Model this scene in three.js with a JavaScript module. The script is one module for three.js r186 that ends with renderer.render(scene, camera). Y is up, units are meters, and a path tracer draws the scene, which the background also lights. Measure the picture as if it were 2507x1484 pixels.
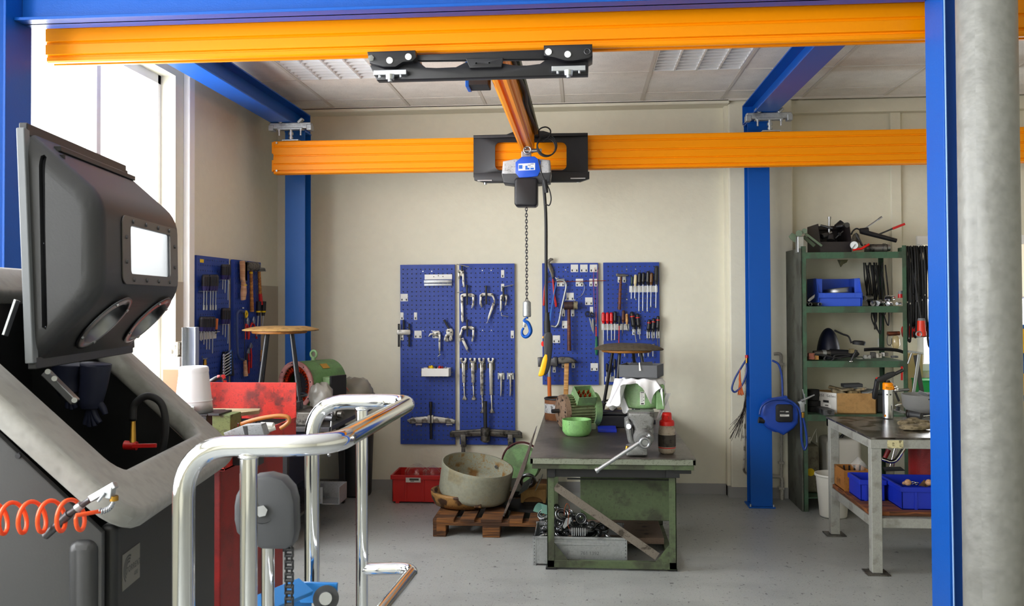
import * as THREE from 'three';
import { mergeGeometries, toCreasedNormals } from 'three/addons/utils/BufferGeometryUtils.js';
import { RoundedBoxGeometry } from 'three/addons/geometries/RoundedBoxGeometry.js';
import { Brush, Evaluator, SUBTRACTION } from 'three-bvh-csg';
import { RectAreaLightUniformsLib } from 'three/addons/lights/RectAreaLightUniformsLib.js';

// ---------------------------------------------------------------- camera, sky, daylight, exposure
const scene = new THREE.Scene();
const W = 2507, H = 1484, FOC = 2140, RAD = Math.PI / 180;
const camera = new THREE.PerspectiveCamera(2 * Math.atan(H / 2 / FOC) / RAD, W / H, 0.05, 100);
camera.position.set(0, 1.61, 0);
camera.rotation.order = 'YXZ';
camera.rotation.set(1.0 * RAD, 4.6 * RAD, -0.25 * RAD);
camera.setViewOffset(W, H, 0, 44, W, H);
camera.updateProjectionMatrix();
camera.updateMatrixWorld(true);
camera.focus = 6.3;
camera.userData.fStop = 12;

const renderer = new THREE.WebGLRenderer();
renderer.toneMapping = THREE.LinearToneMapping;
renderer.toneMappingExposure = 1.0;
renderer.shadowMap.enabled = true;

scene.background = new THREE.Color(0.95, 0.98, 1.0);
scene.backgroundIntensity = 2.6;                                  // overcast white sky
RectAreaLightUniformsLib.init();
function daylight(w, h, x, y, z, tx, ty, tz, power) {             // overcast sky seen through one window
  const l = new THREE.RectAreaLight(new THREE.Color(0.97, 0.985, 1.0), power, w, h);
  l.position.set(x, y, z); l.lookAt(tx, ty, tz); l.name = 'window_daylight'; scene.add(l);
}
const LWX = -2.63;                                                // inner face of the left wall
const SKY = 12.5;
daylight(2.2, 2.1, LWX - 0.20, 2.0, -4.2, 3, 2.0, -4.2, SKY);
daylight(2.6, 2.1, LWX - 0.20, 2.0, -1.2, 3, 2.0, -1.2, SKY);
daylight(2.6, 2.1, LWX - 0.20, 2.0, 1.8, 3, 2.0, 1.8, SKY);
daylight(1.5, 1.0, 3.55, 1.55, -7.55, 3.55, 1.55, 0, SKY * 0.6);

// ---------------------------------------------------------------- helpers
let seed = 7;
const rnd = () => { seed = (seed + 0x6d2b79f5) | 0; let t = Math.imul(seed ^ (seed >>> 15), 1 | seed); t = (t + Math.imul(t ^ (t >>> 7), 61 | t)) ^ t; return ((t ^ (t >>> 14)) >>> 0) / 4294967296; };
const rr = (a, b) => a + (b - a) * rnd();
const V = (x, y, z) => new THREE.Vector3(x, y, z);
// a photo pixel gives a direction; the plane it lies on gives the place
function ray(u, v) { return V(u / W * 2 - 1, 1 - v / H * 2, 0.5).unproject(camera).sub(camera.position).normalize(); }
function on(ax, u, v, val) { const r = ray(u, v); return camera.position.clone().addScaledVector(r, (val - camera.position[ax]) / r[ax]); }
const PZ = (u, v, z) => on('z', u, v, -z);      // on the plane parallel to the back wall, z metres in front of the lens
const PY = (u, v, y) => on('y', u, v, y);       // on a level plane
const PX = (u, v, x) => on('x', u, v, x);       // on a plane parallel to the left wall

// textures: tiling value noise
function lattice(n, s) { const a = new Float32Array(n * n); let k = s * 7919 + 13; for (let i = 0; i < n * n; i++) { k = (Math.imul(k, 1664525) + 1013904223) | 0; a[i] = (k >>> 8) / 16777216; } return a; }
function vnoise(n, s) { const a = lattice(n, s); return (x, y) => { const fx = x * n, fy = y * n, ix = Math.floor(fx), iy = Math.floor(fy); let tx = fx - ix, ty = fy - iy; tx = tx * tx * (3 - 2 * tx); ty = ty * ty * (3 - 2 * ty); const g = (i, j) => a[((j % n + n) % n) * n + ((i % n + n) % n)]; return (g(ix, iy) * (1 - tx) + g(ix + 1, iy) * tx) * (1 - ty) + (g(ix, iy + 1) * (1 - tx) + g(ix + 1, iy + 1) * tx) * ty; }; }
function fbm(n, s, oct = 4) { const L = []; for (let o = 0; o < oct; o++) L.push([vnoise(n << o, s + o * 17), 1 / (1 << o)]); let tot = 0; for (const l of L) tot += l[1]; return (x, y) => { let v = 0; for (const l of L) v += l[0](x, y) * l[1]; return v / tot; }; }
function tex(size, fn, tile, srgb = true) {
  const d = new Uint8Array(size * size * 4);
  for (let y = 0; y < size; y++) for (let x = 0; x < size; x++) { const c = fn(x / size, y / size), i = (y * size + x) * 4; for (let k = 0; k < 3; k++) d[i + k] = Math.max(0, Math.min(255, (c.length ? c[k] : c))); d[i + 3] = 255; }
  const t = new THREE.DataTexture(d, size, size, THREE.RGBAFormat); t.wrapS = t.wrapT = THREE.RepeatWrapping; t.magFilter = THREE.LinearFilter; t.minFilter = THREE.LinearMipmapLinearFilter; t.generateMipmaps = true;
  if (srgb) t.colorSpace = THREE.SRGBColorSpace; t.repeat.set(1 / tile, 1 / tile); t.needsUpdate = true; return t;
}
const sm = (a, b, x) => { const t = Math.max(0, Math.min(1, (x - a) / (b - a))); return t * t * (3 - 2 * t); };
const rgb = (h) => [h >> 16 & 255, h >> 8 & 255, h & 255];
const mixc = (a, b, t) => a.map((v, i) => v + (b[i] - v) * t);
const MAT = (o) => new THREE.MeshPhysicalMaterial(o);
function grime(base, dirt, tile, amount, s, size = 256, n = 4) {   // paint with patches and specks of dirt of their own outline
  const a = fbm(n, s, 5), b = fbm(n * 8, s + 5, 2), B = rgb(base), D = rgb(dirt);
  return tex(size, (x, y) => { const t = sm(0.5, 0.72, a(x, y)) * amount + sm(0.62, 0.8, b(x, y)) * amount * 0.5; const k = 0.92 + 0.16 * b(x, y); return mixc(B, D, Math.min(1, t)).map((v) => v * k); }, tile);
}
const bump1 = tex(256, (() => { const a = fbm(16, 3, 4); return (x, y) => 255 * a(x, y); })(), 0.5, false);
const bump2 = tex(256, (() => { const a = fbm(32, 9, 3); return (x, y) => 255 * a(x, y); })(), 0.12, false);
const paint = (c, rough = 0.45, extra = {}) => MAT({ color: c, roughness: rough, ...extra });
const OWN = new Set([201, 202, 203, 271, 211, 301, 302, 303]), mottle = {};                // small things share a few neutral maps
const dirty = (c, d, tile, amt, s, rough = 0.6, extra = {}) => MAT({ ...(s < 100 || OWN.has(s) ? { map: grime(c, d, tile, amt, s) } : { color: c, map: mottle[tile < 0.12 ? 0 : tile < 0.25 ? 1 : 2] ||= grime(0xffffff, 0x6f6a62, tile < 0.12 ? 0.08 : tile < 0.25 ? 0.18 : 0.4, 0.7, 60 + Math.round(tile * 10)) }), roughness: rough, bumpMap: bump2, bumpScale: 0.0004, ...extra });
const metal = (c, rough = 0.35, extra = {}) => MAT({ color: c, metalness: 1, roughness: rough, ...extra });
function woodTex(a, b, tile, s) { const n = fbm(4, s, 4), g = vnoise(64, s + 3), A = rgb(a), B = rgb(b); return tex(256, (x, y) => { const w = n(x * 0.5, y) * 0.6 + g(x * 0.06, y + n(x, y) * 0.05) * 0.6; return mixc(A, B, sm(0.3, 0.9, w)); }, tile); }
const M = {
  wall: MAT({ map: tex(512, (() => { const a = fbm(4, 21, 5), b = fbm(64, 22, 2); return (x, y) => { const t = 0.97 + 0.04 * a(x, y) + 0.02 * b(x, y); return [226 * t, 223 * t, 204 * t]; }; })(), 3), roughness: 0.9, bumpMap: bump1, bumpScale: 0.0015 }),
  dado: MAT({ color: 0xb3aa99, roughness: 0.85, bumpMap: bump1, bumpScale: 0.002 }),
  floor: MAT({ map: tex(1024, (() => { const a = fbm(4, 41, 5), b = vnoise(512, 43), c = fbm(16, 45, 4), d = vnoise(160, 47); return (x, y) => { let t = 0.93 + 0.1 * a(x, y); t -= 0.05 * sm(0.5, 0.8, c(x * 0.5 + 0.2, y)); if (b(x, y) > 0.88) t *= 0.82; if (d(x, y) > 0.93) t *= 0.62; return [160 * t, 163 * t, 160 * t]; }; })(), 2.6), roughness: 0.4, bumpMap: bump2, bumpScale: 0.0006 }),
  tile: MAT({ map: tex(256, (() => { const a = vnoise(128, 61), b = fbm(8, 62, 3); return (x, y) => { const t = 0.93 + 0.07 * b(x, y) - (a(x, y) > 0.86 ? 0.1 : 0); return [240 * t, 237 * t, 231 * t]; }; })(), 0.6), roughness: 0.95 }),
  tbar: paint(0xcfcac2, 0.5), white: paint(0xf2f2ef, 0.5), base: paint(0x9a9a98, 0.7),
  blue: paint(0x0450aa, 0.38, { specularIntensity: 0.6, bumpMap: bump2, bumpScale: 0.0003 }), blueB: paint(0x0f5fb4, 0.38, { bumpMap: bump2, bumpScale: 0.0003 }), orange: paint(0xf89300, 0.36, { specularIntensity: 0.4 }), peg: paint(0x1d3f9c, 0.5),
  black: paint(0x15151a, 0.42), blackM: paint(0x17171a, 0.7), rubber: paint(0x141416, 0.6), dark: paint(0x262729, 0.5), charcoal: paint(0x3a3c3f, 0.5),
  zinc: metal(0xb9bdc2, 0.32), steel: metal(0x9a9c9e, 0.38), steelD: metal(0x5a5a5c, 0.45), chrome: metal(0xe8eaee, 0.07), galv: MAT({ map: grime(0xaeb2b4, 0x6e7072, 0.4, 0.6, 71), metalness: 0.75, roughness: 0.45 }),
  iron: MAT({ map: grime(0x6f6c66, 0x2c2a28, 0.15, 0.8, 73), metalness: 0.8, roughness: 0.5 }), lightIron: MAT({ map: grime(0xb5b3ac, 0x5c5852, 0.1, 0.8, 74), metalness: 0.7, roughness: 0.42 }),
  green: dirty(0x526142, 0x35362a, 0.5, 0.75, 81), greenS: dirty(0x3f6048, 0x3c4034, 0.4, 0.5, 82), greenM: dirty(0x86b077, 0x68745a, 0.3, 0.45, 83, 0.45), greenB: dirty(0x7fb56c, 0x5e7a52, 0.3, 0.3, 84, 0.4), greenO: dirty(0x72805a, 0x54502f, 0.2, 0.8, 85),
  red: dirty(0xc22a1e, 0x5e1f1a, 0.35, 0.8, 86, 0.5), redP: paint(0xd41408, 0.4), redD: dirty(0x8e1614, 0x571112, 0.5, 0.4, 87, 0.5), redT: paint(0xc01a1a, 0.35),
  wood: MAT({ map: woodTex(0xc8873c, 0x8a5523, 0.5, 91), roughness: 0.6 }), woodL: MAT({ map: woodTex(0xd9a867, 0xa87438, 0.3, 92), roughness: 0.6 }), woodD: MAT({ map: woodTex(0x7a3d22, 0x43200f, 0.3, 93), roughness: 0.5 }), pallet: MAT({ map: woodTex(0x7e5022, 0x3a220e, 0.5, 94), roughness: 0.85 }), woodP: MAT({ map: woodTex(0xe0b28a, 0xc08f66, 0.3, 95), roughness: 0.6 }),
  card: dirty(0xb58d58, 0x8f6a3d, 0.5, 0.4, 96, 0.9), cork: dirty(0x8e6d3a, 0x6b4f26, 0.1, 0.8, 97, 0.9), cushion: dirty(0x5a5040, 0x453c2e, 0.05, 0.8, 98, 1), rag: dirty(0x8f8266, 0x5e543f, 0.1, 0.7, 99, 1), cloth: MAT({ color: 0xf4f4f6, roughness: 0.95, side: THREE.DoubleSide }),
  crate: paint(0x1530b8, 0.4), binB: paint(0x2f58d0, 0.45), navy: paint(0x161c33, 0.6), yellow: paint(0xf2b705, 0.4), yel2: paint(0xe8c400, 0.5), plas: paint(0xe6e4dc, 0.5), greyP: paint(0x77797c, 0.5), hose: paint(0x1a3a86, 0.35), orangeH: paint(0xf2521c, 0.35), copper: metal(0xb4532a, 0.4), brass: metal(0xb58a3c, 0.35),
};

// geometry builders
const P0 = (g) => { const q = g.index ? g.toNonIndexed() : g; for (const k of Object.keys(q.attributes)) if (!['position', 'normal', 'uv'].includes(k)) q.deleteAttribute(k); if (!q.attributes.normal) q.computeVertexNormals(); q.morphAttributes = {}; return q; };
function boxUV(g) { const p = g.attributes.position, n = p.count, uv = new Float32Array(n * 2), a = V(), b = V(), c = V(), m = V(); for (let i = 0; i < n; i += 3) { a.fromBufferAttribute(p, i); b.fromBufferAttribute(p, i + 1); c.fromBufferAttribute(p, i + 2); m.copy(b).sub(a).cross(c.clone().sub(a)); const x = Math.abs(m.x), y = Math.abs(m.y), z = Math.abs(m.z); [a, b, c].forEach((q, k) => { const j = (i + k) * 2; if (x >= y && x >= z) { uv[j] = q.z; uv[j + 1] = q.y; } else if (y >= z) { uv[j] = q.x; uv[j + 1] = q.z; } else { uv[j] = q.x; uv[j + 1] = q.y; } }); } g.setAttribute('uv', new THREE.BufferAttribute(uv, 2)); return g; }
const join = (list) => boxUV(mergeGeometries([].concat(list).flat(3).map(P0)));
const B = (x0, x1, y0, y1, z0, z1, r = 0) => { const w = Math.abs(x1 - x0), h = Math.abs(y1 - y0), d = Math.abs(z1 - z0); const k = Math.min(r, w / 2.05, h / 2.05, d / 2.05); const g = k > 0 ? new RoundedBoxGeometry(w, h, d, 2, k) : new THREE.BoxGeometry(w, h, d); g.translate((x0 + x1) / 2, (y0 + y1) / 2, (z0 + z1) / 2); return g; };
const box = (w, h, d, x = 0, y = 0, z = 0, r = 0) => B(x - w / 2, x + w / 2, y - h / 2, y + h / 2, z - d / 2, z + d / 2, r);
function cyl(p, q, r, r2 = r, seg = 14, open = false) { const d = q.clone().sub(p), g = new THREE.CylinderGeometry(r2, r, d.length(), seg, 1, open); g.applyQuaternion(new THREE.Quaternion().setFromUnitVectors(V(0, 1, 0), d.normalize())); const m = p.clone().add(q).multiplyScalar(0.5); return g.translate(m.x, m.y, m.z); }
const vc = (x, y0, y1, z, r, r2 = r, seg = 18) => cyl(V(x, y0, z), V(x, y1, z), r, r2, seg);
function bar(p, q, w, h) { const d = q.clone().sub(p), g = new RoundedBoxGeometry(w, d.length(), h, 1, Math.min(w, h) * 0.15); g.applyQuaternion(new THREE.Quaternion().setFromUnitVectors(V(0, 1, 0), d.normalize())); const m = p.clone().add(q).multiplyScalar(0.5); return g.translate(m.x, m.y, m.z); }
function tube(pts, r, seg = 0, rs = 8, tension = 0.5, closed = false) { const c = new THREE.CatmullRomCurve3(pts, closed, 'catmullrom', tension); return new THREE.TubeGeometry(c, seg || pts.length * 8, r, rs, closed); }
function bendTube(pts, r, bend, rs = 16) { // straight runs joined by round bends
  const path = new THREE.CurvePath(); let from = pts[0].clone();
  for (let i = 1; i < pts.length; i++) { if (i < pts.length - 1) { const a = pts[i - 1].clone().sub(pts[i]).normalize(), b = pts[i + 1].clone().sub(pts[i]).normalize(); const p = pts[i].clone().addScaledVector(a, bend), q = pts[i].clone().addScaledVector(b, bend); path.add(new THREE.LineCurve3(from, p)); path.add(new THREE.QuadraticBezierCurve3(p, pts[i].clone(), q)); from = q; } else path.add(new THREE.LineCurve3(from, pts[i].clone())); }
  const out = []; for (const c of path.curves) { const n = c.isLineCurve3 ? 1 : 10; for (let i = 0; i < n; i++) out.push(c.getPoint(i / n)); } out.push(pts[pts.length - 1].clone());
  const poly = new THREE.CurvePath(); for (let i = 1; i < out.length; i++) poly.add(new THREE.LineCurve3(out[i - 1], out[i]));
  return sweep(out, r, rs);
}
function sweep(out, r, rs = 10) { // a round tube through every point, with caps
  const pos = [], idx = [], n = out.length; let up = null; const T = out.map((p, i) => out[Math.min(n - 1, i + 1)].clone().sub(out[Math.max(0, i - 1)]).normalize());
  for (let i = 0; i < n; i++) { if (!up) { up = Math.abs(T[0].y) < 0.9 ? V(0, 1, 0) : V(1, 0, 0); } up.addScaledVector(T[i], -up.dot(T[i])).normalize(); const s = T[i].clone().cross(up); const rad = typeof r === 'function' ? r(i / (n - 1)) : r; for (let k = 0; k < rs; k++) { const a = k / rs * Math.PI * 2, p = out[i].clone().addScaledVector(up, Math.cos(a) * rad).addScaledVector(s, Math.sin(a) * rad); pos.push(p.x, p.y, p.z); } }
  for (let i = 0; i < n - 1; i++) for (let k = 0; k < rs; k++) { const a = i * rs + k, b = i * rs + (k + 1) % rs, c = a + rs, d = b + rs; idx.push(a, c, b, b, c, d); }
  for (const e of [0, n - 1]) { const c = pos.length / 3; pos.push(out[e].x, out[e].y, out[e].z); for (let k = 0; k < rs; k++) { const a = e * rs + k, b = e * rs + (k + 1) % rs; e ? idx.push(a, c, b) : idx.push(a, b, c); } }
  const g = new THREE.BufferGeometry(); g.setAttribute('position', new THREE.Float32BufferAttribute(pos, 3)); g.setIndex(idx); g.computeVertexNormals(); g.setAttribute('uv', new THREE.Float32BufferAttribute(new Float32Array(pos.length / 3 * 2), 2)); return g;
}
const lathe = (prof, x = 0, y = 0, z = 0, seg = 36) => new THREE.LatheGeometry(prof.map((p) => new THREE.Vector2(p[0], p[1])), seg).translate(x, y, z);
function shapeOf(pts, holes = []) { const s = new THREE.Shape(pts.map((p) => new THREE.Vector2(p[0], p[1]))); for (const h of holes) s.holes.push(new THREE.Path(h.map((p) => new THREE.Vector2(p[0], p[1])))); return s; }
function ext(pts, depth, bevel = 0, holes = []) { const g = new THREE.ExtrudeGeometry(shapeOf(pts, holes), { depth: depth - 2 * bevel, bevelEnabled: bevel > 0, bevelThickness: bevel, bevelSize: bevel, bevelOffset: -bevel, bevelSegments: bevel > 0.012 ? 4 : 2, curveSegments: 10 }).translate(0, 0, bevel); return bevel > 0.0015 ? toCreasedNormals(g, 0.75) : g; }
const round = (pts, k = 2) => { let p = pts; for (let i = 0; i < k; i++) { const q = []; for (let j = 0; j < p.length; j++) { const a = p[j], b = p[(j + 1) % p.length]; q.push([a[0] * 0.75 + b[0] * 0.25, a[1] * 0.75 + b[1] * 0.25], [a[0] * 0.25 + b[0] * 0.75, a[1] * 0.25 + b[1] * 0.75]); } p = q; } return p; };
const circ = (x, y, r, n = 20, ry = r) => Array.from({ length: n }, (_, i) => [x + r * Math.cos(i / n * 2 * Math.PI), y + ry * Math.sin(i / n * 2 * Math.PI)]);
// a solid cut from plate or cast: outline in photo pixels on the plane z metres away, front face there, t metres thick
function plate(px, z, t, bevel = 0.002, holes = []) { const f = (a) => a.map(([u, v]) => { const p = PZ(u, v, z); return [p.x, p.y]; }); return ext(f(px), t, Math.min(bevel, t * 0.3), holes.map(f)).translate(0, 0, -z - t); }
const rod = (a, b, z, r, r2 = r, zb = z, seg = 10) => cyl(PZ(a[0], a[1], z), PZ(b[0], b[1], zb), r, r2, seg);
// placing
const names = new Map();
function numbered(n) { const k = names.get(n) || 0; names.set(n, k + 1); return k ? `${n}_${String(k).padStart(3, '0')}` : n; }
function dress(m) { m.castShadow = m.receiveShadow = true; return m; }
function thing(name, label, category, group, pos) { const o = new THREE.Group(); o.name = numbered(name); o.userData = { label, category }; if (group) o.userData.group = group; if (pos) o.position.copy(pos); scene.add(o); return o; }
function part(parent, name, geos, mat, label) { const m = dress(new THREE.Mesh(join(geos), mat)); m.name = name; if (label) m.userData.label = label; parent.add(m); return m; }
function solo(name, label, category, geos, mat, group) { const m = dress(new THREE.Mesh(join(geos), mat)); m.name = numbered(name); m.userData = { label, category }; if (group) m.userData.group = group; scene.add(m); return m; }
function struct(name, geos, mat) { const m = dress(new THREE.Mesh(join(geos), mat)); m.name = name; m.userData = { kind: 'structure' }; scene.add(m); return m; }
function copyOf(o, label, x, y, z, turn = 0) { const c = o.clone(); c.name = numbered(o.name.replace(/_\d{3}$/, '')); c.userData = { ...o.userData, label: label || o.userData.label }; c.position.set(x, y, z); c.rotation.y = turn; scene.add(c); return c; }
function labelTex(w, h, draw) { const c = document.createElement('canvas'); c.width = w; c.height = h; const g = c.getContext('2d'); draw(g, w, h); const t = new THREE.CanvasTexture(c); t.colorSpace = THREE.SRGBColorSpace; return t; }
function face01(m, ax = 'z') { // one picture over the whole face of a plate: uv 0..1 across its box
  const g = m.geometry, p = g.attributes.position, uv = g.attributes.uv; g.computeBoundingBox(); const b = g.boundingBox, s = b.getSize(V()); const h = ax === 'x' ? 'z' : 'x';
  for (let i = 0; i < p.count; i++) { const q = V().fromBufferAttribute(p, i); uv.setXY(i, ax === 'x' ? 1 - (q.z - b.min.z) / s.z : (q.x - b.min.x) / s.x, ax === 'y' ? 1 - (q.z - b.min.z) / s.z : (q.y - b.min.y) / s.y); } return m;
}
function glassMat() { return glassMat.m ||= MAT({ color: 0xffffff, roughness: 0.02, transmission: 1, thickness: 0, ior: 1.45 }); }
const crop = (u0, v0, s) => (x, y) => [u0 + x / s, v0 + y / s];
const rrect = (a, b, c, d, r, n = 5) => { const o = []; for (const [x, y, t] of [[c - r, d - r, 0], [a + r, d - r, 1], [a + r, b + r, 2], [c - r, b + r, 3]]) for (let i = 0; i <= n; i++) { const q = (t + i / n) * Math.PI / 2; o.push([x + r * Math.cos(q), y + r * Math.sin(q)]); } return o; };

// ---------------------------------------------------------------- the room
const BZ = 7.38, CY = 3.24, RX = 6.2, FZ = 4.0;                    // back wall, ceiling, right wall, wall behind the lens
struct('floor', B(LWX - 0.3, RX + 0.3, -0.2, 0, -BZ - 0.3, FZ + 0.3), M.floor);
{ // back wall with a window opening at the right
  const wx0 = 2.72, wx1 = 4.5, wy0 = 1.02, wy1 = 2.12;
  struct('wall_back', [B(LWX - 0.3, wx0, 0, CY + 0.2, -BZ - 0.25, -BZ), B(wx1, RX + 0.3, 0, CY + 0.2, -BZ - 0.25, -BZ), B(wx0, wx1, 0, wy0, -BZ - 0.25, -BZ), B(wx0, wx1, wy1, CY + 0.2, -BZ - 0.25, -BZ)], M.wall);
  const w = struct('window_4', [B(wx0, wx1, wy1 - 0.07, wy1, -BZ - 0.12, -BZ + 0.03, 0.006), B(wx0, wx1, wy0, wy0 + 0.06, -BZ - 0.12, -BZ + 0.02, 0.006), B(wx0, wx0 + 0.06, wy0, wy1, -BZ - 0.12, -BZ - 0.02), B(wx1 - 0.06, wx1, wy0, wy1, -BZ - 0.12, -BZ - 0.02), B(3.58, 3.64, wy0, wy1, -BZ - 0.11, -BZ - 0.04)], M.white);
  for (const [a, b] of [[wx0 + 0.06, 3.58], [3.64, wx1 - 0.06]]) part(w, 'pane', B(a, b, wy0 + 0.06, wy1 - 0.07, -BZ - 0.08, -BZ - 0.074), null).material = glassMat();
  const bl = part(w, 'roller_blind', B(wx0 + 0.05, wx1 - 0.05, 1.62, wy1 - 0.02, -BZ - 0.03, -BZ - 0.026), MAT({ color: 0xefe9dc, roughness: 1, transmission: 0.35, thickness: 0 }));
  part(bl, 'bottom_rail', B(wx0 + 0.05, wx1 - 0.05, 1.605, 1.62, -BZ - 0.036, -BZ - 0.02, 0.003), M.white);
}

{ // left wall with three windows
  const y0 = 0.98, y1 = 3.08, bays = [[-5.47, -3.05], [-2.6, 0.2], [0.55, 3.2]], T = 0.3;
  const g = [B(LWX - T, LWX, 0, y0, -BZ - 0.25, FZ + 0.3), B(LWX - T, LWX, y1, CY + 0.2, -BZ - 0.25, FZ + 0.3)]; let z = -BZ - 0.25;
  for (const [a, b] of bays) { g.push(B(LWX - T, LWX, y0, y1, z, a)); z = b; } g.push(B(LWX - T, LWX, y0, y1, z, FZ + 0.3));
  struct('wall_left', g, M.wall);
  bays.forEach(([a, b], i) => {
    const X = LWX - 0.1, f = 0.055, n = 3, mid = i ? [a + (b - a) / 3, a + 2 * (b - a) / 3] : [-4.72, -3.95];
    const fr = [B(X - 0.06, X, y0, y0 + f, a, b), B(X - 0.06, X, y1 - f, y1, a, b), B(X - 0.06, X, y0, y1, a, a + 0.035), B(X - 0.06, X, y0, y1, b - f, b)];
    for (const m of mid) fr.push(B(X - 0.05, X + 0.012, y0, y1, m - 0.022, m + 0.022, 0.004));
    const w = struct(`window_${i + 1}`, fr, M.white);
    const cuts = [a + 0.03, ...mid, b - f]; for (let k = 0; k < n; k++) part(w, 'pane', B(X - 0.035, X - 0.029, y0 + f, y1 - f, cuts[k] + 0.02, cuts[k + 1] - 0.02), glassMat());
    part(w, 'window_sill', B(LWX - 0.1, LWX + 0.06, y0 - 0.03, y0 + 0.005, a, b, 0.006), M.white);
  });
  // painted lower band of the left wall beyond the tool boards, and the upright white cover strip beside the window
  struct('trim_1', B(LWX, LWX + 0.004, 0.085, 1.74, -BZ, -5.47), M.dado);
  struct('trim_2', B(LWX, LWX + 0.045, 1.27, CY, -5.66, -5.58, 0.006), M.white);
}
// right wall with a doorway-sized opening left shut, wall behind the lens
struct('wall_right', B(RX, RX + 0.25, 0, CY + 0.2, -BZ - 0.25, FZ + 0.3), M.wall);
struct('wall_front', B(LWX - 0.3, RX + 0.3, 0, CY + 0.2, FZ, FZ + 0.25), M.wall);
{ // concrete piers and lintel standing proud of the back wall
  const pz = -BZ + 0.13, q = [];
  q.push(ext([[1.165, 0], [1.205, 0.0], [1.205, CY], [1.165, CY]], 0.02).translate(0, 0, -BZ));
  struct('trim_3', [B(1.20, 1.71, 0, CY, -BZ, pz, 0.012), B(1.175, 1.2, 0, CY, -BZ, pz - 0.05)], M.wall);
  struct('trim_4', [B(LWX, 1.2, 3.205, CY, -BZ, pz + 0.05, 0.006)], M.wall);
  struct('trim_5', [B(2.52, 2.6, 0, CY, -BZ, -BZ + 0.03, 0.004)], M.wall);
  struct('trim_6', [B(1.71, RX, 3.13, CY, -BZ, -BZ + 0.09, 0.006)], M.wall);
}
struct('baseboard_back', [B(LWX, 1.175, 0, 0.085, -BZ, -BZ + 0.012), B(1.175, 1.72, 0, 0.085, -BZ, -BZ + 0.142), B(1.71, RX, 0, 0.085, -BZ, -BZ + 0.012)], M.base);
struct('baseboard_left', [B(LWX, LWX + 0.012, 0, 0.085, -BZ, FZ)], M.base);
{ // suspended ceiling: slab, T-bars, one mesh per tile; two louvre lamps take the place of tiles
  const S = 0.645, ox = 0.495, oz = -6.93, c = struct('ceiling', B(LWX - 0.3, RX + 0.3, CY + 0.12, CY + 0.32, -BZ - 0.25, FZ + 0.3), M.white);
  const bars = []; for (let i = -5; i <= 8; i++) { const x = ox + i * S; if (x > LWX && x < RX) bars.push(B(x - 0.012, x + 0.012, CY, CY + 0.03, -BZ, FZ)); }
  for (let k = -1; k < 17; k++) { const z = oz + k * S; if (z > -BZ && z < FZ) bars.push(B(LWX, RX, CY, CY + 0.03, z - 0.004, z + 0.004)); }
  bars.push(B(LWX, RX, CY - 0.012, CY + 0.03, -BZ + 0.155, -BZ + 0.18), B(LWX, LWX + 0.03, CY, CY + 0.03, -BZ, FZ));
  part(c, 'ceiling_grid', bars, M.tbar);
  const lampAt = new Set(['-4,1', '-4,2', '0,1', '0,2', '5,2', '5,3']);
  const geo = {};
  for (let i = -5; i < 9; i++) for (let k = -1; k < 17; k++) {
    if (lampAt.has(`${i},${k}`)) continue;
    const x0 = Math.max(LWX + 0.03, ox + i * S + 0.012), x1 = Math.min(RX, ox + (i + 1) * S - 0.012), z0 = Math.max(-BZ + 0.18, oz + k * S + 0.004), z1 = Math.min(FZ, oz + (k + 1) * S - 0.004);
    if (x1 - x0 < 0.02 || z1 - z0 < 0.02) continue;
    const key = `${(x1 - x0).toFixed(3)},${(z1 - z0).toFixed(3)}`, g = geo[key] ||= join(B(-(x1 - x0) / 2, (x1 - x0) / 2, 0, 0.015, -(z1 - z0) / 2, (z1 - z0) / 2, 0.004));
    const m = dress(new THREE.Mesh(g, M.tile)); m.name = 'ceiling_tile'; m.position.set((x0 + x1) / 2, CY + 0.004 + ((i * 7 + k * 3) % 3) * 0.001, (z0 + z1) / 2); c.add(m);
  }
  const alu = MAT({ color: 0xf0f1f2, roughness: 0.3, metalness: 0.35 }), lou = MAT({ color: 0xf2f3f4, roughness: 0.25, metalness: 0.45 });
  for (const [i, k, n, lab] of [[-4, 1, 2, 'recessed louvre lamp with bright mirrored slats by the window wall'], [0, 1, 2, 'recessed louvre lamp with dull unlit slats beside the blue cross beam'], [5, 2, 2, 'recessed louvre lamp in the ceiling beyond the grey downpipe']]) {
    const x0 = ox + i * S + 0.014, x1 = ox + (i + 1) * S - 0.014, z0 = oz + k * S + 0.006, z1 = oz + (k + n) * S - 0.006, y0 = CY + 0.002, hh = 0.07;
    const L = thing('louvre_lamp', lab, 'ceiling lamp');
    part(L, 'housing', [B(x0, x1, y0 + hh, y0 + hh + 0.01, z0, z1), B(x0, x0 + 0.008, y0, y0 + hh, z0, z1), B(x1 - 0.008, x1, y0, y0 + hh, z0, z1), B(x0, x1, y0, y0 + hh, z0, z0 + 0.008), B(x0, x1, y0, y0 + hh, z1 - 0.008, z1)], alu);
    for (let c2 = 0; c2 < 4; c2++) { const xa = x0 + (x1 - x0) * (c2 + 0.5) / 4; part(L, 'tube_lamp', cyl(V(xa, y0 + 0.05, z0 + 0.03), V(xa, y0 + 0.05, z1 - 0.03), 0.009, 0.009, 10), M.white); }
    for (let c2 = 1; c2 < 4; c2++) { const xa = x0 + (x1 - x0) * c2 / 4; part(L, 'divider', B(xa - 0.006, xa + 0.006, y0, y0 + 0.05, z0, z1), alu); }
    const ns = Math.round((z1 - z0) / 0.075); for (let s = 1; s < ns; s++) { const za = z0 + (z1 - z0) * s / ns; part(L, 'slat', B(x0 + 0.008, x1 - 0.008, y0, y0 + 0.04, za - 0.002, za + 0.002), lou); }
  }
}

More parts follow.
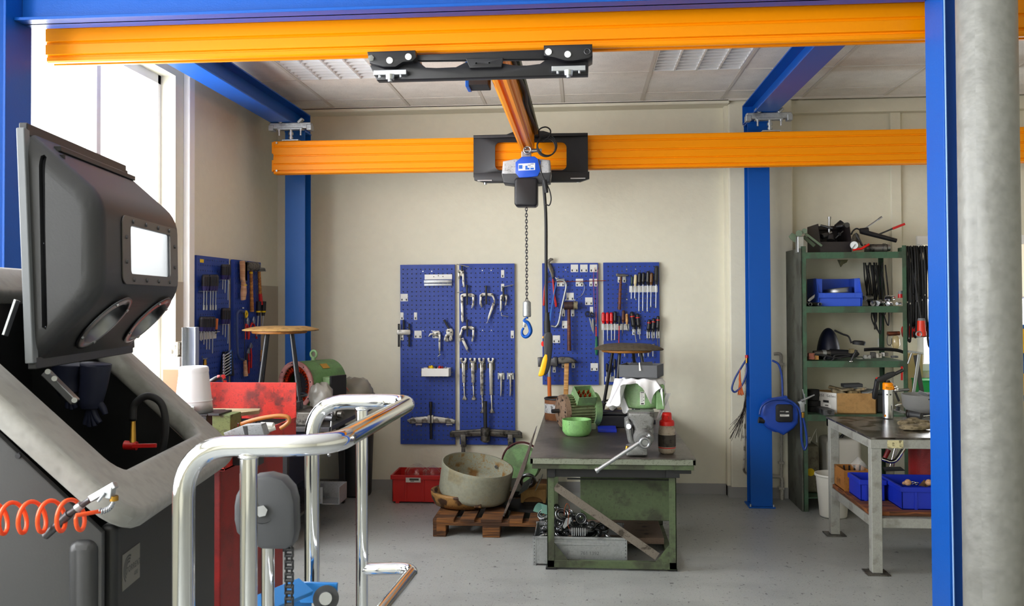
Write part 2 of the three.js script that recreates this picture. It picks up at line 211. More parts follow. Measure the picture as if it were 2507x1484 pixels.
// ---------------------------------------------------------------- the blue steel frame and the orange crane
function hUp(x, z, y0, y1, w, d, tw, tf, facing) { // upright I-section; facing 'z': flanges look at the lens, 'x': flanges look sideways
  return facing === 'z' ? [B(x - w / 2, x + w / 2, y0, y1, z - d / 2, z - d / 2 + tf, 0.002), B(x - w / 2, x + w / 2, y0, y1, z + d / 2 - tf, z + d / 2, 0.002), B(x - tw / 2, x + tw / 2, y0, y1, z - d / 2 + tf, z + d / 2 - tf)]
    : [B(x - w / 2, x - w / 2 + tf, y0, y1, z - d / 2, z + d / 2, 0.002), B(x + w / 2 - tf, x + w / 2, y0, y1, z - d / 2, z + d / 2, 0.002), B(x - w / 2 + tf, x + w / 2 - tf, y0, y1, z - tw / 2, z + tw / 2)];
}
function column(label, x, z, facing, mat, top) {
  const o = thing('steel_column', label, 'column');
  part(o, 'post', hUp(x, z, 0.012, top, 0.165, 0.16, 0.008, 0.01, facing), mat);
  part(o, 'base_plate', B(x - 0.1, x + 0.1, 0, 0.012, z - 0.1, z + 0.1, 0.002), mat);
  for (const [a, b] of [[-1, 1], [1, 1]]) part(o, 'anchor_bolt', [vc(x + a * 0.087, 0.012, 0.03, z + b * 0.088, 0.008, 0.008, 6)], M.zinc);
  part(o, 'head_plate', B(x - 0.085, x + 0.085, top, top + 0.012, z - 0.085, z + 0.085, 0.002), mat);
  return o;
}
column('blue steel column at the left end of the rear rail beside the tool boards', -2.315, -6.98, 'z', M.blueB, 2.98);
column('blue steel column carrying the blue hose reel', 1.37, -6.98, 'z', M.blue, 2.98);
column('blue steel column behind the folded-open blasting cabinet lid', -2.303, -3.28, 'x', M.blue, 3.05);
const colR = column('blue steel column standing behind the grey downpipe', 1.363, -3.28, 'x', M.blue, 3.05);
part(colR, 'cable', [sweep([V(1.287, 2.9, -3.2), V(1.287, 1.5, -3.195), V(1.292, 0.4, -3.195), V(1.283, 0.0, -3.19)], 0.003, 6)], paint(0x8fb4e6, 0.4));
{ const t = [[1.275, -3.37], [1.275, -3.192], [1.3, -3.187], [1.45, -3.187]].map(([x, z], i) => V(x, 0.44 - 0.03 * Math.min(i, 1.2), z)); solo('cable_tie', 'white cable tie round the blue column beside the grey downpipe', 'cable tie', [sweep(t, 0.0035, 6), box(0.012, 0.01, 0.008, 1.296, 0.41, -3.183, 0.002)], M.white); }
function crossBeam(label, x, z0, z1) {
  const o = thing('steel_beam', label, 'beam'), y0 = 2.995, y1 = 3.15, w = 0.165;
  part(o, 'bottom_flange', B(x - w / 2, x + w / 2, y0, y0 + 0.01, z0, z1, 0.002), M.blue);
  part(o, 'top_flange', B(x - w / 2, x + w / 2, y1 - 0.01, y1, z0, z1, 0.002), M.blue);
  part(o, 'web', B(x - 0.004, x + 0.004, y0 + 0.01, y1 - 0.01, z0, z1), M.blue);
  part(o, 'end_plate', B(x - w / 2, x + w / 2, y0, y1, z0, z0 + 0.01), M.blue);
}
crossBeam('blue steel cross beam under the ceiling along the window wall', -2.32, -7.06, -3.37);
crossBeam('blue steel cross beam under the ceiling above the hose reel column', 1.36, -7.06, -3.37);
{ const o = thing('steel_beam', 'wide blue steel beam across the front of the frame above the orange rail', 'beam'), x0 = -2.218, x1 = 1.278, y0 = 2.718, za = -3.245, zb = -3.36;
  part(o, 'bottom_flange', B(x0, x1, y0, y0 + 0.012, zb, za, 0.002), M.blue); part(o, 'top_flange', B(x0, x1, 3.02, 3.032, zb, za, 0.002), M.blue); part(o, 'web', B(x0, x1, y0, 3.03, (za + zb) / 2 - 0.005, (za + zb) / 2 + 0.005), M.blue);
}
const railProf = (h, w) => { // corrugated crane rail, open slot below
  const k = [[0, 0.62], [0.02, 0.8], [0.075, 0.8], [0.085, 0.7], [0.105, 0.7], [0.115, 0.98], [0.27, 1], [0.28, 0.84], [0.31, 0.82], [0.325, 0.98], [0.52, 1], [0.535, 0.82], [0.565, 0.82], [0.58, 0.98], [0.80, 1], [0.815, 0.84], [0.85, 0.82], [0.865, 0.96], [0.97, 0.97], [1, 0.9]];
  const R = k.map(([y, x]) => [x * w / 2, y * h]), Lf = k.map(([y, x]) => [-x * w / 2, y * h]).reverse();
  return [...R, ...Lf, [-0.012, 0], [-0.012, h * 0.12], [0.012, h * 0.12], [0.012, 0]];
};
function railX(o, name, x0, x1, y0, z, h = 0.26, w = 0.095) { return part(o, name, [ext(railProf(h, w), x1 - x0).rotateY(Math.PI / 2).translate(x0, y0, z)], M.orange); }
{ const o = thing('crane_rail', 'orange corrugated crane rail under the front blue beam', 'crane rail'); railX(o, 'profile', -2.215, 3.4, 2.608, -3.49); part(o, 'end_cap', B(3.4, 3.406, 2.61, 2.866, -3.537, -3.443), M.black); }
{ const o = thing('crane_rail', 'orange corrugated crane rail running in front of the rear wall', 'crane rail'); railX(o, 'profile', -2.37, 4.4, 2.592, -6.6, 0.252);
  for (const [a, b] of [[2.61, 2.7], [2.75, 2.84]]) part(o, 'end_cap', [B(-2.383, -2.37, a, b, -6.645, -6.555, 0.003)], M.orange); for (const y of [2.615, 2.83]) part(o, 'bolt', cyl(V(-2.34, y, -6.55), V(-2.34, y, -6.54), 0.008, 0.008, 6), M.zinc); }
for (const [x, lab] of [[-2.245, 'galvanised rail hanger clamped under the window side cross beam'], [1.385, 'galvanised rail hanger clamped under the cross beam above the hose reel']]) {
  const o = thing('rail_hanger', lab, 'hanger'), z = -6.6;
  part(o, 'clamp_bar', [B(x - 0.165, x + 0.165, 2.945, 2.992, z - 0.03, z + 0.03, 0.008), B(x - 0.17, x - 0.13, 2.93, 2.975, z - 0.035, z + 0.035, 0.006), B(x + 0.13, x + 0.17, 2.93, 2.975, z - 0.035, z + 0.035, 0.006), B(x - 0.1, x + 0.1, 2.935, 2.95, z - 0.02, z + 0.04, 0.004)], M.galv);
  for (const s of [-1, 1]) { part(o, 'bolt', [vc(x + s * 0.085, 2.89, 2.945, z + 0.03, 0.007, 0.007, 10), vc(x + s * 0.085, 2.925, 2.94, z + 0.03, 0.013, 0.013, 6)], M.zinc); part(o, 'claw', [bar(V(x + s * 0.09, 2.995, z + 0.02), V(x + s * 0.075, 3.012, z + 0.02), 0.05, 0.05)], M.galv); }
  part(o, 'ball_stud', [vc(x + 0.005, 2.86, 2.94, z + 0.02, 0.012), vc(x + 0.005, 2.895, 2.915, z + 0.02, 0.02, 0.02, 6), vc(x + 0.005, 2.865, 2.88, z + 0.02, 0.018, 0.018, 6)], M.zinc);
  part(o, 'foot_plate', B(x - 0.055, x + 0.075, 2.846, 2.856, z - 0.05, z + 0.055, 0.002), M.galv);
}
{ // front end carriage below the front rail
  const o = thing('end_carriage', 'black crane carriage hanging below the front orange rail', 'crane carriage'), z = 3.42;
  const rect = (a, b, c, d, k = 2) => round([[a, b], [c, b], [c, d], [a, d]], k);
  part(o, 'frame', [plate([[905, 160], [922, 196], [1180, 189], [1440, 182], [1441, 150], [1428, 138], [1336, 146], [1322, 156], [1290, 160], [1262, 160], [1225, 154], [1140, 152], [1116, 164], [1068, 166], [1042, 165], [1028, 154], [1008, 150]], z, 0.05, 0.003)], M.black);
  part(o, 'guard_lip', [plate([[1140, 143], [1232, 141], [1228, 164], [1150, 166]], z - 0.02, 0.02, 0.003, [circ(1166, 155, 4), circ(1198, 154, 4)].map((c) => c))], M.black);
  part(o, 'link_bar', [plate([[1012, 134], [1340, 121], [1340, 144], [1012, 148]], z + 0.0, 0.03, 0.003)], M.black);
  for (const [px, nm] of [[[[898, 126], [1016, 122], [1020, 140], [1010, 150], [986, 152], [968, 164], [938, 164], [904, 154]], 0], [[[1331, 110], [1450, 107], [1451, 137], [1440, 143], [1424, 146], [1404, 149], [1384, 149], [1358, 141], [1331, 136]], 1]]) part(o, 'trolley_block', [plate(px, z - 0.035, 0.13, 0.006)], M.black);
  for (const [u, v] of [[954, 148], [1000, 139], [1343, 127], [1390, 133]]) part(o, 'pin', [cyl(PZ(u, v, z - 0.034), PZ(u, v, z - 0.044), 0.0135, 0.012, 16)], M.white);
  part(o, 'hex_bolt', [cyl(PZ(908, 142, z - 0.034), PZ(908, 142, z - 0.042), 0.0125, 0.0125, 6), cyl(PZ(908, 142, z - 0.042), PZ(908, 142, z - 0.058), 0.006)], M.zinc);
  part(o, 'bolt_hole_bush', [new THREE.TorusGeometry(0.011, 0.003, 6, 18).translate(...PZ(1438, 126, z - 0.036).toArray())], M.steelD);
  for (const [u, v] of [[956, 180], [1392, 170]]) { const c = PZ(u, v, z - 0.02); const f = part(o, 'stud_plate', [B(c.x - 0.066, c.x + 0.066, c.y - 0.008, c.y + 0.012, c.z - 0.04, c.z + 0.012, 0.002)], M.zinc); part(f, 'stud_nut', [vc(c.x, c.y - 0.025, c.y - 0.006, c.z + 0.005, 0.017, 0.02, 6), vc(c.x, c.y - 0.034, c.y - 0.02, c.z + 0.005, 0.009)], M.zinc); for (const s of [-1, 1]) part(f, 'screw', [vc(c.x + s * 0.042, c.y - 0.018, c.y - 0.006, c.z + 0.005, 0.005)], M.zinc); }
}
{ // travelling bridge girder between the rails
  const o = thing('bridge_girder', 'orange twin crane bridge running from the front rail to the rear rail', 'crane bridge');
  const p = railProf(0.18, 0.1).map(([x, y]) => [x, y]), X0 = PZ(1292, 362, 6.35).x - 0.005, y0 = 2.69;
  part(o, 'profile', [ext(p, 2.86).translate(X0, y0, -6.42)], M.orange);
  part(o, 'end_stop', [B(X0 - 0.04, X0 + 0.05, y0 + 0.01, y0 + 0.17, -6.434, -6.42, 0.003)], M.black);
  part(o, 'type_plate', [B(X0 + 0.0495, X0 + 0.0515, y0 + 0.1, y0 + 0.15, -5.4, -5.15)], M.zinc);
  const t = thing('drive_unit', 'small blue and black travel box on the bridge behind the front carriage', 'drive box'), q = PZ(1172, 200, 4.35);
  part(t, 'box', [B(q.x - 0.045, q.x + 0.055, q.y - 0.03, q.y + 0.09, q.z - 0.07, q.z + 0.05, 0.006)], M.blackM); part(t, 'cover', [B(q.x - 0.062, q.x - 0.043, q.y - 0.035, q.y + 0.09, q.z - 0.07, q.z + 0.05, 0.004)], M.blue); part(t, 'bracket', [B(q.x + 0.05, X0 - 0.04, q.y + 0.03, q.y + 0.09, q.z - 0.06, q.z + 0.04, 0.003)], M.orange);
  const c = thing('cable_track', 'dark festoon cable track beside the orange bridge', 'cable track'), a = PZ(1272, 150, 3.6), b = PZ(1318, 335, 6.3), X1 = PZ(1308, 320, 6.1).x;
  part(c, 'rail', [B(X1 - 0.018, X1 + 0.018, 2.83, 2.87, -6.4, -3.62, 0.003)], paint(0x3d4226, 0.5));
  part(c, 'cable_bundle', [sweep([0, 1, 2, 3, 4, 5, 6, 7, 8].map((i) => V(X1 + 0.01 * Math.sin(i * 2), 2.815 - 0.008 * (i % 2), -3.65 - i * 0.33)), 0.012, 8), sweep([0, 1, 2, 3, 4, 5].map((i) => V(X1 - 0.015, 2.818 - 0.01 * (i % 2), -3.65 - i * 0.2)), 0.008, 8)], M.rubber);
  for (let i = 0; i < 4; i++) part(c, 'track_bracket', [B(X0 + 0.04, X1 + 0.02, 2.84, 2.862, -4 - i * 0.75, -3.97 - i * 0.75)], M.dark);
}
{ // rear end carriage: dark window plate in front of the rear rail
  const o = thing('end_carriage', 'black crane carriage plate with a rounded opening at the rear rail', 'crane carriage'), z = 6.5;
  part(o, 'plate', [plate([[1159, 331], [1240, 329], [1258, 322], [1330, 320], [1350, 326], [1439, 325], [1440, 430], [1159, 434]], z, 0.014, 0.003, [rrect(1211, 347, 1388, 418, 14)])], M.black);
  part(o, 'lower_lip', [plate([[1159, 424], [1443, 420], [1443, 437], [1420, 445], [1190, 447], [1161, 441]], z - 0.05, 0.05, 0.003)], M.black);
  part(o, 'upper_lip', [plate([[1159, 331], [1439, 325], [1439, 332], [1159, 338]], z - 0.02, 0.03, 0.003)], M.black);
  for (const [u, v] of [[1188, 443], [1415, 438]]) { const c = PZ(u, v, z - 0.02); const f = part(o, 'stud_plate', [B(c.x - 0.055, c.x + 0.055, c.y - 0.006, c.y + 0.004, c.z - 0.03, c.z + 0.035, 0.002)], M.zinc); part(f, 'stud_nut', [vc(c.x, c.y - 0.028, c.y - 0.006, c.z, 0.013, 0.016, 6)], M.zinc); }
}
{ // chain hoist
  const z = 6.12, c = PZ(1288, 415, z), o = thing('chain_hoist', 'blue and grey electric chain hoist with black chain box under the bridge', 'chain hoist'), s = 6.15 / FOC;
  const X = c.x, Y = (v) => PZ(1288, v, z).y;
  part(o, 'motor_housing', [plate([[1231, 394], [1262, 388], [1318, 388], [1346, 391], [1349, 424], [1346, 444], [1318, 448], [1262, 450], [1232, 446], [1228, 424]], z, 0.17, 0.02)], dirty(0xb4b6b8, 0x9a9c9e, 0.3, 0.3, 111, 0.45));
  part(o, 'lower_shell', [plate([[1229, 424], [1349, 421], [1346, 445], [1318, 449], [1262, 451], [1232, 447]], z - 0.003, 0.176, 0.012)], M.charcoal);
  const cov = part(o, 'blue_cover', [plate(round([[1262, 384], [1324, 382], [1322, 430], [1300, 434], [1262, 436]], 1), z - 0.012, 0.1, 0.006)], paint(0x1b53c8, 0.35));
  face01(part(cov, 'type_plate', [plate([[1269, 401], [1310, 399], [1310, 416], [1269, 418]], z - 0.0135, 0.003, 0)], MAT({ map: labelTex(96, 40, (g) => { g.fillStyle = '#dfe2e2'; g.fillRect(0, 0, 96, 40); g.fillStyle = '#2a68c4'; g.fillRect(3, 10, 21, 20); g.fillRect(40, 14, 13, 21); g.fillRect(53, 25, 36, 10); g.fillStyle = '#2c3c74'; g.fillRect(54, 10, 17, 3); g.fillRect(70, 4, 19, 3); g.fillStyle = '#9aa2a8'; g.fillRect(58, 17, 26, 3); g.fillStyle = '#c8a9a4'; g.fillRect(28, 17, 6, 6); g.fillStyle = '#dfe2e2'; g.fillRect(64, 26, 5, 8); }), roughness: 0.5 })));
  part(o, 'chain_box', [plate(rrect(1259, 434, 1316, 505, 9), z - 0.03, 0.13, 0.016)], M.black);
  part(o, 'suspension_eye', [box(0.07, 0.05, 0.06, X, Y(377), -z - 0.05, 0.006), cyl(V(X - 0.02, Y(369), -z + 0.0), V(X + 0.11, Y(369), -z + 0.0), 0.013), new THREE.TorusGeometry(0.025, 0.006, 8, 20).translate(X + 0.01, Y(368), -z + 0.01), vc(X, Y(375), 2.7, -z - 0.03, 0.014)], M.zinc);
  const lk = []; { const x = PZ(1288, 600, z).x + 0.003, y1 = Y(505), y0 = Y(742), n = Math.round((y1 - y0) / 0.0215); const gA = new THREE.TorusGeometry(0.0075, 0.0032, 5, 10).scale(1, 1.75, 1), gB = gA.clone().rotateY(Math.PI / 2); for (let i = 0; i <= n; i++) lk.push((i % 2 ? gA : gB).clone().translate(x, y1 - i * (y1 - y0) / n, -z)); }
  const ch = thing('load_chain', 'steel link load chain hanging from the hoist', 'chain'); const cm = part(ch, 'links', lk, M.steelD); cm.userData.kind = 'stuff';
  const h = thing('load_hook', 'blue crane hook under a round grey hook block', 'crane hook'), hx = PZ(1290, 760, z).x, b0 = Y(776), b1 = Y(738);
  part(h, 'hook_block', [lathe([[0, b1 - b0 + 0.006], [0.016, b1 - b0 + 0.005], [0.028, b1 - b0 - 0.008], [0.0295, 0.01], [0.028, 0.004], [0.024, 0], [0, 0]], hx, b0, -z)], M.galv);
  part(h, 'swivel', [vc(hx, b0 - 0.012, b0, -z, 0.01)], M.blue);
  const hk = [[1288, 780], [1284, 786], [1292, 789], [1298, 800], [1300, 812], [1294, 822], [1287, 825], [1280, 820], [1279, 810], [1283, 803]].map(([u, v]) => PZ(u - 1, v, z));
  part(h, 'hook', [sweep(new THREE.CatmullRomCurve3(hk).getPoints(30), (t) => 0.008 + 0.006 * Math.sin(Math.PI * Math.min(1, t * 1.15)), 10)], M.blue);
  part(h, 'latch', [plate([[1281, 782], [1289, 780], [1288, 800], [1281, 803]], z - 0.006, 0.012, 0.002)], M.zinc);
}
{ // pendant control
  const z = 6.05, o = thing('pendant_control', 'black and yellow pendant control hanging on its cable from the crane', 'crane remote');
  const pp = [[1330, 440], [1336, 520], [1337, 620], [1337, 700], [1338, 770]].map(([u, v]) => PZ(u, v, z));
  part(o, 'cable', [sweep(new THREE.CatmullRomCurve3(pp).getPoints(24), 0.011, 8)], M.rubber);
  const rg = []; { const c = PZ(1337, 361, z), r = 0.064; for (let t = 0; t < 3; t++) rg.push(new THREE.TorusGeometry(r + t * 0.004, 0.0045, 6, 28).rotateY(0.2 * t).translate(c.x + t * 0.004, c.y + t * 0.006, c.z + t * 0.012)); rg.push(sweep(new THREE.CatmullRomCurve3([[1322, 345], [1320, 318], [1336, 311], [1347, 318], [1346, 332], [1330, 346]].map(([u, v]) => PZ(u, v, z - 0.02))).getPoints(30), 0.005, 6), sweep(new THREE.CatmullRomCurve3([[1318, 390], [1328, 430], [1345, 465], [1349, 490], [1344, 503], [1336, 500]].map(([u, v]) => PZ(u, v, z - 0.02))).getPoints(30), 0.0045, 6), rod([1333, 441], [1338, 472], z - 0.02, 0.017, 0.014)); }
  part(o, 'cable_coil', rg, M.rubber);
  part(o, 'cable_grip', [rod([1339, 765], [1340, 815], z, 0.016, 0.024), rod([1339, 786], [1340, 812], z, 0.023, 0.024)], M.rubber);
  const b = part(o, 'handle', [plate(round([[1330, 812], [1352, 812], [1353, 850], [1348, 888], [1342, 916], [1326, 922], [1332, 880], [1330, 850]], 2), z - 0.03, 0.06, 0.012)], M.dark);
  part(b, 'stop_button', [cyl(PZ(1333, 842, z), PZ(1329, 842, z - 0.01), 0.016, 0.018)], M.redP);
  part(b, 'amber_button', [cyl(PZ(1333, 826, z), PZ(1330, 826, z - 0.01), 0.008)], M.orange);
  part(o, 'yellow_shell', [plate(round([[1332, 866], [1343, 869], [1335, 912], [1329, 922], [1317, 922], [1319, 912]], 1), z - 0.035, 0.066, 0.01)], M.yellow);
}
{ // grey downpipe in front of the right column
  const c = PZ(2424, 740, 2.95), r = 0.0905;
  const o = thing('downpipe', 'thick grey painted round pipe standing before the blue column', 'pipe');
  part(o, 'pipe', [vc(c.x, 0, CY, c.z, r, r, 40)], MAT({ map: grime(0x82827d, 0x74746e, 0.8, 0.4, 121), roughness: 0.42, bumpMap: bump1, bumpScale: 0.003 }));
}

// ---------------------------------------------------------------- tool boards on the rear wall
const c1 = crop(940, 620, 2.967), c2 = crop(1260, 620, 3.71), WZ = BZ - 0.03;   // WZ: front face of the boards
function pegGeo(w, h) { const holes = []; const P = 0.038, nx = Math.floor((w - 0.012) / P), ny = Math.floor((h - 0.012) / P), ox = (w - (nx - 1) * P) / 2, oy = (h - (ny - 1) * P) / 2, s = 0.0047; for (let i = 0; i < nx; i++) for (let j = 0; j < ny; j++) { const x = ox + i * P, y = oy + j * P; holes.push([[x - s, y - s], [x - s, y + s], [x + s, y + s], [x + s, y - s]]); } return ext([[0, 0], [w, 0], [w, h], [0, h]], 0.002, 0, holes); }
function pegboard(label, tl, br, mat = M.peg) {
  const a = PZ(...tl, WZ), b = PZ(...br, WZ), w = b.x - a.x, h = a.y - b.y, o = thing('tool_board', label, 'tool board');
  part(o, 'sheet', [pegGeo(w, h).translate(a.x, b.y, -WZ - 0.002)], mat);
  for (const [n, g] of [['top', B(a.x, b.x, a.y - 0.002, a.y, -WZ - 0.02, -WZ - 0.002)], ['bottom', B(a.x, b.x, b.y, b.y + 0.002, -WZ - 0.02, -WZ - 0.002)], ['l', B(a.x, a.x + 0.002, b.y, a.y, -WZ - 0.02, -WZ - 0.002)], ['r', B(b.x - 0.002, b.x, b.y, a.y, -WZ - 0.02, -WZ - 0.002)]]) part(o, 'folded_edge', [g], mat);
  for (const x of [a.x + w * 0.42, a.x + w * 0.58]) for (const y of [a.y - 0.057, (a.y + b.y) / 2 + 0.2]) part(o, 'screw', [cyl(V(x, y, -WZ - 0.001), V(x, y, -WZ + 0.003), 0.007, 0.005, 10)], M.zinc);
  return o;
}
pegboard('tall blue tool board with the white tray and the paper rail', c1(118, 85), c1(518, 1390));
pegboard('tall blue tool board hung with gear pullers and puller arms', c1(547, 78), c1(953, 1393));
pegboard('short blue tool board with the hacksaw and the wooden mallet', c2(249, 92), c2(765, 1196));
pegboard('short blue tool board with two rows of screwdrivers', c2(804, 86), c2(1320, 1196));
// clips
const clipMat = paint(0xdfe0dc, 0.4);
function clipProto(w) { const g = [B(-w / 2, w / 2, -0.032, -0.003, 0, 0.003, 0.001), B(-w / 2, w / 2, 0.003, 0.032, 0, 0.003, 0.001), B(-w / 2, w / 2, -0.004, 0.004, 0.001, 0.006, 0.001)]; const hk = []; for (const x of w > 0.04 ? [-0.019, 0.019] : [0]) hk.push(B(x - 0.005, x + 0.005, -0.026, -0.01, 0.002, 0.005)); return [g, hk]; }
const clipCache = {};
function clip(fn, x0, y0, x1, y1, label, group) {
  const [u, v] = fn((x0 + x1) / 2, (y0 + y1) / 2), p = PZ(u, v, WZ), w = (x1 - x0) > (fn === c1 ? 32 : 40) ? 0.062 : 0.027;
  const o = thing('tool_clip', label, 'tool clip', group), pr = clipCache[w] ||= clipProto(w).map(join);
  for (const [i, n] of [[0, 'clip_plate'], [1, 'clip_tongue']]) { const m = dress(new THREE.Mesh(pr[i], i ? M.dark : clipMat)); m.name = n; o.add(m); }
  o.position.set(p.x, p.y, p.z + 0.0005); return o;
}
for (const q of [[120, 295, 175, 350], [220, 562, 275, 618], [352, 562, 407, 618]]) clip(c1, ...q, 'white double tool clip on the board with the white tray', 'double clips on the tray board');
for (const q of [[120, 430, 143, 485], [218, 430, 242, 485], [120, 590, 143, 620]]) clip(c1, ...q, 'narrow white tool clip on the board with the white tray', 'narrow clips on the tray board');
for (const q of [[850, 122, 875, 178], [850, 222, 875, 278], [922, 562, 943, 618]]) clip(c1, ...q, 'narrow white tool clip on the gear puller board', 'narrow clips on the puller board');
for (const q of [[508, 103, 578, 172], [595, 103, 663, 172], [682, 103, 750, 172], [385, 232, 452, 302], [555, 232, 622, 302], [470, 360, 538, 428], [640, 403, 708, 470], [430, 615, 497, 683], [347, 747, 412, 815], [690, 1000, 757, 1067]]) clip(c2, ...q, 'white double tool clip on the hacksaw board', 'double clips on the hacksaw board');
for (const q of [[680, 232, 706, 302], [725, 232, 750, 302], [430, 520, 455, 558], [515, 520, 540, 558], [686, 488, 710, 556], [430, 990, 452, 1028], [520, 990, 545, 1028], [346, 1030, 372, 1068]]) clip(c2, ...q, 'narrow white tool clip on the hacksaw board', 'narrow clips on the hacksaw board');
for (const q of [[940, 212, 962, 252], [984, 212, 1006, 252]]) clip(c2, ...q, 'narrow white tool clip holding the hammer on the screwdriver board', 'clips under the hammer');
// helpers in crop coordinates
const pl = (fn, pts, z, t, b = 0.002, holes = []) => plate(pts.map((p) => fn(...p)), z, t, b, holes.map((h) => h.map((p) => fn(...p))));
const rd = (fn, a, b, z, r, r2 = r, zb = z, seg = 10) => rod(fn(...a), fn(...b), z, r, r2, zb, seg);
const Z1 = WZ - 0.012;
{ // paper rail
  const o = thing('wall_rail', 'white plate over a grey angled ledge near the top of the tray board', 'rail');
  part(o, 'back_plate', [pl(c1, [[295, 155], [495, 153], [495, 190], [295, 193]], Z1, 0.01)], M.white);
  part(o, 'ledge', [pl(c1, [[290, 197], [493, 195], [493, 215], [290, 218]], Z1 - 0.02, 0.03), pl(c1, [[292, 222], [493, 220], [493, 236], [292, 238]], Z1 - 0.01, 0.02)], M.galv);
  for (const [x, y] of [[362, 171], [395, 164], [428, 170]]) part(o, 'rivet', [cyl(PZ(...c1(x, y), Z1 + 0.002), PZ(...c1(x, y), Z1 - 0.004), 0.004)], M.dark);
}
{ // white tray with small parts
  const o = thing('parts_tray', 'open white tray hung on the blue board', 'tray'), a = PZ(...c1(270, 838), WZ - 0.11), b = PZ(...c1(473, 898), WZ - 0.11), z1 = -WZ + 0.001, z0 = -WZ + 0.11;
  part(o, 'tray_body', [B(a.x, b.x, b.y, a.y, z0 - 0.003, z0), B(a.x, b.x, b.y, b.y + 0.003, z1, z0), B(a.x, a.x + 0.003, b.y, a.y, z1, z0), B(b.x - 0.003, b.x, b.y, a.y, z1, z0), B(a.x, b.x, b.y, a.y, z1, z1 + 0.003)], M.white);
  const bits = [[0.25, M.brass, 'brass nut', 0.016], [0.34, M.yel2, 'yellow spool', 0.018], [0.5, M.dark, 'dark plug', 0.012], [0.62, M.redP, 'red cap', 0.014], [0.72, M.redD, 'dark red cap', 0.012], [0.85, M.zinc, 'bright bolt', 0.008]];
  bits.forEach(([t, m, l, r], i) => { const x = a.x + (b.x - a.x) * t, y = b.y + 0.003, h = a.y - b.y - 0.003 + r * 0.9; solo('small_part', `${l} standing in the white tray on the blue board`, 'small part', [vc(x, y, y + h, (z0 + z1) / 2 + 0.01 * (i % 3 - 1), r, r * 0.9, 14), vc(x, y + h, y + h + 0.006, (z0 + z1) / 2 + 0.01 * (i % 3 - 1), r * 0.6, r * 0.55, 6)], m); });
}
{ // three-screw separator
  const o = thing('gear_puller', 'bar puller with three long black screws on the tray board', 'puller'), z = WZ - 0.02;
  part(o, 'crossbar', [pl(c1, [[92, 562], [100, 556], [185, 556], [192, 562], [192, 588], [185, 593], [100, 593], [92, 588]], z - 0.02, 0.035, 0.005)], M.lightIron);
  for (const [x, a, b] of [[108, 513, 680], [184, 511, 680], [143, 485, 560]]) part(o, 'screw', [rd(c1, [x, a], [x, b], z - 0.008, 0.0085)], M.black);
}
function jawPuller(label, o0) { // two-armed puller from crop outlines
  const o = thing('gear_puller', label, 'puller'), z = WZ - 0.03, m = o0.mat || M.lightIron;
  if (o0.yoke) part(o, 'yoke', [pl(c1, o0.yoke, z, 0.022, 0.004)], m);
  for (const a of o0.arms) part(o, 'jaw', [pl(c1, a, z - 0.008, 0.014, 0.003)], m);
  if (o0.screw) part(o, 'spindle', [rd(c1, o0.screw[0], o0.screw[1], z - 0.004, 0.0085), rd(c1, o0.screw[0], [o0.screw[0][0] + (o0.screw[1][0] - o0.screw[0][0]) * 0.12, o0.screw[0][1] + (o0.screw[1][1] - o0.screw[0][1]) * 0.12], z - 0.004, 0.012, 0.012, z - 0.004, 6)], M.dark);
  for (const h of o0.tommy || []) part(o, 'tommy_bar', [rd(c1, h[0], h[1], z - 0.02, 0.004)], M.steel);
  for (const h of o0.rivets || []) part(o, 'rivet', [cyl(PZ(...c1(...h), z - 0.006), PZ(...c1(...h), z - 0.014), 0.007, 0.006, 10)], M.steelD);
}
jawPuller('small hooked puller in the middle of the tray board', { yoke: [[350, 590], [370, 565], [395, 562], [410, 575], [407, 600], [385, 605], [362, 600]], arms: [[[320, 605], [335, 582], [362, 578], [360, 592], [340, 595], [326, 608]], [[397, 590], [412, 590], [410, 712], [396, 712]]], tommy: [[[403, 712], [405, 735]], [[390, 752], [412, 735]]], rivets: [[385, 585], [404, 640]] });
jawPuller('small puller with a slanted black screw on the tray board', { yoke: [[448, 560], [470, 542], [495, 548], [503, 570], [500, 600], [480, 612], [455, 600]], arms: [[[447, 590], [463, 590], [462, 612], [472, 640], [450, 645], [434, 630], [440, 610]], [[480, 600], [495, 602], [498, 632], [478, 640], [470, 618]]], screw: [[436, 485], [472, 548]], rivets: [[470, 565], [488, 575]] });
jawPuller('small puller with a thin tommy bar at the top of the puller board', { yoke: [[535, 128], [545, 120], [580, 124], [583, 150], [570, 170], [545, 165], [538, 150]], arms: [[[537, 135], [550, 135], [552, 195], [540, 185]], [[568, 150], [582, 150], [584, 200], [587, 245], [575, 248], [568, 205]]], screw: [[566, 85], [568, 130]], tommy: [[[528, 80], [618, 100]]], rivets: [[546, 140], [574, 140]] });
jawPuller('large two-armed puller with one long straight jaw', { yoke: [[556, 302], [575, 290], [640, 292], [658, 302], [655, 322], [620, 318], [605, 312], [585, 318], [558, 322]], arms: [[[555, 305], [574, 305], [580, 490], [572, 508], [560, 490]], [[640, 300], [658, 302], [656, 375], [640, 402], [634, 400], [642, 360]]], screw: [[602, 230], [605, 375]], tommy: [[[532, 286], [575, 282]]], rivets: [[568, 312], [648, 312], [568, 352]] });
jawPuller('two-armed puller with one jaw swung out to the right', { yoke: [[698, 300], [715, 288], [775, 290], [798, 302], [795, 318], [760, 312], [745, 306], [722, 314], [700, 320]], arms: [[[695, 302], [712, 302], [710, 360], [716, 392], [708, 398], [694, 370]], [[775, 292], [790, 290], [810, 345], [805, 375], [795, 370], [798, 345]], [[788, 360], [808, 364], [768, 470], [752, 498], [755, 462]]], screw: [[742, 236], [744, 372]], tommy: [[[755, 495], [746, 510]]], rivets: [[705, 312], [784, 300], [798, 362]] });
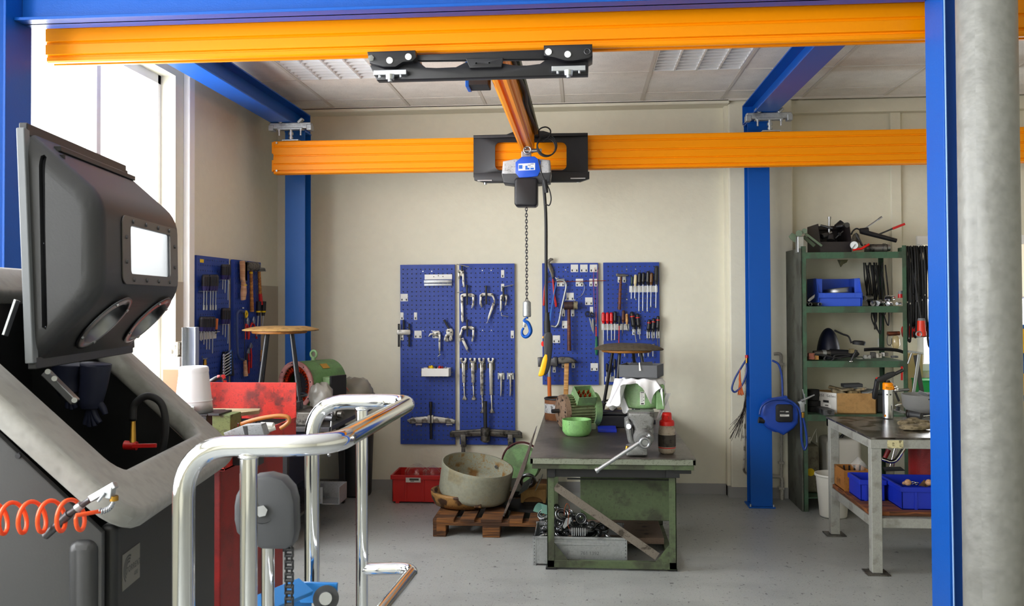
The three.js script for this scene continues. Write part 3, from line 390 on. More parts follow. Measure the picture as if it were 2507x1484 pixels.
jawPuller('small two-armed puller with a sliding tommy bar beside the board edge', { yoke: [[845, 305], [860, 298], [890, 300], [897, 312], [885, 322], [860, 322], [845, 330]], arms: [[[843, 310], [857, 310], [858, 395], [850, 425], [842, 420]], [[882, 310], [896, 312], [895, 345], [886, 382], [876, 380], [885, 345]]], screw: [[866, 240], [870, 350]], tommy: [[[862, 246], [940, 230]], [[855, 455], [905, 460]], [[852, 430], [855, 455]]], rivets: [[852, 340]] });
jawPuller('two-armed puller with crossed jaws above the row of arms', { yoke: [[562, 540], [580, 528], [640, 530], [658, 542], [655, 562], [620, 552], [605, 548], [585, 556], [562, 560]], arms: [[[562, 545], [576, 545], [560, 610], [556, 645], [542, 640], [545, 600]], [[640, 535], [657, 540], [656, 610], [645, 645], [634, 642], [642, 600]], [[558, 622], [575, 612], [612, 690], [605, 712], [594, 700]]], screw: [[604, 482], [606, 605]], tommy: [[[602, 705], [618, 722]]], rivets: [[570, 552], [648, 552], [565, 628]] });
// puller arms hung in a row
for (const [x, b, t] of [[577, 1068, 942], [644, 1068, 942], [709, 1162, 1030], [776, 1162, 1030]]) {
  const long = b > 1100, o = thing('puller_arm', long ? 'long forked puller arm hanging on the puller board' : 'short forked puller arm hanging on the puller board', 'puller arm', long ? 'long puller arms' : 'short puller arms'), z = WZ - 0.02, k = x - 577;
  part(o, 'fork', [pl(c1, [[552 + k, 764], [560 + k, 760], [570 + k, 762], [568 + k, 778], [577 + k, 786], [586 + k, 778], [584 + k, 762], [594 + k, 760], [602 + k, 766], [600 + k, 790], [590 + k, 800], [566 + k, 800], [555 + k, 790]], z - 0.006, 0.02, 0.003)], M.lightIron);
  part(o, 'shank', [pl(c1, [[565 + k, 795], [590 + k, 795], [590 + k, t], [568 + k, t]], z - 0.004, 0.016, 0.003), pl(c1, [[575 + k, 800], [581 + k, 800], [581 + k, t - 4], [576 + k, t - 4]], z - 0.008, 0.008, 0.001)], M.lightIron);
  part(o, 'claw', [pl(c1, [[576 + k, t], [586 + k, t], [588 + k, b - 35], [600 + k, b - 10], [597 + k, b], [573 + k, b], [570 + k, b - 10], [580 + k, b - 35]], z, 0.012, 0.002)], M.lightIron);
  part(o, 'retaining_clip', [pl(c1, [[552 + k, 802], [566 + k, 802], [566 + k, 835], [552 + k, 835]], z + 0.01, 0.008, 0.001), pl(c1, [[592 + k, 802], [606 + k, 802], [606 + k, 850], [592 + k, 850]], z + 0.01, 0.008, 0.001)], M.dark);
}
for (const x of [849, 917]) { const o = thing('puller_arm', 'short pointed puller arm in a dark clip at the right of the puller board', 'puller arm', 'pointed puller arms'), k = x - 849, z = WZ - 0.016; part(o, 'clip', [pl(c1, [[826 + k, 870], [874 + k, 870], [876 + k, 918], [862 + k, 918], [860 + k, 890], [840 + k, 890], [838 + k, 918], [826 + k, 916]], z, 0.012, 0.001)], M.zinc); part(o, 'arm', [pl(c1, [[834 + k, 874], [868 + k, 874], [858 + k, 900], [856 + k, 1010], [850 + k, 1045], [844 + k, 1035], [846 + k, 1000], [844 + k, 905]], z - 0.012, 0.014, 0.003)], M.lightIron); }
{ // large bar pullers at the foot of the boards
  const o = thing('gear_puller', 'wide cast bar puller at the foot of the tray board', 'puller'), z = WZ - 0.03;
  part(o, 'crossbar', [pl(c1, [[165, 1212], [200, 1196], [300, 1186], [372, 1186], [498, 1204], [517, 1216], [512, 1240], [380, 1234], [300, 1234], [190, 1240]], z - 0.012, 0.03, 0.006), pl(c1, [[316, 1178], [358, 1178], [358, 1236], [316, 1236]], z - 0.02, 0.045, 0.004)], M.lightIron);
  part(o, 'spindle', [rd(c1, [340, 1080], [343, 1350], z - 0.01, 0.012), rd(c1, [340, 1080], [340, 1120], z - 0.01, 0.015, 0.015, z - 0.01, 6)], M.black);
  for (const x of [230, 450]) part(o, 'hook_strip', [pl(c1, [[x, 1238], [x + 46, 1238], [x + 46, 1250], [x, 1250]], z + 0.012, 0.012, 0.001)], M.zinc);
  const p = thing('gear_puller', 'very wide cast bar puller with two hanging legs at the foot of the puller board', 'puller'), y = WZ - 0.05;
  part(p, 'crossbar', [pl(c1, [[476, 1322], [478, 1300], [492, 1292], [700, 1278], [772, 1278], [985, 1292], [1002, 1306], [1005, 1345], [770, 1330], [705, 1330], [478, 1338]], y, 0.03, 0.006), pl(c1, [[498, 1298], [700, 1284], [770, 1284], [980, 1298], [980, 1304], [770, 1292], [700, 1292], [498, 1306]], y - 0.008, 0.01, 0.002)], M.iron);
  part(p, 'boss', [rd(c1, [738, 1268], [738, 1362], y - 0.015, 0.04, 0.04, y - 0.015, 24), rd(c1, [738, 1362], [738, 1374], y - 0.015, 0.04, 0.02, y - 0.015, 24)], M.iron);
  part(p, 'spindle', [rd(c1, [735, 1082], [737, 1275], y - 0.015, 0.0165), rd(c1, [735, 1076], [735, 1112], y - 0.015, 0.019, 0.019, y - 0.015, 6)], M.dark);
  for (const [k, b] of [[0, 1452], [342, 1476]]) { const lg = part(p, 'hanging_leg', [pl(c1, [[556 + k, 1318], [592 + k, 1318], [594 + k, 1408], [558 + k, 1408]], y - 0.012, 0.05, 0.003), pl(c1, [[562 + k, 1400], [590 + k, 1400], [590 + k, b], [562 + k, b]], y, 0.014, 0.002)], M.iron); for (const q of [1376, 1398]) part(lg, 'bolt', [cyl(PZ(...c1(574 + k, q), y - 0.01), PZ(...c1(574 + k, q), y - 0.022), 0.009, 0.009, 6)], M.black); }
}
// ---- hacksaw board
const Z3 = WZ - 0.025;
{ const o = thing('water_pump_pliers', 'long water pump pliers with red grips at the edge of the hacksaw board', 'pliers');
  part(o, 'jaws', [pl(c2, [[300, 60], [325, 42], [350, 48], [352, 62], [330, 70], [318, 85], [330, 105], [352, 150], [356, 215], [342, 245], [325, 180], [300, 120], [290, 85]], Z3, 0.014, 0.004)], M.iron);
  part(o, 'grip', [pl(c2, [[340, 235], [352, 232], [368, 380], [386, 470], [382, 490], [368, 488], [350, 390]], Z3 - 0.004, 0.018, 0.005)], M.redT); part(o, 'grip', [pl(c2, [[286, 170], [296, 175], [280, 330], [272, 470], [262, 482], [254, 470], [262, 340]], Z3 - 0.004, 0.018, 0.005)], M.redT); }
{ const o = thing('hacksaw', 'hacksaw with a grey bow and a blue blade', 'hacksaw'), z = Z3 - 0.01, t = (q) => q.map((p) => PZ(...c2(...p), z));
  part(o, 'bow', [sweep(new THREE.CatmullRomCurve3(t([[380, 250], [410, 242], [445, 250], [467, 280], [466, 320], [430, 480], [405, 610], [392, 650], [370, 670], [330, 660]]), false, 'catmullrom', 0.2).getPoints(50), 0.0095, 8)], M.galv);
  part(o, 'blade', [pl(c2, [[373, 255], [381, 262], [330, 560], [322, 650], [314, 640], [322, 540]], z, 0.006, 0.001)], paint(0x2b6fc0, 0.4)); part(o, 'wing_nut', [pl(c2, [[362, 215], [385, 225], [400, 218], [398, 232], [378, 242]], z - 0.01, 0.014, 0.003)], M.zinc); }
{ const o = thing('mallet', 'large mallet with a rawhide head and a dark red wooden handle', 'mallet'), z = Z3 - 0.035; part(o, 'head', [rd(c2, [448, 478], [536, 474], z, 0.034, 0.034, z, 24)], dirty(0x3b2420, 0x201512, 0.1, 0.6, 131, 0.6)); part(o, 'face', [rd(c2, [536, 474], [572, 475], z, 0.036, 0.034, z, 24)], dirty(0x8d8468, 0x5d5644, 0.1, 0.6, 132, 0.8)); part(o, 'handle', [rd(c2, [492, 505], [496, 886], z, 0.0135, 0.018)], M.woodD); }
{ const o = thing('scissors', 'scissors with dark blue plastic handles', 'scissors'), z = Z3; for (const [x, y, r] of [[663, 552, 0.019], [702, 562, 0.015]]) part(o, 'finger_loop', [new THREE.TorusGeometry(r, 0.006, 8, 20).translate(...PZ(...c2(x, y), z).toArray())], M.navy); part(o, 'blade', [pl(c2, [[672, 580], [690, 600], [712, 690], [718, 738], [702, 700], [682, 620]], z, 0.005, 0.001)], M.steel); part(o, 'blade', [pl(c2, [[705, 590], [716, 600], [722, 735], [712, 690], [700, 640]], z + 0.005, 0.005, 0.001)], M.steel); }
{ const o = thing('scraper', 'long scraper with a green handle and a red shaft', 'scraper'); part(o, 'handle', [pl(c2, [[733, 752], [749, 752], [756, 880], [750, 920], [738, 932], [728, 900]], Z3, 0.016, 0.005)], paint(0x0d6b4c, 0.4)); part(o, 'shaft', [rd(c2, [740, 668], [741, 755], Z3 - 0.008, 0.006)], M.redT); part(o, 'tip', [rd(c2, [741, 660], [739, 640], Z3 - 0.008, 0.004, 0.001)], M.steel); }
solo('brazing_rod', 'thin copper brazing rod laid level across the clips', 'rod', [rd(c2, [300, 263], [828, 249], WZ - 0.018, 0.0028)], M.copper);
for (const [a, b, n] of [[718, 722, 640], [752, 748, 660]]) solo('copper_wire', 'thin reddish wire hanging straight down the right side of the hacksaw board', 'wire', [sweep(new THREE.CatmullRomCurve3([[a + 12, 130], [a, 180], [b, 400], [741, n]].map((p) => PZ(...c2(...p), WZ - 0.014))).getPoints(16), 0.0016, 5)], M.copper, 'reddish hanging wires');
solo('wire_loop', 'grey curved wire loop hooked in a double clip on the hacksaw board', 'wire', [sweep(new THREE.CatmullRomCurve3([[585, 275], [605, 262], [628, 280], [634, 320], [618, 370], [585, 400], [570, 398]].map((p) => PZ(...c2(...p), WZ - 0.014))).getPoints(24), 0.0022, 6)], M.steel);
{ const o = thing('sledge_hammer', 'heavy sledge hammer with an orange handle leaning on the hacksaw board', 'hammer'), z = Z3 - 0.06; part(o, 'head', [pl(c2, [[208, 950], [250, 945], [255, 955], [345, 955], [350, 945], [386, 942], [390, 1030], [350, 1034], [345, 1022], [255, 1022], [250, 1034], [212, 1034]], z - 0.025, 0.055, 0.008)], M.steelD); part(o, 'handle_sleeve', [rd(c2, [318, 1020], [316, 1124], z, 0.014)], M.galv); part(o, 'handle', [rd(c2, [313, 1122], [318, 1322], z, 0.0165, 0.0165)], paint(0xc8661f, 0.5)); }
{ const o = thing('cross_peen_hammer', 'cross peen hammer with a wide pale wooden handle leaning on the hacksaw board', 'hammer'), z = Z3 - 0.05; part(o, 'head', [pl(c2, [[388, 950], [420, 942], [500, 945], [552, 972], [570, 990], [552, 1000], [500, 998], [430, 1005], [392, 1008]], z - 0.02, 0.05, 0.008)], M.iron); part(o, 'handle', [pl(c2, [[450, 1000], [494, 1000], [492, 1100], [486, 1320], [442, 1320], [448, 1120]], z - 0.014, 0.03, 0.008)], M.woodL); }
// ---- screwdriver board
function driver(name, label, group, P, top, neck, tip, rh, rs, hm, sm2 = M.zinc, cap) { // round handle, shank and blade between three points
  const o = thing(name, label, 'screwdriver', group), a = P(...top), b = P(...neck), c = P(...tip), d = b.clone().sub(a), at = (t) => a.clone().addScaledVector(d, t);
  part(o, 'handle', [cyl(at(0.0), at(0.1), rh * 0.6, rh * 0.95), cyl(at(0.1), at(0.75), rh * 0.95, rh * 1.05), cyl(at(0.75), at(0.9), rh * 1.05, rh * 0.7), cyl(at(0.9), at(1), rh * 0.7, rh * 0.8)], hm);
  if (cap) part(o, 'coloured_band', [cyl(at(0.24), at(0.3), rh * 1.12, rh * 1.12)], cap);
  part(o, 'shank', [cyl(b, b.clone().lerp(c, 0.93), rs), bar(b.clone().lerp(c, 0.92), c, rs * 2.4, rs * 0.7)], sm2); return o;
}
const P4 = (x, y) => PZ(...c2(x, y), WZ - 0.024);
{ const o = thing('cross_peen_hammer', 'small hammer with a dark reddish wooden handle on the screwdriver board', 'hammer'), z = Z3 - 0.02; part(o, 'head', [pl(c2, [[920, 186], [942, 182], [946, 190], [985, 188], [1040, 198], [1030, 208], [985, 212], [946, 214], [922, 210]], z - 0.01, 0.03, 0.004)], M.iron); part(o, 'handle', [rd(c2, [966, 205], [958, 340], z, 0.009, 0.0125), rd(c2, [958, 340], [951, 514], z, 0.0125, 0.0145)], M.woodD); }
for (const [x0, y0, x1, y1, lab] of [[1040, 297, 1297, 355, 'upper white screwdriver rail on the screwdriver board'], [788, 643, 1040, 698, 'lower white screwdriver rail on the screwdriver board'], [822, 1120, 905, 1168, 'short white rail low on the board behind the stool leg']]) { const o = thing('tool_rail', lab, 'rail'), a = PZ(...c2(x0, y0), WZ), b = PZ(...c2(x1, y1), WZ); part(o, 'strip', [B(a.x, b.x, b.y, a.y, -WZ + 0.001, -WZ + 0.004, 0.001), B(a.x, b.x, a.y - 0.004, a.y, -WZ + 0.001, -WZ + 0.018, 0.001)], clipMat); const n = Math.round((b.x - a.x) / 0.04); for (let i = 0; i < n; i++) { const x = a.x + (i + 0.5) * (b.x - a.x) / n; part(o, 'slot_tab', [B(x - 0.006, x + 0.006, a.y - 0.03, a.y - 0.004, -WZ + 0.003, -WZ + 0.009)], clipMat); } }
const bk = paint(0x1b1b1d, 0.4), amber = MAT({ map: woodTex(0x8a5a2a, 0x3a2410, 0.06, 133), roughness: 0.4 });
[[1062, 210, 298, 415, 0.010, paint(0x1e3c34, 0.4), 'slim dark green'], [1094, 195, 300, 412, 0.013, paint(0xd6c79c, 0.4), 'cream'], [1131, 175, 290, 528, 0.015, bk, 'thick black'], [1166, 175, 285, 525, 0.014, bk, 'plain black'], [1207, 163, 290, 530, 0.015, paint(0x232325, 0.3), 'glossy black'], [1240, 178, 290, 490, 0.0145, amber, 'mottled brown'], [1285, 115, 285, 498, 0.017, paint(0x242424, 0.6), 'tall ribbed black']].forEach(([x, a, b, c, r, m, l]) => driver('screwdriver', `${l} handled screwdriver in the upper white rail`, null, P4, [x + 4, a], [x, b], [x - 3, c], r, 0.0042, m));
[[805, 538], [842, 538], [878, 538]].forEach(([x, a]) => driver('screwdriver', 'red handled screwdriver in the lower white rail', 'red screwdrivers in the lower rail', P4, [x, a], [x + 1, 640], [x + 2, 795], 0.0145, 0.0042, MAT({ color: 0xd4151a, roughness: 0.25 })));
driver('screwdriver', 'black handled screwdriver beside the red ones in the lower white rail', null, P4, [913, 528], [911, 640], [908, 790], 0.0135, 0.0045, bk);
driver('screwdriver', 'thin black tool with a long red shank in the lower white rail', null, P4, [951, 568], [950, 660], [946, 822], 0.008, 0.0045, bk, M.redT);
driver('file', 'file with a tall brown wooden handle in the lower white rail', null, P4, [988, 518], [985, 632], [982, 730], 0.0125, 0.005, M.woodD, M.steelD).userData.category = 'file';
driver('file', 'file with a short ochre wooden handle in the lower white rail', null, P4, [1018, 550], [1020, 645], [1034, 710], 0.0115, 0.005, M.woodL, M.steelD).userData.category = 'file';
for (const [t, n, c, r] of [[[1062, 532], [1085, 690], [1106, 808], 0.018], [[1114, 548], [1128, 685], [1138, 782], 0.016]]) driver('screwdriver', 'slanted black and red screwdriver in a wire clip on the screwdriver board', 'slanted black and red screwdrivers', P4, t, n, c, r, 0.0045, bk, M.steel, M.redP);
for (const [t, n, c] of [[[1224, 602], [1212, 715], [1213, 790]], [[1264, 590], [1255, 715], [1256, 800]], [[1304, 570], [1298, 710], [1300, 850]]]) driver('screwdriver', 'slim black and red screwdriver at the right edge of the screwdriver board', 'slim black and red screwdrivers', P4, t, n, c, 0.0155, 0.004, bk, M.steelD, M.redP);
for (const q of [[1202, 710, 1224, 765], [1246, 710, 1268, 765], [1288, 710, 1312, 765], [1072, 680, 1094, 735], [1116, 675, 1140, 730]]) clip(c2, ...q, 'narrow white tool clip with a screwdriver in it', 'screwdriver clips');
for (const [x, a, b, c] of [[838, 1000, 1080, 1170], [872, 1010, 1085, 1165], [908, 960, 1060, 1160]]) driver('screwdriver', 'black handled tool in the low rail behind the stool leg', 'tools in the low rail', P4, [x, a], [x, b], [x, c], 0.01, 0.005, bk, M.galv);
for (const x of [1000, 1085, 1128, 1170, 1214, 1256]) { const o = thing('spanner', 'open spanner hanging behind the right stool', 'spanner', 'spanners behind the stool'); part(o, 'shank', [pl(c2, [[x - 5, 880], [x + 5, 880], [x + 5, 940], [x - 5, 940]], Z3, 0.006, 0.001)], M.zinc); part(o, 'ring', [new THREE.TorusGeometry(0.009, 0.004, 6, 16).translate(...P4(x, 838).toArray())], M.zinc); part(o, 'neck', [pl(c2, [[x - 5, 850], [x + 5, 850], [x + 5, 884], [x - 5, 884]], Z3, 0.006, 0.001)], M.zinc); }

// ---------------------------------------------------------------- tool boards on the left wall
const lw = crop(470, 610, 4.495), LX = LWX + 0.03;
const PL = (x, y, off = 0.025) => PX(...lw(x, y), LX + off);
function sidePlate(pts, off, t, b = 0.002) { const q = pts.map(([x, y]) => { const p = PL(x, y, off); return [-p.z, p.y]; }); return ext(q, t, Math.min(b, t * 0.3)).rotateY(Math.PI / 2).translate(LX + off, 0, 0); }
for (const [a, b, lab] of [[[50, 68], [408, 105], 'blue tool board of nut drivers beside the window'], [[458, 115], [757, 143], 'blue tool board with brush and hammers in the corner']]) {
  const p = PL(...a, 0), q = PL(...b, 0), w = p.z - q.z, y1 = 1.925, y0 = 0.43, o = thing('tool_board', lab, 'tool board');
  part(o, 'sheet', [pegGeo(w, y1 - y0).rotateY(Math.PI / 2).translate(LX - 0.002, y0, p.z)], M.peg);
  for (const g of [B(LX - 0.022, LX - 0.002, y1 - 0.002, y1, q.z, p.z), B(LX - 0.022, LX - 0.002, y0, y0 + 0.002, q.z, p.z), B(LX - 0.022, LX - 0.002, y0, y1, p.z - 0.002, p.z), B(LX - 0.022, LX - 0.002, y0, y1, q.z, q.z + 0.002)]) part(o, 'folded_edge', [g], M.peg);
  if (a[0] < 100) { const s = PL(110, 130, 0.001); part(o, 'yellow_label', [B(LX, LX + 0.001, s.y - 0.012, s.y + 0.012, s.z - 0.03, s.z + 0.03)], M.yel2); }
}
const hb = paint(0x171722, 0.4), hp = paint(0x2a2568, 0.4);
function nutDriver(x, t, n, c, lab, grp, socket) {
  const o = thing('nut_driver', lab, 'nut driver', grp), a = PL(x, t, 0.045), b = PL(x - 4, n, 0.035), e = PL(x - 8, c, 0.03), d = b.clone().sub(a), k = (s) => a.clone().addScaledVector(d, s);
  part(o, 'handle', [cyl(k(0), k(0.12), 0.012, 0.0175), cyl(k(0.12), k(0.7), 0.0175, 0.0185)], hb); part(o, 'collar', [cyl(k(0.7), k(1), 0.017, 0.013)], hp); part(o, 'shank', [cyl(b, e, 0.0042), ...(socket ? [cyl(b.clone().lerp(e, 0.75), e, 0.009)] : [])], M.zinc);
  part(o, 'spring_clip', [cyl(b.clone().add(V(-0.03, -0.006, 0.016)), b.clone().add(V(0.006, -0.006, 0.016)), 0.003), cyl(b.clone().add(V(-0.03, -0.006, -0.016)), b.clone().add(V(0.006, -0.006, -0.016)), 0.003)], M.zinc);
}
for (const [i, x] of [135, 165, 208, 235, 266].entries()) nutDriver(x, 282, 455, 670, 'long socket nut driver with black and violet handle, upper row of five', 'nut drivers in the upper row of five', true);
for (const [i, x] of [343, 370, 402].entries()) nutDriver(x, 170, 332, [445, 482, 562][i], 'screwdriver with black and violet handle in the topmost row of three', 'topmost three violet screwdrivers');
for (const [i, x] of [108, 138, 168, 198, 232].entries()) nutDriver(x, 745, 900, [1010, 1050, 1105, 1105, 1148][i], 'screwdriver with black and violet handle over the white rail of the left wall', 'violet screwdrivers over the white rail');
for (const [i, x] of [345, 372, 402].entries()) nutDriver(x, 650, 820, [942, 970, 1040][i], 'screwdriver with black and violet handle in the middle row of three', 'middle three violet screwdrivers');
{ const o = thing('tool_rail', 'white screwdriver rail on the nut driver board', 'rail'), a = PL(82, 920, 0), b = PL(262, 975, 0); part(o, 'strip', [B(LX + 0.001, LX + 0.005, a.y - 0.05, a.y, b.z, a.z, 0.001), B(LX + 0.001, LX + 0.03, a.y - 0.004, a.y, b.z, a.z, 0.001)], clipMat); }
{ const o = thing('file', 'file with an orange wooden handle beside the violet screwdrivers', 'file'); part(o, 'handle', [cyl(PL(272, 765), PL(268, 885), 0.012, 0.009)], paint(0xc46a2e, 0.5)); part(o, 'blade', [bar(PL(268, 885), PL(266, 930), 0.012, 0.005)], M.steelD); }
{ const o = thing('spanner_rack', 'dark tapered spanner rack holding a graded spanner set', 'spanner rack'); part(o, 'holder', [sidePlate([[330, 1130], [405, 1120], [425, 1395], [300, 1400]], 0.004, 0.03, 0.003)], M.black);
  for (let i = 0; i < 8; i++) { const y = 1135 + i * 32, s = thing('combination_spanner', 'chrome combination spanner held level in the dark tapered rack', 'spanner', 'spanners in the tapered rack'); const a = PL(350, y + 40, 0.05), b = PL(424, y - 4, 0.05); part(s, 'shank', [bar(a, b, 0.011, 0.006)], M.chrome); part(s, 'open_jaw', [cyl(b.clone().add(V(0.003, 0, 0)), b.clone().add(V(-0.004, 0, 0)), 0.016, 0.016, 12)], M.chrome); part(s, 'ring', [new THREE.TorusGeometry(0.011, 0.0045, 6, 16).rotateY(Math.PI / 2).translate(a.x, a.y, a.z)], M.chrome); } }
{ const o = thing('socket_hook', 'small zinc hook holding a brass socket near the window', 'hook'); part(o, 'hook', [sweep([PL(115, 1195, 0.01), PL(112, 1180, 0.02), PL(120, 1210, 0.03), PL(165, 1205, 0.03)], 0.004, 6)], M.zinc); part(o, 'socket', [cyl(PL(143, 1215), PL(143, 1275), 0.011, 0.013)], M.brass); }
{ const o = thing('wire_brush', 'wire brush with a pale wooden back hanging in the corner board', 'brush'); part(o, 'handle', [sidePlate([[518, 130], [545, 128], [550, 180], [548, 330], [562, 390], [566, 480], [552, 560], [532, 565], [530, 470], [538, 390], [526, 330]], 0.02, 0.03, 0.008)], M.woodP);
  for (let i = 0; i < 17; i++) part(o, 'bristle_row', [bar(PL(548, 150 + i * 12, 0.035), PL(606, 150 + i * 12, 0.035), 0.004, 0.026)], M.steel); part(o, 'yellow_band', [sidePlate([[536, 392], [562, 390], [563, 402], [537, 406]], 0.0185, 0.033, 0.003)], M.yel2); }
{ const o = thing('mallet', 'rubber mallet with a long yellow banded wooden handle on the corner board', 'mallet'); part(o, 'head', [cyl(PL(618, 190, 0.04), PL(708, 190, 0.04), 0.034, 0.034, 20)], dirty(0x6b675e, 0x4c4942, 0.1, 0.5, 141, 0.8)); part(o, 'handle', [cyl(PL(650, 225, 0.035), PL(655, 500, 0.03), 0.0125, 0.0135), cyl(PL(655, 500, 0.03), PL(660, 690, 0.03), 0.0135, 0.0165)], M.wood); part(o, 'yellow_band', [cyl(PL(650, 252, 0.035), PL(650, 270, 0.035), 0.0142)], M.yel2); }
{ const o = thing('ball_hammer', 'hammer with a wooden handle dipped in red on the corner board', 'hammer'); part(o, 'head', [cyl(PL(722, 225, 0.04), PL(790, 225, 0.04), 0.017, 0.015, 14)], M.steel); part(o, 'handle', [cyl(PL(738, 245, 0.035), PL(750, 490, 0.03), 0.0125, 0.0135)], M.wood); part(o, 'red_grip', [cyl(PL(750, 490, 0.03), PL(760, 612, 0.03), 0.015, 0.016)], M.redT); part(o, 'hook', [cyl(PL(690, 245, 0.01), PL(812, 240, 0.05), 0.004)], M.zinc); }
{ const o = thing('hacksaw', 'blue framed hacksaw with a wooden handle on the corner board', 'hacksaw'), t = (q) => q.map((p) => PL(...p, 0.03)); part(o, 'bow', [sweep(new THREE.CatmullRomCurve3(t([[575, 690], [520, 680], [498, 710], [496, 900], [505, 1150], [525, 1205], [570, 1220]]), false, 'catmullrom', 0.2).getPoints(40), 0.009, 8)], paint(0x3a4d80, 0.4)); part(o, 'handle', [cyl(PL(582, 1225, 0.03), PL(592, 1395, 0.03), 0.013, 0.018)], M.woodP); part(o, 'blade', [bar(PL(578, 700, 0.03), PL(580, 1225, 0.03), 0.003, 0.012)], M.steelD); part(o, 'wing_nut', [cyl(PL(560, 640, 0.03), PL(560, 655, 0.03), 0.01)], M.zinc); }
solo('tape_roll', 'yellow tape roll hung on the corner board', 'tape', [new THREE.TorusGeometry(0.022, 0.009, 10, 24).rotateY(Math.PI / 2).translate(...PL(594, 718, 0.02).toArray())], M.yel2);
for (const [x, n, lab, d] of [[602, 830, 'red handled pliers hanging beside the tape roll', 0], [668, 820, 'red handled pliers spread open beside the stool', 26]]) { const o = thing('pliers', lab, 'pliers'); part(o, 'jaws', [sidePlate([[x - 12, n - 40], [x - 4, n - 75], [x + 2, n - 75], [x + 12, n - 40], [x + 8, n], [x - 8, n]], 0.02, 0.014, 0.003)], M.zinc); for (const s of [-1, 1]) part(o, 'grip', [sweep([PL(x + s * 6, n - 5, 0.025), PL(x + s * (16 + d * 0.6), n + 50, 0.025), PL(x + s * (18 + d), n + 165, 0.025)], 0.008, 8)], M.redT); }
for (const [x, lab] of [[735, 'large screwdriver with a black and yellow handle, beside its twin'], [790, 'large screwdriver with a black and yellow handle, beside its twin']]) { const o = thing('screwdriver', lab, 'screwdriver', 'large black and yellow screwdrivers'); part(o, 'handle', [cyl(PL(x, 575, 0.04), PL(x - 4, 680, 0.035), 0.02, 0.02), cyl(PL(x - 4, 695, 0.035), PL(x - 6, 735, 0.035), 0.016, 0.012)], hb); part(o, 'yellow_ring', [cyl(PL(x - 4, 680, 0.035), PL(x - 4, 697, 0.035), 0.0205, 0.0185)], M.yel2); part(o, 'shank', [cyl(PL(x - 6, 735, 0.035), PL(x - 22, 960, 0.03), 0.0055)], M.steel); }
for (const [x, y, m, lab] of [[640, 1050, M.steel, 'small steel pincers hanging low on the corner board'], [614, 1110, M.steel, 'round nosed pliers hanging low on the corner board']]) { const o = thing('pliers', lab, 'pliers'); part(o, 'jaws', [sidePlate([[x - 10, y], [x, y - 22], [x + 10, y], [x + 14, y + 40], [x - 14, y + 40]], 0.02, 0.012, 0.003)], m); for (const s of [-1, 1]) part(o, 'grip', [sweep([PL(x + s * 6, y + 38, 0.025), PL(x + s * 14, y + 120, 0.025), PL(x + s * 10, y + 260, 0.025)], 0.008, 8)], s > 0 ? M.redT : M.black); }
{ const o = thing('chisel', 'chisel with an ochre handle in the corner of the board', 'chisel'); part(o, 'handle', [cyl(PL(772, 1110, 0.03), PL(764, 1240, 0.03), 0.013, 0.011)], M.woodL); part(o, 'blade', [bar(PL(764, 1240, 0.03), PL(755, 1420, 0.03), 0.014, 0.005)], M.steelD); }
// socket outlets beside the window
{ const o = thing('socket_box', 'white wall outlet with a yellow plug below the cover strip', 'outlet'), p = PX(430, 890, LWX); part(o, 'box', [B(LWX, LWX + 0.06, p.y - 0.045, p.y + 0.045, p.z - 0.05, p.z + 0.07, 0.006)], M.white); part(o, 'plug', [cyl(V(LWX + 0.03, p.y, p.z - 0.05), V(LWX + 0.03, p.y, p.z - 0.11), 0.02)], M.yellow); part(o, 'cable', [sweep([V(LWX + 0.02, p.y + 0.04, p.z + 0.02), V(LWX + 0.02, p.y + 0.12, p.z + 0.02), V(LWX + 0.02, p.y + 0.14, p.z - 0.06)], 0.008, 8)], M.plas); }
{ const o = thing('junction_box', 'grimy grey junction box under the white cover strip', 'junction box'), p = PX(427, 852, LWX); part(o, 'box', [B(LWX, LWX + 0.05, p.y - 0.045, p.y + 0.04, p.z - 0.08, p.z + 0.05, 0.006)], dirty(0xa39c8c, 0x5f584c, 0.1, 0.8, 142)); part(o, 'lid', [B(LWX + 0.05, LWX + 0.055, p.y - 0.04, p.y + 0.035, p.z - 0.075, p.z + 0.045, 0.002)], dirty(0xa39c8c, 0x5f584c, 0.1, 0.8, 143)); }

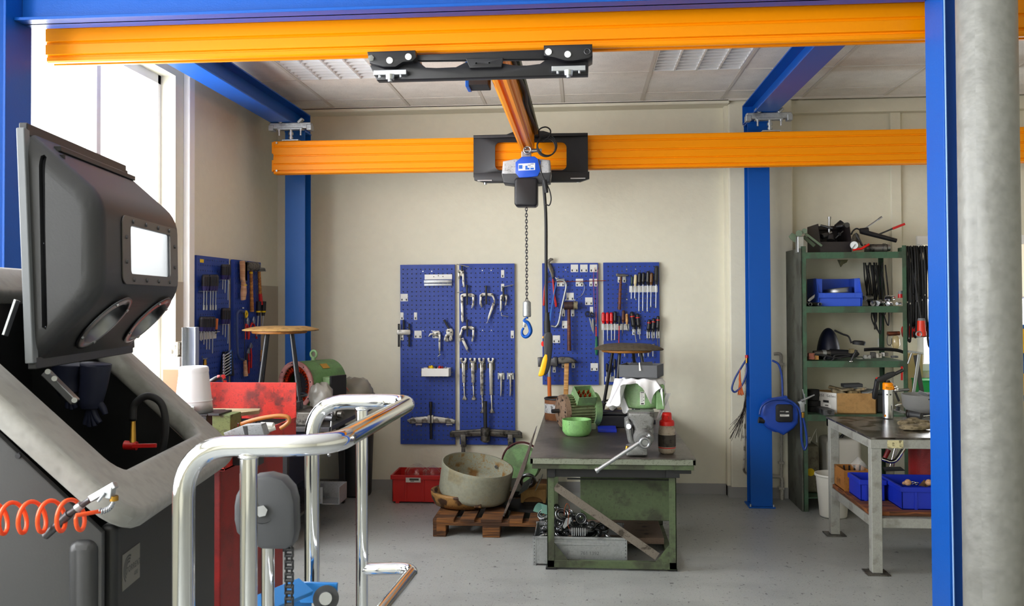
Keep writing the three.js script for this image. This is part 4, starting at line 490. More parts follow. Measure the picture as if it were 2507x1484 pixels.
// ---------------------------------------------------------------- green workbench and what stands on it
const c4 = crop(1260, 820, 4.122), c5 = crop(1260, 1080, 4.122), c3 = crop(920, 1020, 4.638);
const BT = 0.68, bx0 = -0.315, bx1 = 0.655, bz0 = -7.34, bz1 = -5.185;
{ const o = thing('workbench', 'low green steel workbench with a dark worn top and a vice', 'workbench'), zf = 5.25;
  const topM = MAT({ map: tex(512, (() => { const a = fbm(3, 151, 5), b = fbm(24, 152, 3), c = vnoise(96, 153); return (x, y) => { const t = sm(0.45, 0.7, a(x, y)); let k = mixc([58, 54, 50], [96, 90, 84], t); const s = sm(0.6, 0.75, b(x, y * 3)); k = mixc(k, [120, 118, 114], s * 0.35); return k.map((v) => v * (0.92 + 0.16 * c(x, y))); }; })(), 1.2), roughness: 0.42, metalness: 0.35, bumpMap: bump2, bumpScale: 0.0004 });
  const edgeM = dirty(0x8b9180, 0x4a4d42, 0.18, 0.9, 154, 0.5, { metalness: 0.3 });
  part(o, 'table_top', [B(bx0, bx1, BT - 0.006, BT, bz0, bz1, 0.002)], topM);
  part(o, 'top_edge', [B(bx0, bx1, BT - 0.04, BT - 0.006, bz1 - 0.02, bz1, 0.003), B(bx0, bx0 + 0.02, BT - 0.04, BT - 0.006, bz0, bz1, 0.003), B(bx1 - 0.02, bx1, BT - 0.04, BT - 0.006, bz0, bz1, 0.003), B(bx0 + 0.01, bx1 - 0.01, BT - 0.038, BT - 0.006, bz0 + 0.01, bz1 - 0.01)], edgeM);
  part(o, 'apron', [B(bx0 + 0.01, bx1 - 0.01, BT - 0.07, BT - 0.04, bz1 - 0.03, bz1 - 0.012, 0.002), B(bx0 + 0.01, bx0 + 0.03, BT - 0.07, BT - 0.04, bz0, bz1 - 0.02), B(bx1 - 0.03, bx1 - 0.01, BT - 0.07, BT - 0.04, bz0, bz1 - 0.02)], M.green);
  const lx0 = -0.218, lx1 = 0.547, z0 = -5.255, z1 = -6.15;
  for (const [x, z, s] of [[lx0, z0, 1], [lx1, z0, -1], [lx0, z1, 1], [lx1, z1, -1]]) part(o, 'leg', [B(x, x + s * 0.042, 0.012, BT - 0.07, z - 0.006, z, 0.001), B(x, x + s * 0.006, 0.012, BT - 0.07, z - 0.042, z, 0.001)], M.green);
  for (const z of [z0, z1]) part(o, 'bottom_rail', [B(lx0, lx1, 0.012, 0.055, z - 0.03, z, 0.002)], M.green);
  for (const x of [lx0 + 0.02, lx1 - 0.02]) part(o, 'side_rail', [B(x - 0.02, x + 0.02, 0.012, 0.05, z1, z0 - 0.03, 0.002)], M.green);
  part(o, 'head_rail', [B(lx0, lx1, BT - 0.13, BT - 0.075, z0 - 0.035, z0 - 0.012, 0.002)], M.dark);
  part(o, 'corner_block', [B(lx0 + 0.004, lx0 + 0.05, BT - 0.13, BT - 0.07, z0 - 0.01, z0 + 0.008, 0.002)], M.dark); part(o, 'corner_block', [B(lx1 - 0.06, lx1 + 0.02, BT - 0.125, BT - 0.07, z0 - 0.01, z0 + 0.008, 0.002)], M.dark);
  const tri = (x, s) => ext([[x, 0.055], [x + s * 0.085, 0.055], [x, 0.16]], 0.006).translate(0, 0, z0 - 0.01);
  part(o, 'gusset', [tri(lx0 + 0.04, 1)], M.green); part(o, 'gusset', [tri(lx1 - 0.04, -1)], M.green);
  part(o, 'diagonal_brace', [bar(PZ(...c5(408, 455), zf + 0.01), PZ(...c5(1440, 1165), zf + 0.01), 0.048, 0.006)], dirty(0x7d756a, 0x4e463c, 0.2, 0.7, 155, 0.55, { metalness: 0.4 }));
  part(o, 'drawer_box', [B(-0.02, 0.535, 0.25, 0.61, -6.05, -5.45, 0.004)], M.green); part(o, 'drawer_lip', [B(-0.1, 0.54, 0.5, 0.505, -5.46, -5.435)], M.dark);
  part(o, 'shelf_bar', [B(lx0 + 0.05, lx1 - 0.04, 0.06, 0.1, -6.1, -5.62, 0.003)], dirty(0x6e5a4c, 0x3d332b, 0.2, 0.7, 156));
  part(o, 'foot_block', [B(lx0 - 0.01, lx0 + 0.055, 0, 0.012, z0 - 0.05, z0 + 0.004, 0.002)], M.black); for (const [x, z] of [[lx1 - 0.02, z0 - 0.03], [lx0 + 0.02, z1 + 0.0], [lx1 - 0.02, z1 + 0.0]]) part(o, 'foot_block', [B(x - 0.025, x + 0.025, 0, 0.012, z - 0.02, z + 0.02)], M.black);
  part(o, 'rear_leg', [B(bx0 + 0.06, bx0 + 0.1, 0, BT - 0.04, bz0 + 0.1, bz0 + 0.14, 0.003)], M.green); part(o, 'rear_leg', [B(bx1 - 0.1, bx1 - 0.06, 0, BT - 0.04, bz0 + 0.1, bz0 + 0.14, 0.003)], M.green);
  part(o, 'clamp_bar', [B(bx1 - 0.12, bx1 - 0.02, BT - 0.1, BT - 0.075, bz1 - 0.09, bz1 - 0.06, 0.003)], M.dark);
}
{ // vice at the front edge
  const z = 5.21, o = thing('bench_vice', 'grey cast steel bench vice with a bright clamping bar', 'vice'), cast = dirty(0x8b8c8a, 0x55544f, 0.12, 0.6, 161, 0.45, { metalness: 0.55 });
  part(o, 'base', [pl(c4, [[1130, 1222], [1140, 1160], [1220, 1135], [1230, 1080], [1345, 1080], [1340, 1222], [1240, 1222], [1225, 1222]], z, 0.2, 0.01)], cast);
  part(o, 'body', [pl(c4, [[1118, 870], [1150, 850], [1180, 900], [1185, 1010], [1200, 1060], [1235, 1080], [1215, 1120], [1150, 1090], [1135, 990], [1120, 960]], z - 0.02, 0.16, 0.012)], cast);
  part(o, 'moving_jaw', [pl(c4, [[1145, 783], [1410, 780], [1420, 830], [1400, 900], [1408, 990], [1395, 1060], [1350, 1110], [1250, 1095], [1205, 1050], [1215, 960], [1190, 880], [1148, 840]], z - 0.06, 0.1, 0.016)], cast);
  part(o, 'fixed_jaw', [pl(c4, [[1150, 765], [1405, 760], [1412, 800], [1150, 806]], z + 0.06, 0.05, 0.006), pl(c4, [[1190, 800], [1390, 800], [1380, 1100], [1210, 1100]], z + 0.06, 0.12, 0.01)], cast);
  const c = PZ(...c4(1308, 1072), z - 0.1); part(o, 'guide_ring', [cyl(c.clone().add(V(0, 0.01, -0.06)), c.clone().add(V(0, 0.005, 0.0)), 0.06, 0.048, 28)], cast);
  part(o, 'spindle_head', [cyl(c.clone().add(V(0, 0, 0)), c.clone().add(V(0, 0, 0.06)), 0.034, 0.034, 24), new THREE.TorusGeometry(0.026, 0.009, 10, 28).translate(c.x, c.y, c.z + 0.06)], M.steel);
  part(o, 'clamping_bar', [cyl(PZ(...c4(1345, 1030), z - 0.13), PZ(...c4(835, 1365), z - 0.15), 0.0115, 0.0115, 14)], M.zinc); part(o, 'bar_end', [cyl(PZ(...c4(843, 1361), z - 0.15), PZ(...c4(818, 1374), z - 0.15), 0.016, 0.016, 14)], M.zinc); part(o, 'bar_end', [cyl(PZ(...c4(1352, 1026), z - 0.13), PZ(...c4(1368, 1015), z - 0.13), 0.014, 0.014, 14)], M.zinc);
  part(o, 'clamp_bolt', [cyl(PZ(...c4(1170, 925), z - 0.03), PZ(...c4(1150, 925), z - 0.06), 0.018, 0.016, 12)], M.steel); part(o, 'lock_screw', [cyl(PZ(...c4(1137, 1120), z - 0.02), PZ(...c4(1135, 1165), z - 0.02), 0.009, 0.013)], M.brass);
}
{ // green motor housing on a bushing clamped in the vice, draped with a white rag
  const z = 5.42, y = (v) => PZ(...c4(1290, v), z).y, cx = PZ(...c4(1290, 600), z).x, r = 0.112, yb = y(735), yt = y(455);
  const o = thing('motor_housing', 'upright light green motor housing clamped in the vice', 'motor housing');
  part(o, 'shell', [lathe([[0, 0], [r * 0.85, 0.002], [r * 0.97, 0.014], [r, 0.03], [r, yt - yb], [r * 0.93, yt - yb], [r * 0.93, 0.02], [0, 0.018]], cx, yb, -z, 44)], M.greenM);
  part(o, 'terminal_foot', [B(cx + 0.075, cx + 0.125, yb, yt - 0.02, -z + 0.02, -z + 0.1, 0.008)], M.greenM); part(o, 'cable_gland', [cyl(V(cx + 0.105, y(545), -z + 0.1), V(cx + 0.105, y(545), -z + 0.112), 0.014, 0.012)], M.dark);
  face01(part(o, 'rating_plate', [plate([c4(1265, 575), c4(1313, 575), c4(1313, 705), c4(1265, 705)], z - r - 0.002, 0.004, 0)], MAT({ map: labelTex(48, 128, (g) => { g.fillStyle = '#dcdcd6'; g.fillRect(0, 0, 48, 128); g.fillStyle = '#222'; g.fillRect(6, 4, 34, 8); g.fillRect(10, 112, 28, 12); g.fillStyle = '#777'; for (let i = 0; i < 9; i++) g.fillRect(7, 20 + i * 10, 16 + (i * 13) % 20, 3); g.fillStyle = '#333'; g.fillRect(34, 50, 8, 6); g.fillRect(34, 84, 8, 6); }), roughness: 0.5 })));
  part(o, 'shaft', [vc(cx - 0.045, y(800), yb + 0.002, -z + 0.02, 0.022, 0.022, 18)], M.steel);
  // white rag draped over the housing
  const R = thing('white_rag', 'crumpled white rag draped over the green motor housing', 'rag'), A = 96, N = 14, pos = [], idx = [];
  for (let j = 0; j <= N; j++) for (let i = 0; i < A; i++) {
    const a = i / A * Math.PI * 2, fall = 0.03 + 0.07 * (0.5 + 0.5 * Math.sin(a * 2.0 + 0.4)) + 0.055 * Math.sin(a * 5 + 1) + 0.02 * Math.sin(a * 11) + (Math.cos(a - Math.PI * 1.02) > 0.3 ? 0.13 * (Math.cos(a - Math.PI * 1.02) - 0.3) : 0) + (Math.cos(a - 0.35) > 0.85 ? 0.1 : 0);
    const d = j / N, top = d < 0.5; let rad, yy; if (top) { rad = (r + 0.008) * (d / 0.5); yy = yt + 0.012 + 0.006 * Math.sin(a * 7 + d * 9) * (d / 0.5) + 0.004 * Math.sin(a * 3 + d * 20); } else { const q = (d - 0.5) / 0.5; rad = r + 0.012 + q * (0.03 + 0.018 * Math.sin(a * 9 + 0.5) + 0.012 * Math.sin(a * 15)) + (Math.cos(a - Math.PI) > 0.4 ? 0.05 * q : 0); yy = yt + 0.01 - q * Math.max(0.02, fall); }
    pos.push(cx + rad * Math.cos(a), yy, -z + rad * Math.sin(a));
  }
  for (let j = 0; j < N; j++) for (let i = 0; i < A; i++) { const a = j * A + i, b = j * A + (i + 1) % A; idx.push(a, a + A, b, b, a + A, b + A); }
  const g = new THREE.BufferGeometry(); g.setAttribute('position', new THREE.Float32BufferAttribute(pos, 3)); g.setIndex(idx); g.computeVertexNormals(); g.setAttribute('uv', new THREE.Float32BufferAttribute(new Float32Array(pos.length / 3 * 2), 2)); part(R, 'cloth', [g], M.cloth);
  const tails = (pts) => { const q = []; for (let j = 0; j <= 8; j++) for (let i = 0; i <= 6; i++) { const [a, b] = [pts[0], pts[1]], t = j / 8, s = i / 6, u = (a[0] + (a[1] - a[0]) * s) * (1 - t) + (b[0] + (b[1] - b[0]) * s) * t, v = a[2] + (b[2] - a[2]) * t + Math.sin(s * 5) * 12 * t; const p = PZ(...c4(u, v), z - 0.05 - 0.015 * Math.sin(s * 6 + t * 2)); q.push(p.x, p.y, p.z); } const id = []; for (let j = 0; j < 8; j++) for (let i = 0; i < 6; i++) { const a = j * 7 + i; id.push(a, a + 7, a + 1, a + 1, a + 7, a + 8); } const h = new THREE.BufferGeometry(); h.setAttribute('position', new THREE.Float32BufferAttribute(q, 3)); h.setIndex(id); h.computeVertexNormals(); h.setAttribute('uv', new THREE.Float32BufferAttribute(new Float32Array(q.length / 3 * 2), 2)); return h; };
  part(R, 'hanging_corner', [tails([[1010, 1120, 440], [945, 1015, 690]])], M.cloth); part(R, 'hanging_corner', [tails([[1050, 1110, 640], [1090, 1160, 785]])], M.cloth); part(R, 'hanging_corner', [tails([[1520, 1575, 590], [1430, 1470, 850]])], M.cloth);
  // grey metal box on top
  const q = thing('grey_tray', 'open grey sheet metal box on the white rag', 'metal box'), bx = PZ(...c4(1278, 300), z).x, by = yt + 0.022, w = 0.235, d = 0.2, h = 0.075, ang = -0.28, gm = paint(0x4b4d50, 0.5);
  const G = [B(-w / 2, w / 2, 0, 0.003, -d / 2, d / 2), B(-w / 2, -w / 2 + 0.003, 0, h, -d / 2, d / 2), B(w / 2 - 0.003, w / 2, 0, h, -d / 2, d / 2), B(-w / 2, w / 2, 0, h, d / 2 - 0.003, d / 2), B(-w / 2, w / 2, 0, h, -d / 2, -d / 2 + 0.003)].map((k) => k.rotateY(ang).translate(bx, by, -z)); part(q, 'box', G, gm); part(q, 'folded_flap', [bar(V(bx - 0.07, by + h - 0.005, -z + 0.03), V(bx + 0.07, by + h + 0.002, -z - 0.02), 0.025, 0.002)], gm);
  solo('paper_strip', 'white paper strip hanging from the grey sheet metal box', 'paper strip', [pl(c4, [[1253, 282], [1262, 278], [1275, 362], [1256, 364]], z - 0.11, 0.002, 0)], M.white);
}
{ // red and grey spray bottle
  const z = 5.36, c = PZ(...c4(1536, 1000), z), y = (v) => BT + (PZ(...c4(1536, v), z).y - PZ(...c4(1536, 1190), z).y), o = thing('spray_bottle', 'oily spray bottle with a bright red cap beside the vice', 'spray bottle'), r = 0.034 + 0.0;
  const R = 0.0535 * 0.98; part(o, 'bottle', [lathe([[0, 0], [R * 0.7, 0], [R * 0.92, 0.012], [R, 0.03], [R, 0.1], [R * 0.97, 0.13], [R * 0.86, y(905) - BT], [0, y(905) - BT]], c.x, BT, c.z)], dirty(0xa89a88, 0x2b241c, 0.14, 1.0, 171, 0.4)); part(o, 'red_band', [lathe([[R * 1.003, 0.036], [R * 1.006, 0.037], [R * 1.006, 0.041], [R * 1.003, 0.042]], c.x, BT, c.z)], M.redT);
  part(o, 'cap', [lathe([[R * 0.86, 0], [R * 0.86, 0.022], [R * 0.8, 0.03], [R * 0.6, 0.036], [R * 0.55, 0.07], [R * 0.5, 0.078], [0, 0.08]], c.x, y(908), c.z)], M.redP); part(o, 'nozzle', [cyl(V(c.x, y(820), c.z + 0.02), V(c.x - 0.01, y(828), c.z + 0.05), 0.012, 0.014)], M.redP);
  part(o, 'torn_label', [lathe([[R * 1.004, 0.045], [R * 1.012, 0.046], [R * 1.012, 0.115], [R * 1.004, 0.116]], 0, 0, 0, 30)].map((g) => g.translate(c.x, BT, c.z)), dirty(0x3a332b, 0x1d1916, 0.08, 0.8, 172, 0.6));
}
{ // green bearing shield, like a bowl
  const c = PY(...c4(628, 1015), BT), r = 0.1, o = thing('end_shield', 'small light green cup-shaped motor cover in front of the motor', 'motor cover'), h = 0.112; part(o, 'cup', [lathe([[0, 0], [r * 0.72, 0.0], [r * 0.86, 0.012], [r, 0.035], [r, h], [r * 0.965, h], [r * 0.965, 0.04], [r * 0.8, 0.014], [0, 0.006]], c.x, BT, c.z + 0.0, 44)], M.greenB);
  for (const a of [2.1, 0.75]) for (const k of [0.012, 0.024]) part(o, 'rivet_hole', [cyl(V(c.x + (r - 0.001) * Math.cos(a), BT + h - k, c.z + (r - 0.001) * Math.sin(a)), V(c.x + (r + 0.0012) * Math.cos(a), BT + h - k, c.z + (r + 0.0012) * Math.sin(a)), 0.0022)], M.black);
}
{ // ribbed electric motor, its drive end turned towards the window
  const o = thing('electric_motor', 'old ribbed green electric motor lying on the bench with an open terminal box', 'electric motor'), z = 6.38, r = 0.112, L = 0.13, c = PZ(...c4(640, 850), z), cy = BT + 0.132, T = (g) => [].concat(g).map((k) => k.rotateY(0.42).translate(c.x, cy, -z)), X = (a, b, ra, rb = ra) => cyl(V(a, 0, 0), V(b, 0, 0), ra, rb, 36);
  part(o, 'stator_body', T(X(-L + 0.03, L - 0.03, r * 0.9)), M.greenO);
  for (let i = 0; i < 34; i++) { const a = i / 34 * Math.PI * 2; if (Math.sin(a - 0.6) > 0.8) continue; part(o, 'cooling_rib', T(B(-L + 0.03, L - 0.035, -0.0035, 0.0035, r * 0.88, r * 1.04, 0.0015).rotateX(-a)), M.greenO); }
  part(o, 'end_shield', T([X(-L - 0.005, -L + 0.03, r * 1.0, r * 1.05), X(-L - 0.02, -L - 0.005, r * 0.5, r * 0.92)]), dirty(0x7b6450, 0x4a3a2c, 0.1, 0.8, 181)); part(o, 'fan_cover', T(X(L - 0.04, L + 0.01, r * 1.14, r * 1.1)), M.greenM);
  part(o, 'shaft', T(cyl(V(-L - 0.075, 0, 0), V(-L - 0.015, 0, 0), 0.015)), M.steelD);
  for (let i = 0; i < 6; i++) { const a = i / 6 * Math.PI * 2; part(o, 'shield_bolt', T(cyl(V(-L - 0.012, Math.sin(a) * r * 0.82, Math.cos(a) * r * 0.82), V(-L, Math.sin(a) * r * 0.82, Math.cos(a) * r * 0.82), 0.008, 0.008, 6)), M.steelD); }
  for (const x of [-L + 0.03, L - 0.09]) for (const q of [-1, 1]) part(o, 'foot', T(B(x, x + 0.05, BT - cy, BT - cy + 0.045, q * 0.09 - 0.03, q * 0.09 + 0.03, 0.006)), M.greenO);
  const ty = r * 0.86, t0 = -0.055, t1 = 0.085, TB = (g) => T([].concat(g).map((k) => k.rotateX(0.6))), t = part(o, 'terminal_box', TB([B(t0, t1, ty, ty + 0.006, -0.065, 0.065), B(t0, t1, ty, ty + 0.075, 0.061, 0.065), B(t0, t1, ty, ty + 0.075, -0.065, -0.061), B(t0, t0 + 0.004, ty, ty + 0.075, -0.065, 0.065), B(t1 - 0.004, t1, ty, ty + 0.075, -0.065, 0.065), B(t0, t1, ty + 0.03, ty + 0.034, -0.063, 0.063)]), M.greenM);
  for (let i = 0; i < 3; i++) for (let k = 0; k < 2; k++) part(t, 'terminal_stud', TB([vc(-0.022 + i * 0.036, ty + 0.034, ty + 0.07, -0.02 + k * 0.036, 0.006), vc(-0.022 + i * 0.036, ty + 0.046, ty + 0.055, -0.02 + k * 0.036, 0.011, 0.011, 6)]), M.copper);
}
{ // tin of tools behind the motor, black case, right-hand stool, ratchet straps
  const z = 6.85, a = PZ(...c4(328, 650), z), b = PZ(...c4(600, 650), z), o = thing('tool_tin', 'brown can wrapped in grey tape holding the two big hammers', 'can'), w = (b.x - a.x) / 2, cx = (a.x + b.x) / 2 - 0.02;
  part(o, 'can', [lathe([[0, 0], [w, 0], [w, 0.16], [w * 0.95, 0.16], [w * 0.95, 0.01], [0, 0.01]], cx, BT, -z)], dirty(0x7a4f30, 0x44291a, 0.15, 0.7, 191)); part(o, 'grey_tape', [lathe([[w * 1.003, 0.055], [w * 1.012, 0.056], [w * 1.012, 0.125], [w * 1.003, 0.126]], cx, BT, -z)], dirty(0xaeb0b0, 0x6a6a66, 0.1, 0.5, 192)); part(o, 'oily_rim', [new THREE.TorusGeometry(w * 0.97, 0.008, 8, 36).rotateX(Math.PI / 2).translate(cx, BT + 0.162, -z)], M.dark);
}
function stool(label, cx, cz, floor, seatY, r, cushM, cushPts, legM) {
  const o = thing('stool', label, 'stool'); part(o, 'seat', [lathe([[0, 0], [r * 0.96, 0], [r, 0.006], [r, 0.02], [r * 0.97, 0.026], [0, 0.026]], cx, seatY, cz, 44)], M.wood);
  for (let i = 0; i < 4; i++) { const a = i * Math.PI / 2 + 0.5, p = V(cx + r * 0.62 * Math.cos(a), seatY, cz + r * 0.62 * Math.sin(a)), q = V(cx + r * 1.15 * Math.cos(a), floor + 0.012, cz + r * 1.15 * Math.sin(a)); part(o, 'leg', [cyl(q, p, 0.0125, 0.0125, 12)], legM); part(o, 'foot_cap', [cyl(q.clone().add(V(0, -0.012, 0)), q.clone().add(V(0, 0.02, 0)), 0.015, 0.0145, 12)], M.black); }
  part(o, 'foot_ring', [new THREE.TorusGeometry(r * 0.99, 0.008, 8, 40).rotateX(Math.PI / 2).translate(cx, floor + (seatY - floor) * 0.28, cz)], legM);
  const N = 10, A = 48, pos = [], idx = []; for (const s of [1, -1]) for (let j = 0; j <= N; j++) for (let i = 0; i < A; i++) { const a = i / A * Math.PI * 2, [rx, lift, wob] = cushPts, rad = rx * (1 + wob * Math.sin(a * 2 + 0.6) + wob * 0.6 * Math.sin(a * 3)) * j / N, t = 1 - (j / N) ** 4; pos.push(cx + 0.012 + rad * Math.cos(a), seatY + 0.0275 + (s > 0 ? 0.008 + lift * t : 0) + (rad > r ? -0.01 * (rad - r) / r * 2 : 0) + (s > 0 ? 0.005 * Math.sin(a * 3 + j * 0.5) * j / N * (1 - j / N) : 0), cz + rad * Math.sin(a)); }
  const K = (N + 1) * A; for (let s = 0; s < 2; s++) for (let j = 0; j < N; j++) for (let i = 0; i < A; i++) { const a = s * K + j * A + i, b = s * K + j * A + (i + 1) % A; s ? idx.push(a, b, a + A, b, b + A, a + A) : idx.push(a, a + A, b, b, a + A, b + A); }
  for (let i = 0; i < A; i++) { const a = N * A + i, b = N * A + (i + 1) % A; idx.push(a, a + K, b, b, a + K, b + K); }
  const g = new THREE.BufferGeometry(); g.setAttribute('position', new THREE.Float32BufferAttribute(pos, 3)); g.setIndex(idx); g.computeVertexNormals(); g.setAttribute('uv', new THREE.Float32BufferAttribute(new Float32Array(pos.length / 3 * 2), 2)); part(o, 'cushion', [g], cushM); return o;
}
{ const z = 6.72, c = PZ(1534, 862, z), dkm = paint(0x17171a, 0.35); stool('wooden stool with a flat grey-brown cushion standing on the workbench', c.x, -z, BT, c.y, 0.19, M.cushion, [0.25, 0.03, 0.06], dkm);
  const cs = thing('tool_case', 'flat black tool case lying on the bench under the stool', 'case'), p = PZ(...c4(985, 790), 6.45), q = PZ(...c4(835, 790), 6.45); part(cs, 'case_body', [B(q.x, q.x + 0.24, BT, BT + 0.09, -6.55, -6.4, 0.01)], M.black); part(cs, 'case_lid', [B(q.x, q.x + 0.24, BT + 0.092, BT + 0.115, -6.55, -6.4, 0.01)], M.dark);
  solo('blue_folder', 'thin blue sheet folder lying on the bench in front of the black case', 'folder', [B(q.x + 0.0, q.x + 0.13, BT, BT + 0.02, -6.38, -6.18, 0.003)], M.crate);
  for (let i = 0; i < 4; i++) solo('lashing_strap', 'dirty rolled lashing strap lying behind the stool foot', 'strap', [new THREE.TorusGeometry(0.03, 0.016, 8, 20).rotateX(1.1 + 0.3 * i).rotateZ(0.5 * i).translate(q.x + 0.02 + i * 0.055, BT + 0.046, -7.0 + 0.02 * (i % 2))], M.rag, 'rolled straps on the bench');
}
{ // galvanised crate of old bearings under the bench
  const a = PZ(...c5(197, 960), 5.33), b = PZ(...c5(1122, 1262), 5.33), y1 = a.y, x0 = a.x, x1 = b.x, z1 = -5.33, z0 = -5.68, o = thing('bearing_crate', 'grey riveted steel crate of old bearings under the bench', 'crate');
  part(o, 'crate_body', [B(x0, x1, 0.004, y1, z1 - 0.004, z1, 0.001), B(x0, x1, 0.004, y1, z0, z0 + 0.004, 0.001), B(x0, x0 + 0.004, 0.004, y1, z0, z1, 0.001), B(x1 - 0.004, x1, 0.004, y1, z0, z1, 0.001), B(x0, x1, 0.004, 0.01, z0, z1)], M.galv);
  for (const zz of [z1 + 0.003, z0 - 0.003]) part(o, 'rim', [B(x0 - 0.006, x1 + 0.006, y1 - 0.014, y1, zz - 0.003, zz + 0.003, 0.002)], M.galv); part(o, 'bead', [B(x0 + 0.1, x1 - 0.1, y1 - 0.05, y1 - 0.035, z1 - 0.001, z1 + 0.005, 0.002)], M.galv);
  for (const x of [x0 + 0.001, x1 - 0.001]) { part(o, 'corner_angle', [B(x - 0.01, x + 0.01, 0, y1, z1 - 0.001, z1 + 0.003, 0.001)], M.galv); for (let i = 0; i < 9; i++) part(o, 'rivet', [cyl(V(x, 0.02 + i * 0.02, z1 + 0.003), V(x, 0.02 + i * 0.02, z1 + 0.006), 0.0028, 0.002, 8)], M.steelD); }
  face01(part(o, 'stamp', [B((x0 + x1) / 2 - 0.0, (x0 + x1) / 2 + 0.12, 0.06, 0.1, z1, z1 + 0.001)], MAT({ map: labelTex(192, 64, (g) => { g.fillStyle = '#a7abad'; g.fillRect(0, 0, 192, 64); g.fillStyle = '#6f7274'; g.font = '44px sans-serif'; g.fillText('761 1392', 6, 48); }), metalness: 0.75, roughness: 0.45 })));
  const bm = [metal(0x8c8e90, 0.22), metal(0x55575a, 0.3), metal(0xb9bbbe, 0.16)]; seed = 77;
  const ring = (R, r2, h) => lathe([[r2, -h / 2], [R, -h / 2], [R, h / 2], [r2, h / 2], [r2, -h / 2]], 0, 0, 0, 26);
  const proto = {}; let n = 0;
  const put = (x, y, z, R, rx, rz, lab) => { const o2 = thing('ball_bearing', lab || 'loose old ball bearing in the heap in the grey crate', 'bearing', lab ? null : 'bearings heaped in the grey crate'), k = R.toFixed(3), p = proto[k] ||= [ring(R, R * 0.8, R * 0.55), ring(R * 0.62, R * 0.45, R * 0.55), ring(R * 0.8, R * 0.62, R * 0.4)].map(join); ['outer_ring', 'inner_ring', 'ball_cage'].forEach((nm, i) => { const m = dress(new THREE.Mesh(p[i], i === 2 ? M.steelD : bm[(n + i) % 3])); m.name = nm; o2.add(m); }); o2.position.set(x, y, z); o2.rotation.set(rx, 0, rz); n++; };
  for (let l = 0; l < 4; l++) { const y = y1 - 0.02 + l * 0.042, m = [13, 11, 8, 4][l]; for (let i = 0; i < m; i++) { const R = [0.028, 0.034, 0.04, 0.024, 0.045][Math.floor(rnd() * 5)]; put(x0 + 0.05 + (x1 - x0 - 0.13 - l * 0.09) * ((i + rr(0, 0.5)) / m), y + rr(0, 0.012), z1 - 0.07 - (i % 3) * 0.09 - rr(0, 0.02), R, rr(-0.2, 1.6), rr(-0.7, 0.7)); } }
  const by = PZ(...c5(672, 780), 5.39); put(by.x, by.y, by.z, 0.034, 1.45, 0.2, 'bearing with an oily yellow face standing upright in the crate');
  solo('bearing_shell', 'pale turquoise curved shell on top of the bearing heap', 'shell', [new THREE.CylinderGeometry(0.05, 0.05, 0.07, 24, 1, true, 0, 3.4).rotateZ(1.2).rotateY(0.5).translate(...PZ(...c5(275, 720), 5.42).toArray())], MAT({ color: 0x8fc4b4, roughness: 0.5, side: THREE.DoubleSide }));
  solo('bent_plate', 'bent bright steel plate sticking out of the bearing heap', 'plate', [pl(c5, [[485, 860], [520, 780], [575, 770], [560, 830], [500, 885]], 5.37, 0.003, 0)], M.zinc);
  { const st = thing('stator_core', 'small laminated core with bright slots in the bearing crate', 'stator core'), p = PZ(...c5(645, 905), 5.36); part(st, 'core', [cyl(p.clone().add(V(-0.055, 0, 0)), p.clone().add(V(0.055, 0, 0)), 0.026, 0.026, 20)], M.steelD); for (let i = 0; i < 7; i++) part(st, 'slot', [B(p.x - 0.042 + i * 0.013, p.x - 0.036 + i * 0.013, p.y - 0.024, p.y + 0.024, p.z + 0.018, p.z + 0.029, 0.001)], M.zinc); }
  solo('copper_strand', 'loose copper winding strand over the bearing heap', 'copper wire', [sweep(new THREE.CatmullRomCurve3([[500, 750], [505, 680], [530, 630], [550, 660], [545, 760], [540, 860], [580, 930]].map((p) => PZ(...c5(...p), 5.345))).getPoints(40), 0.0018, 6)], M.copper);
}

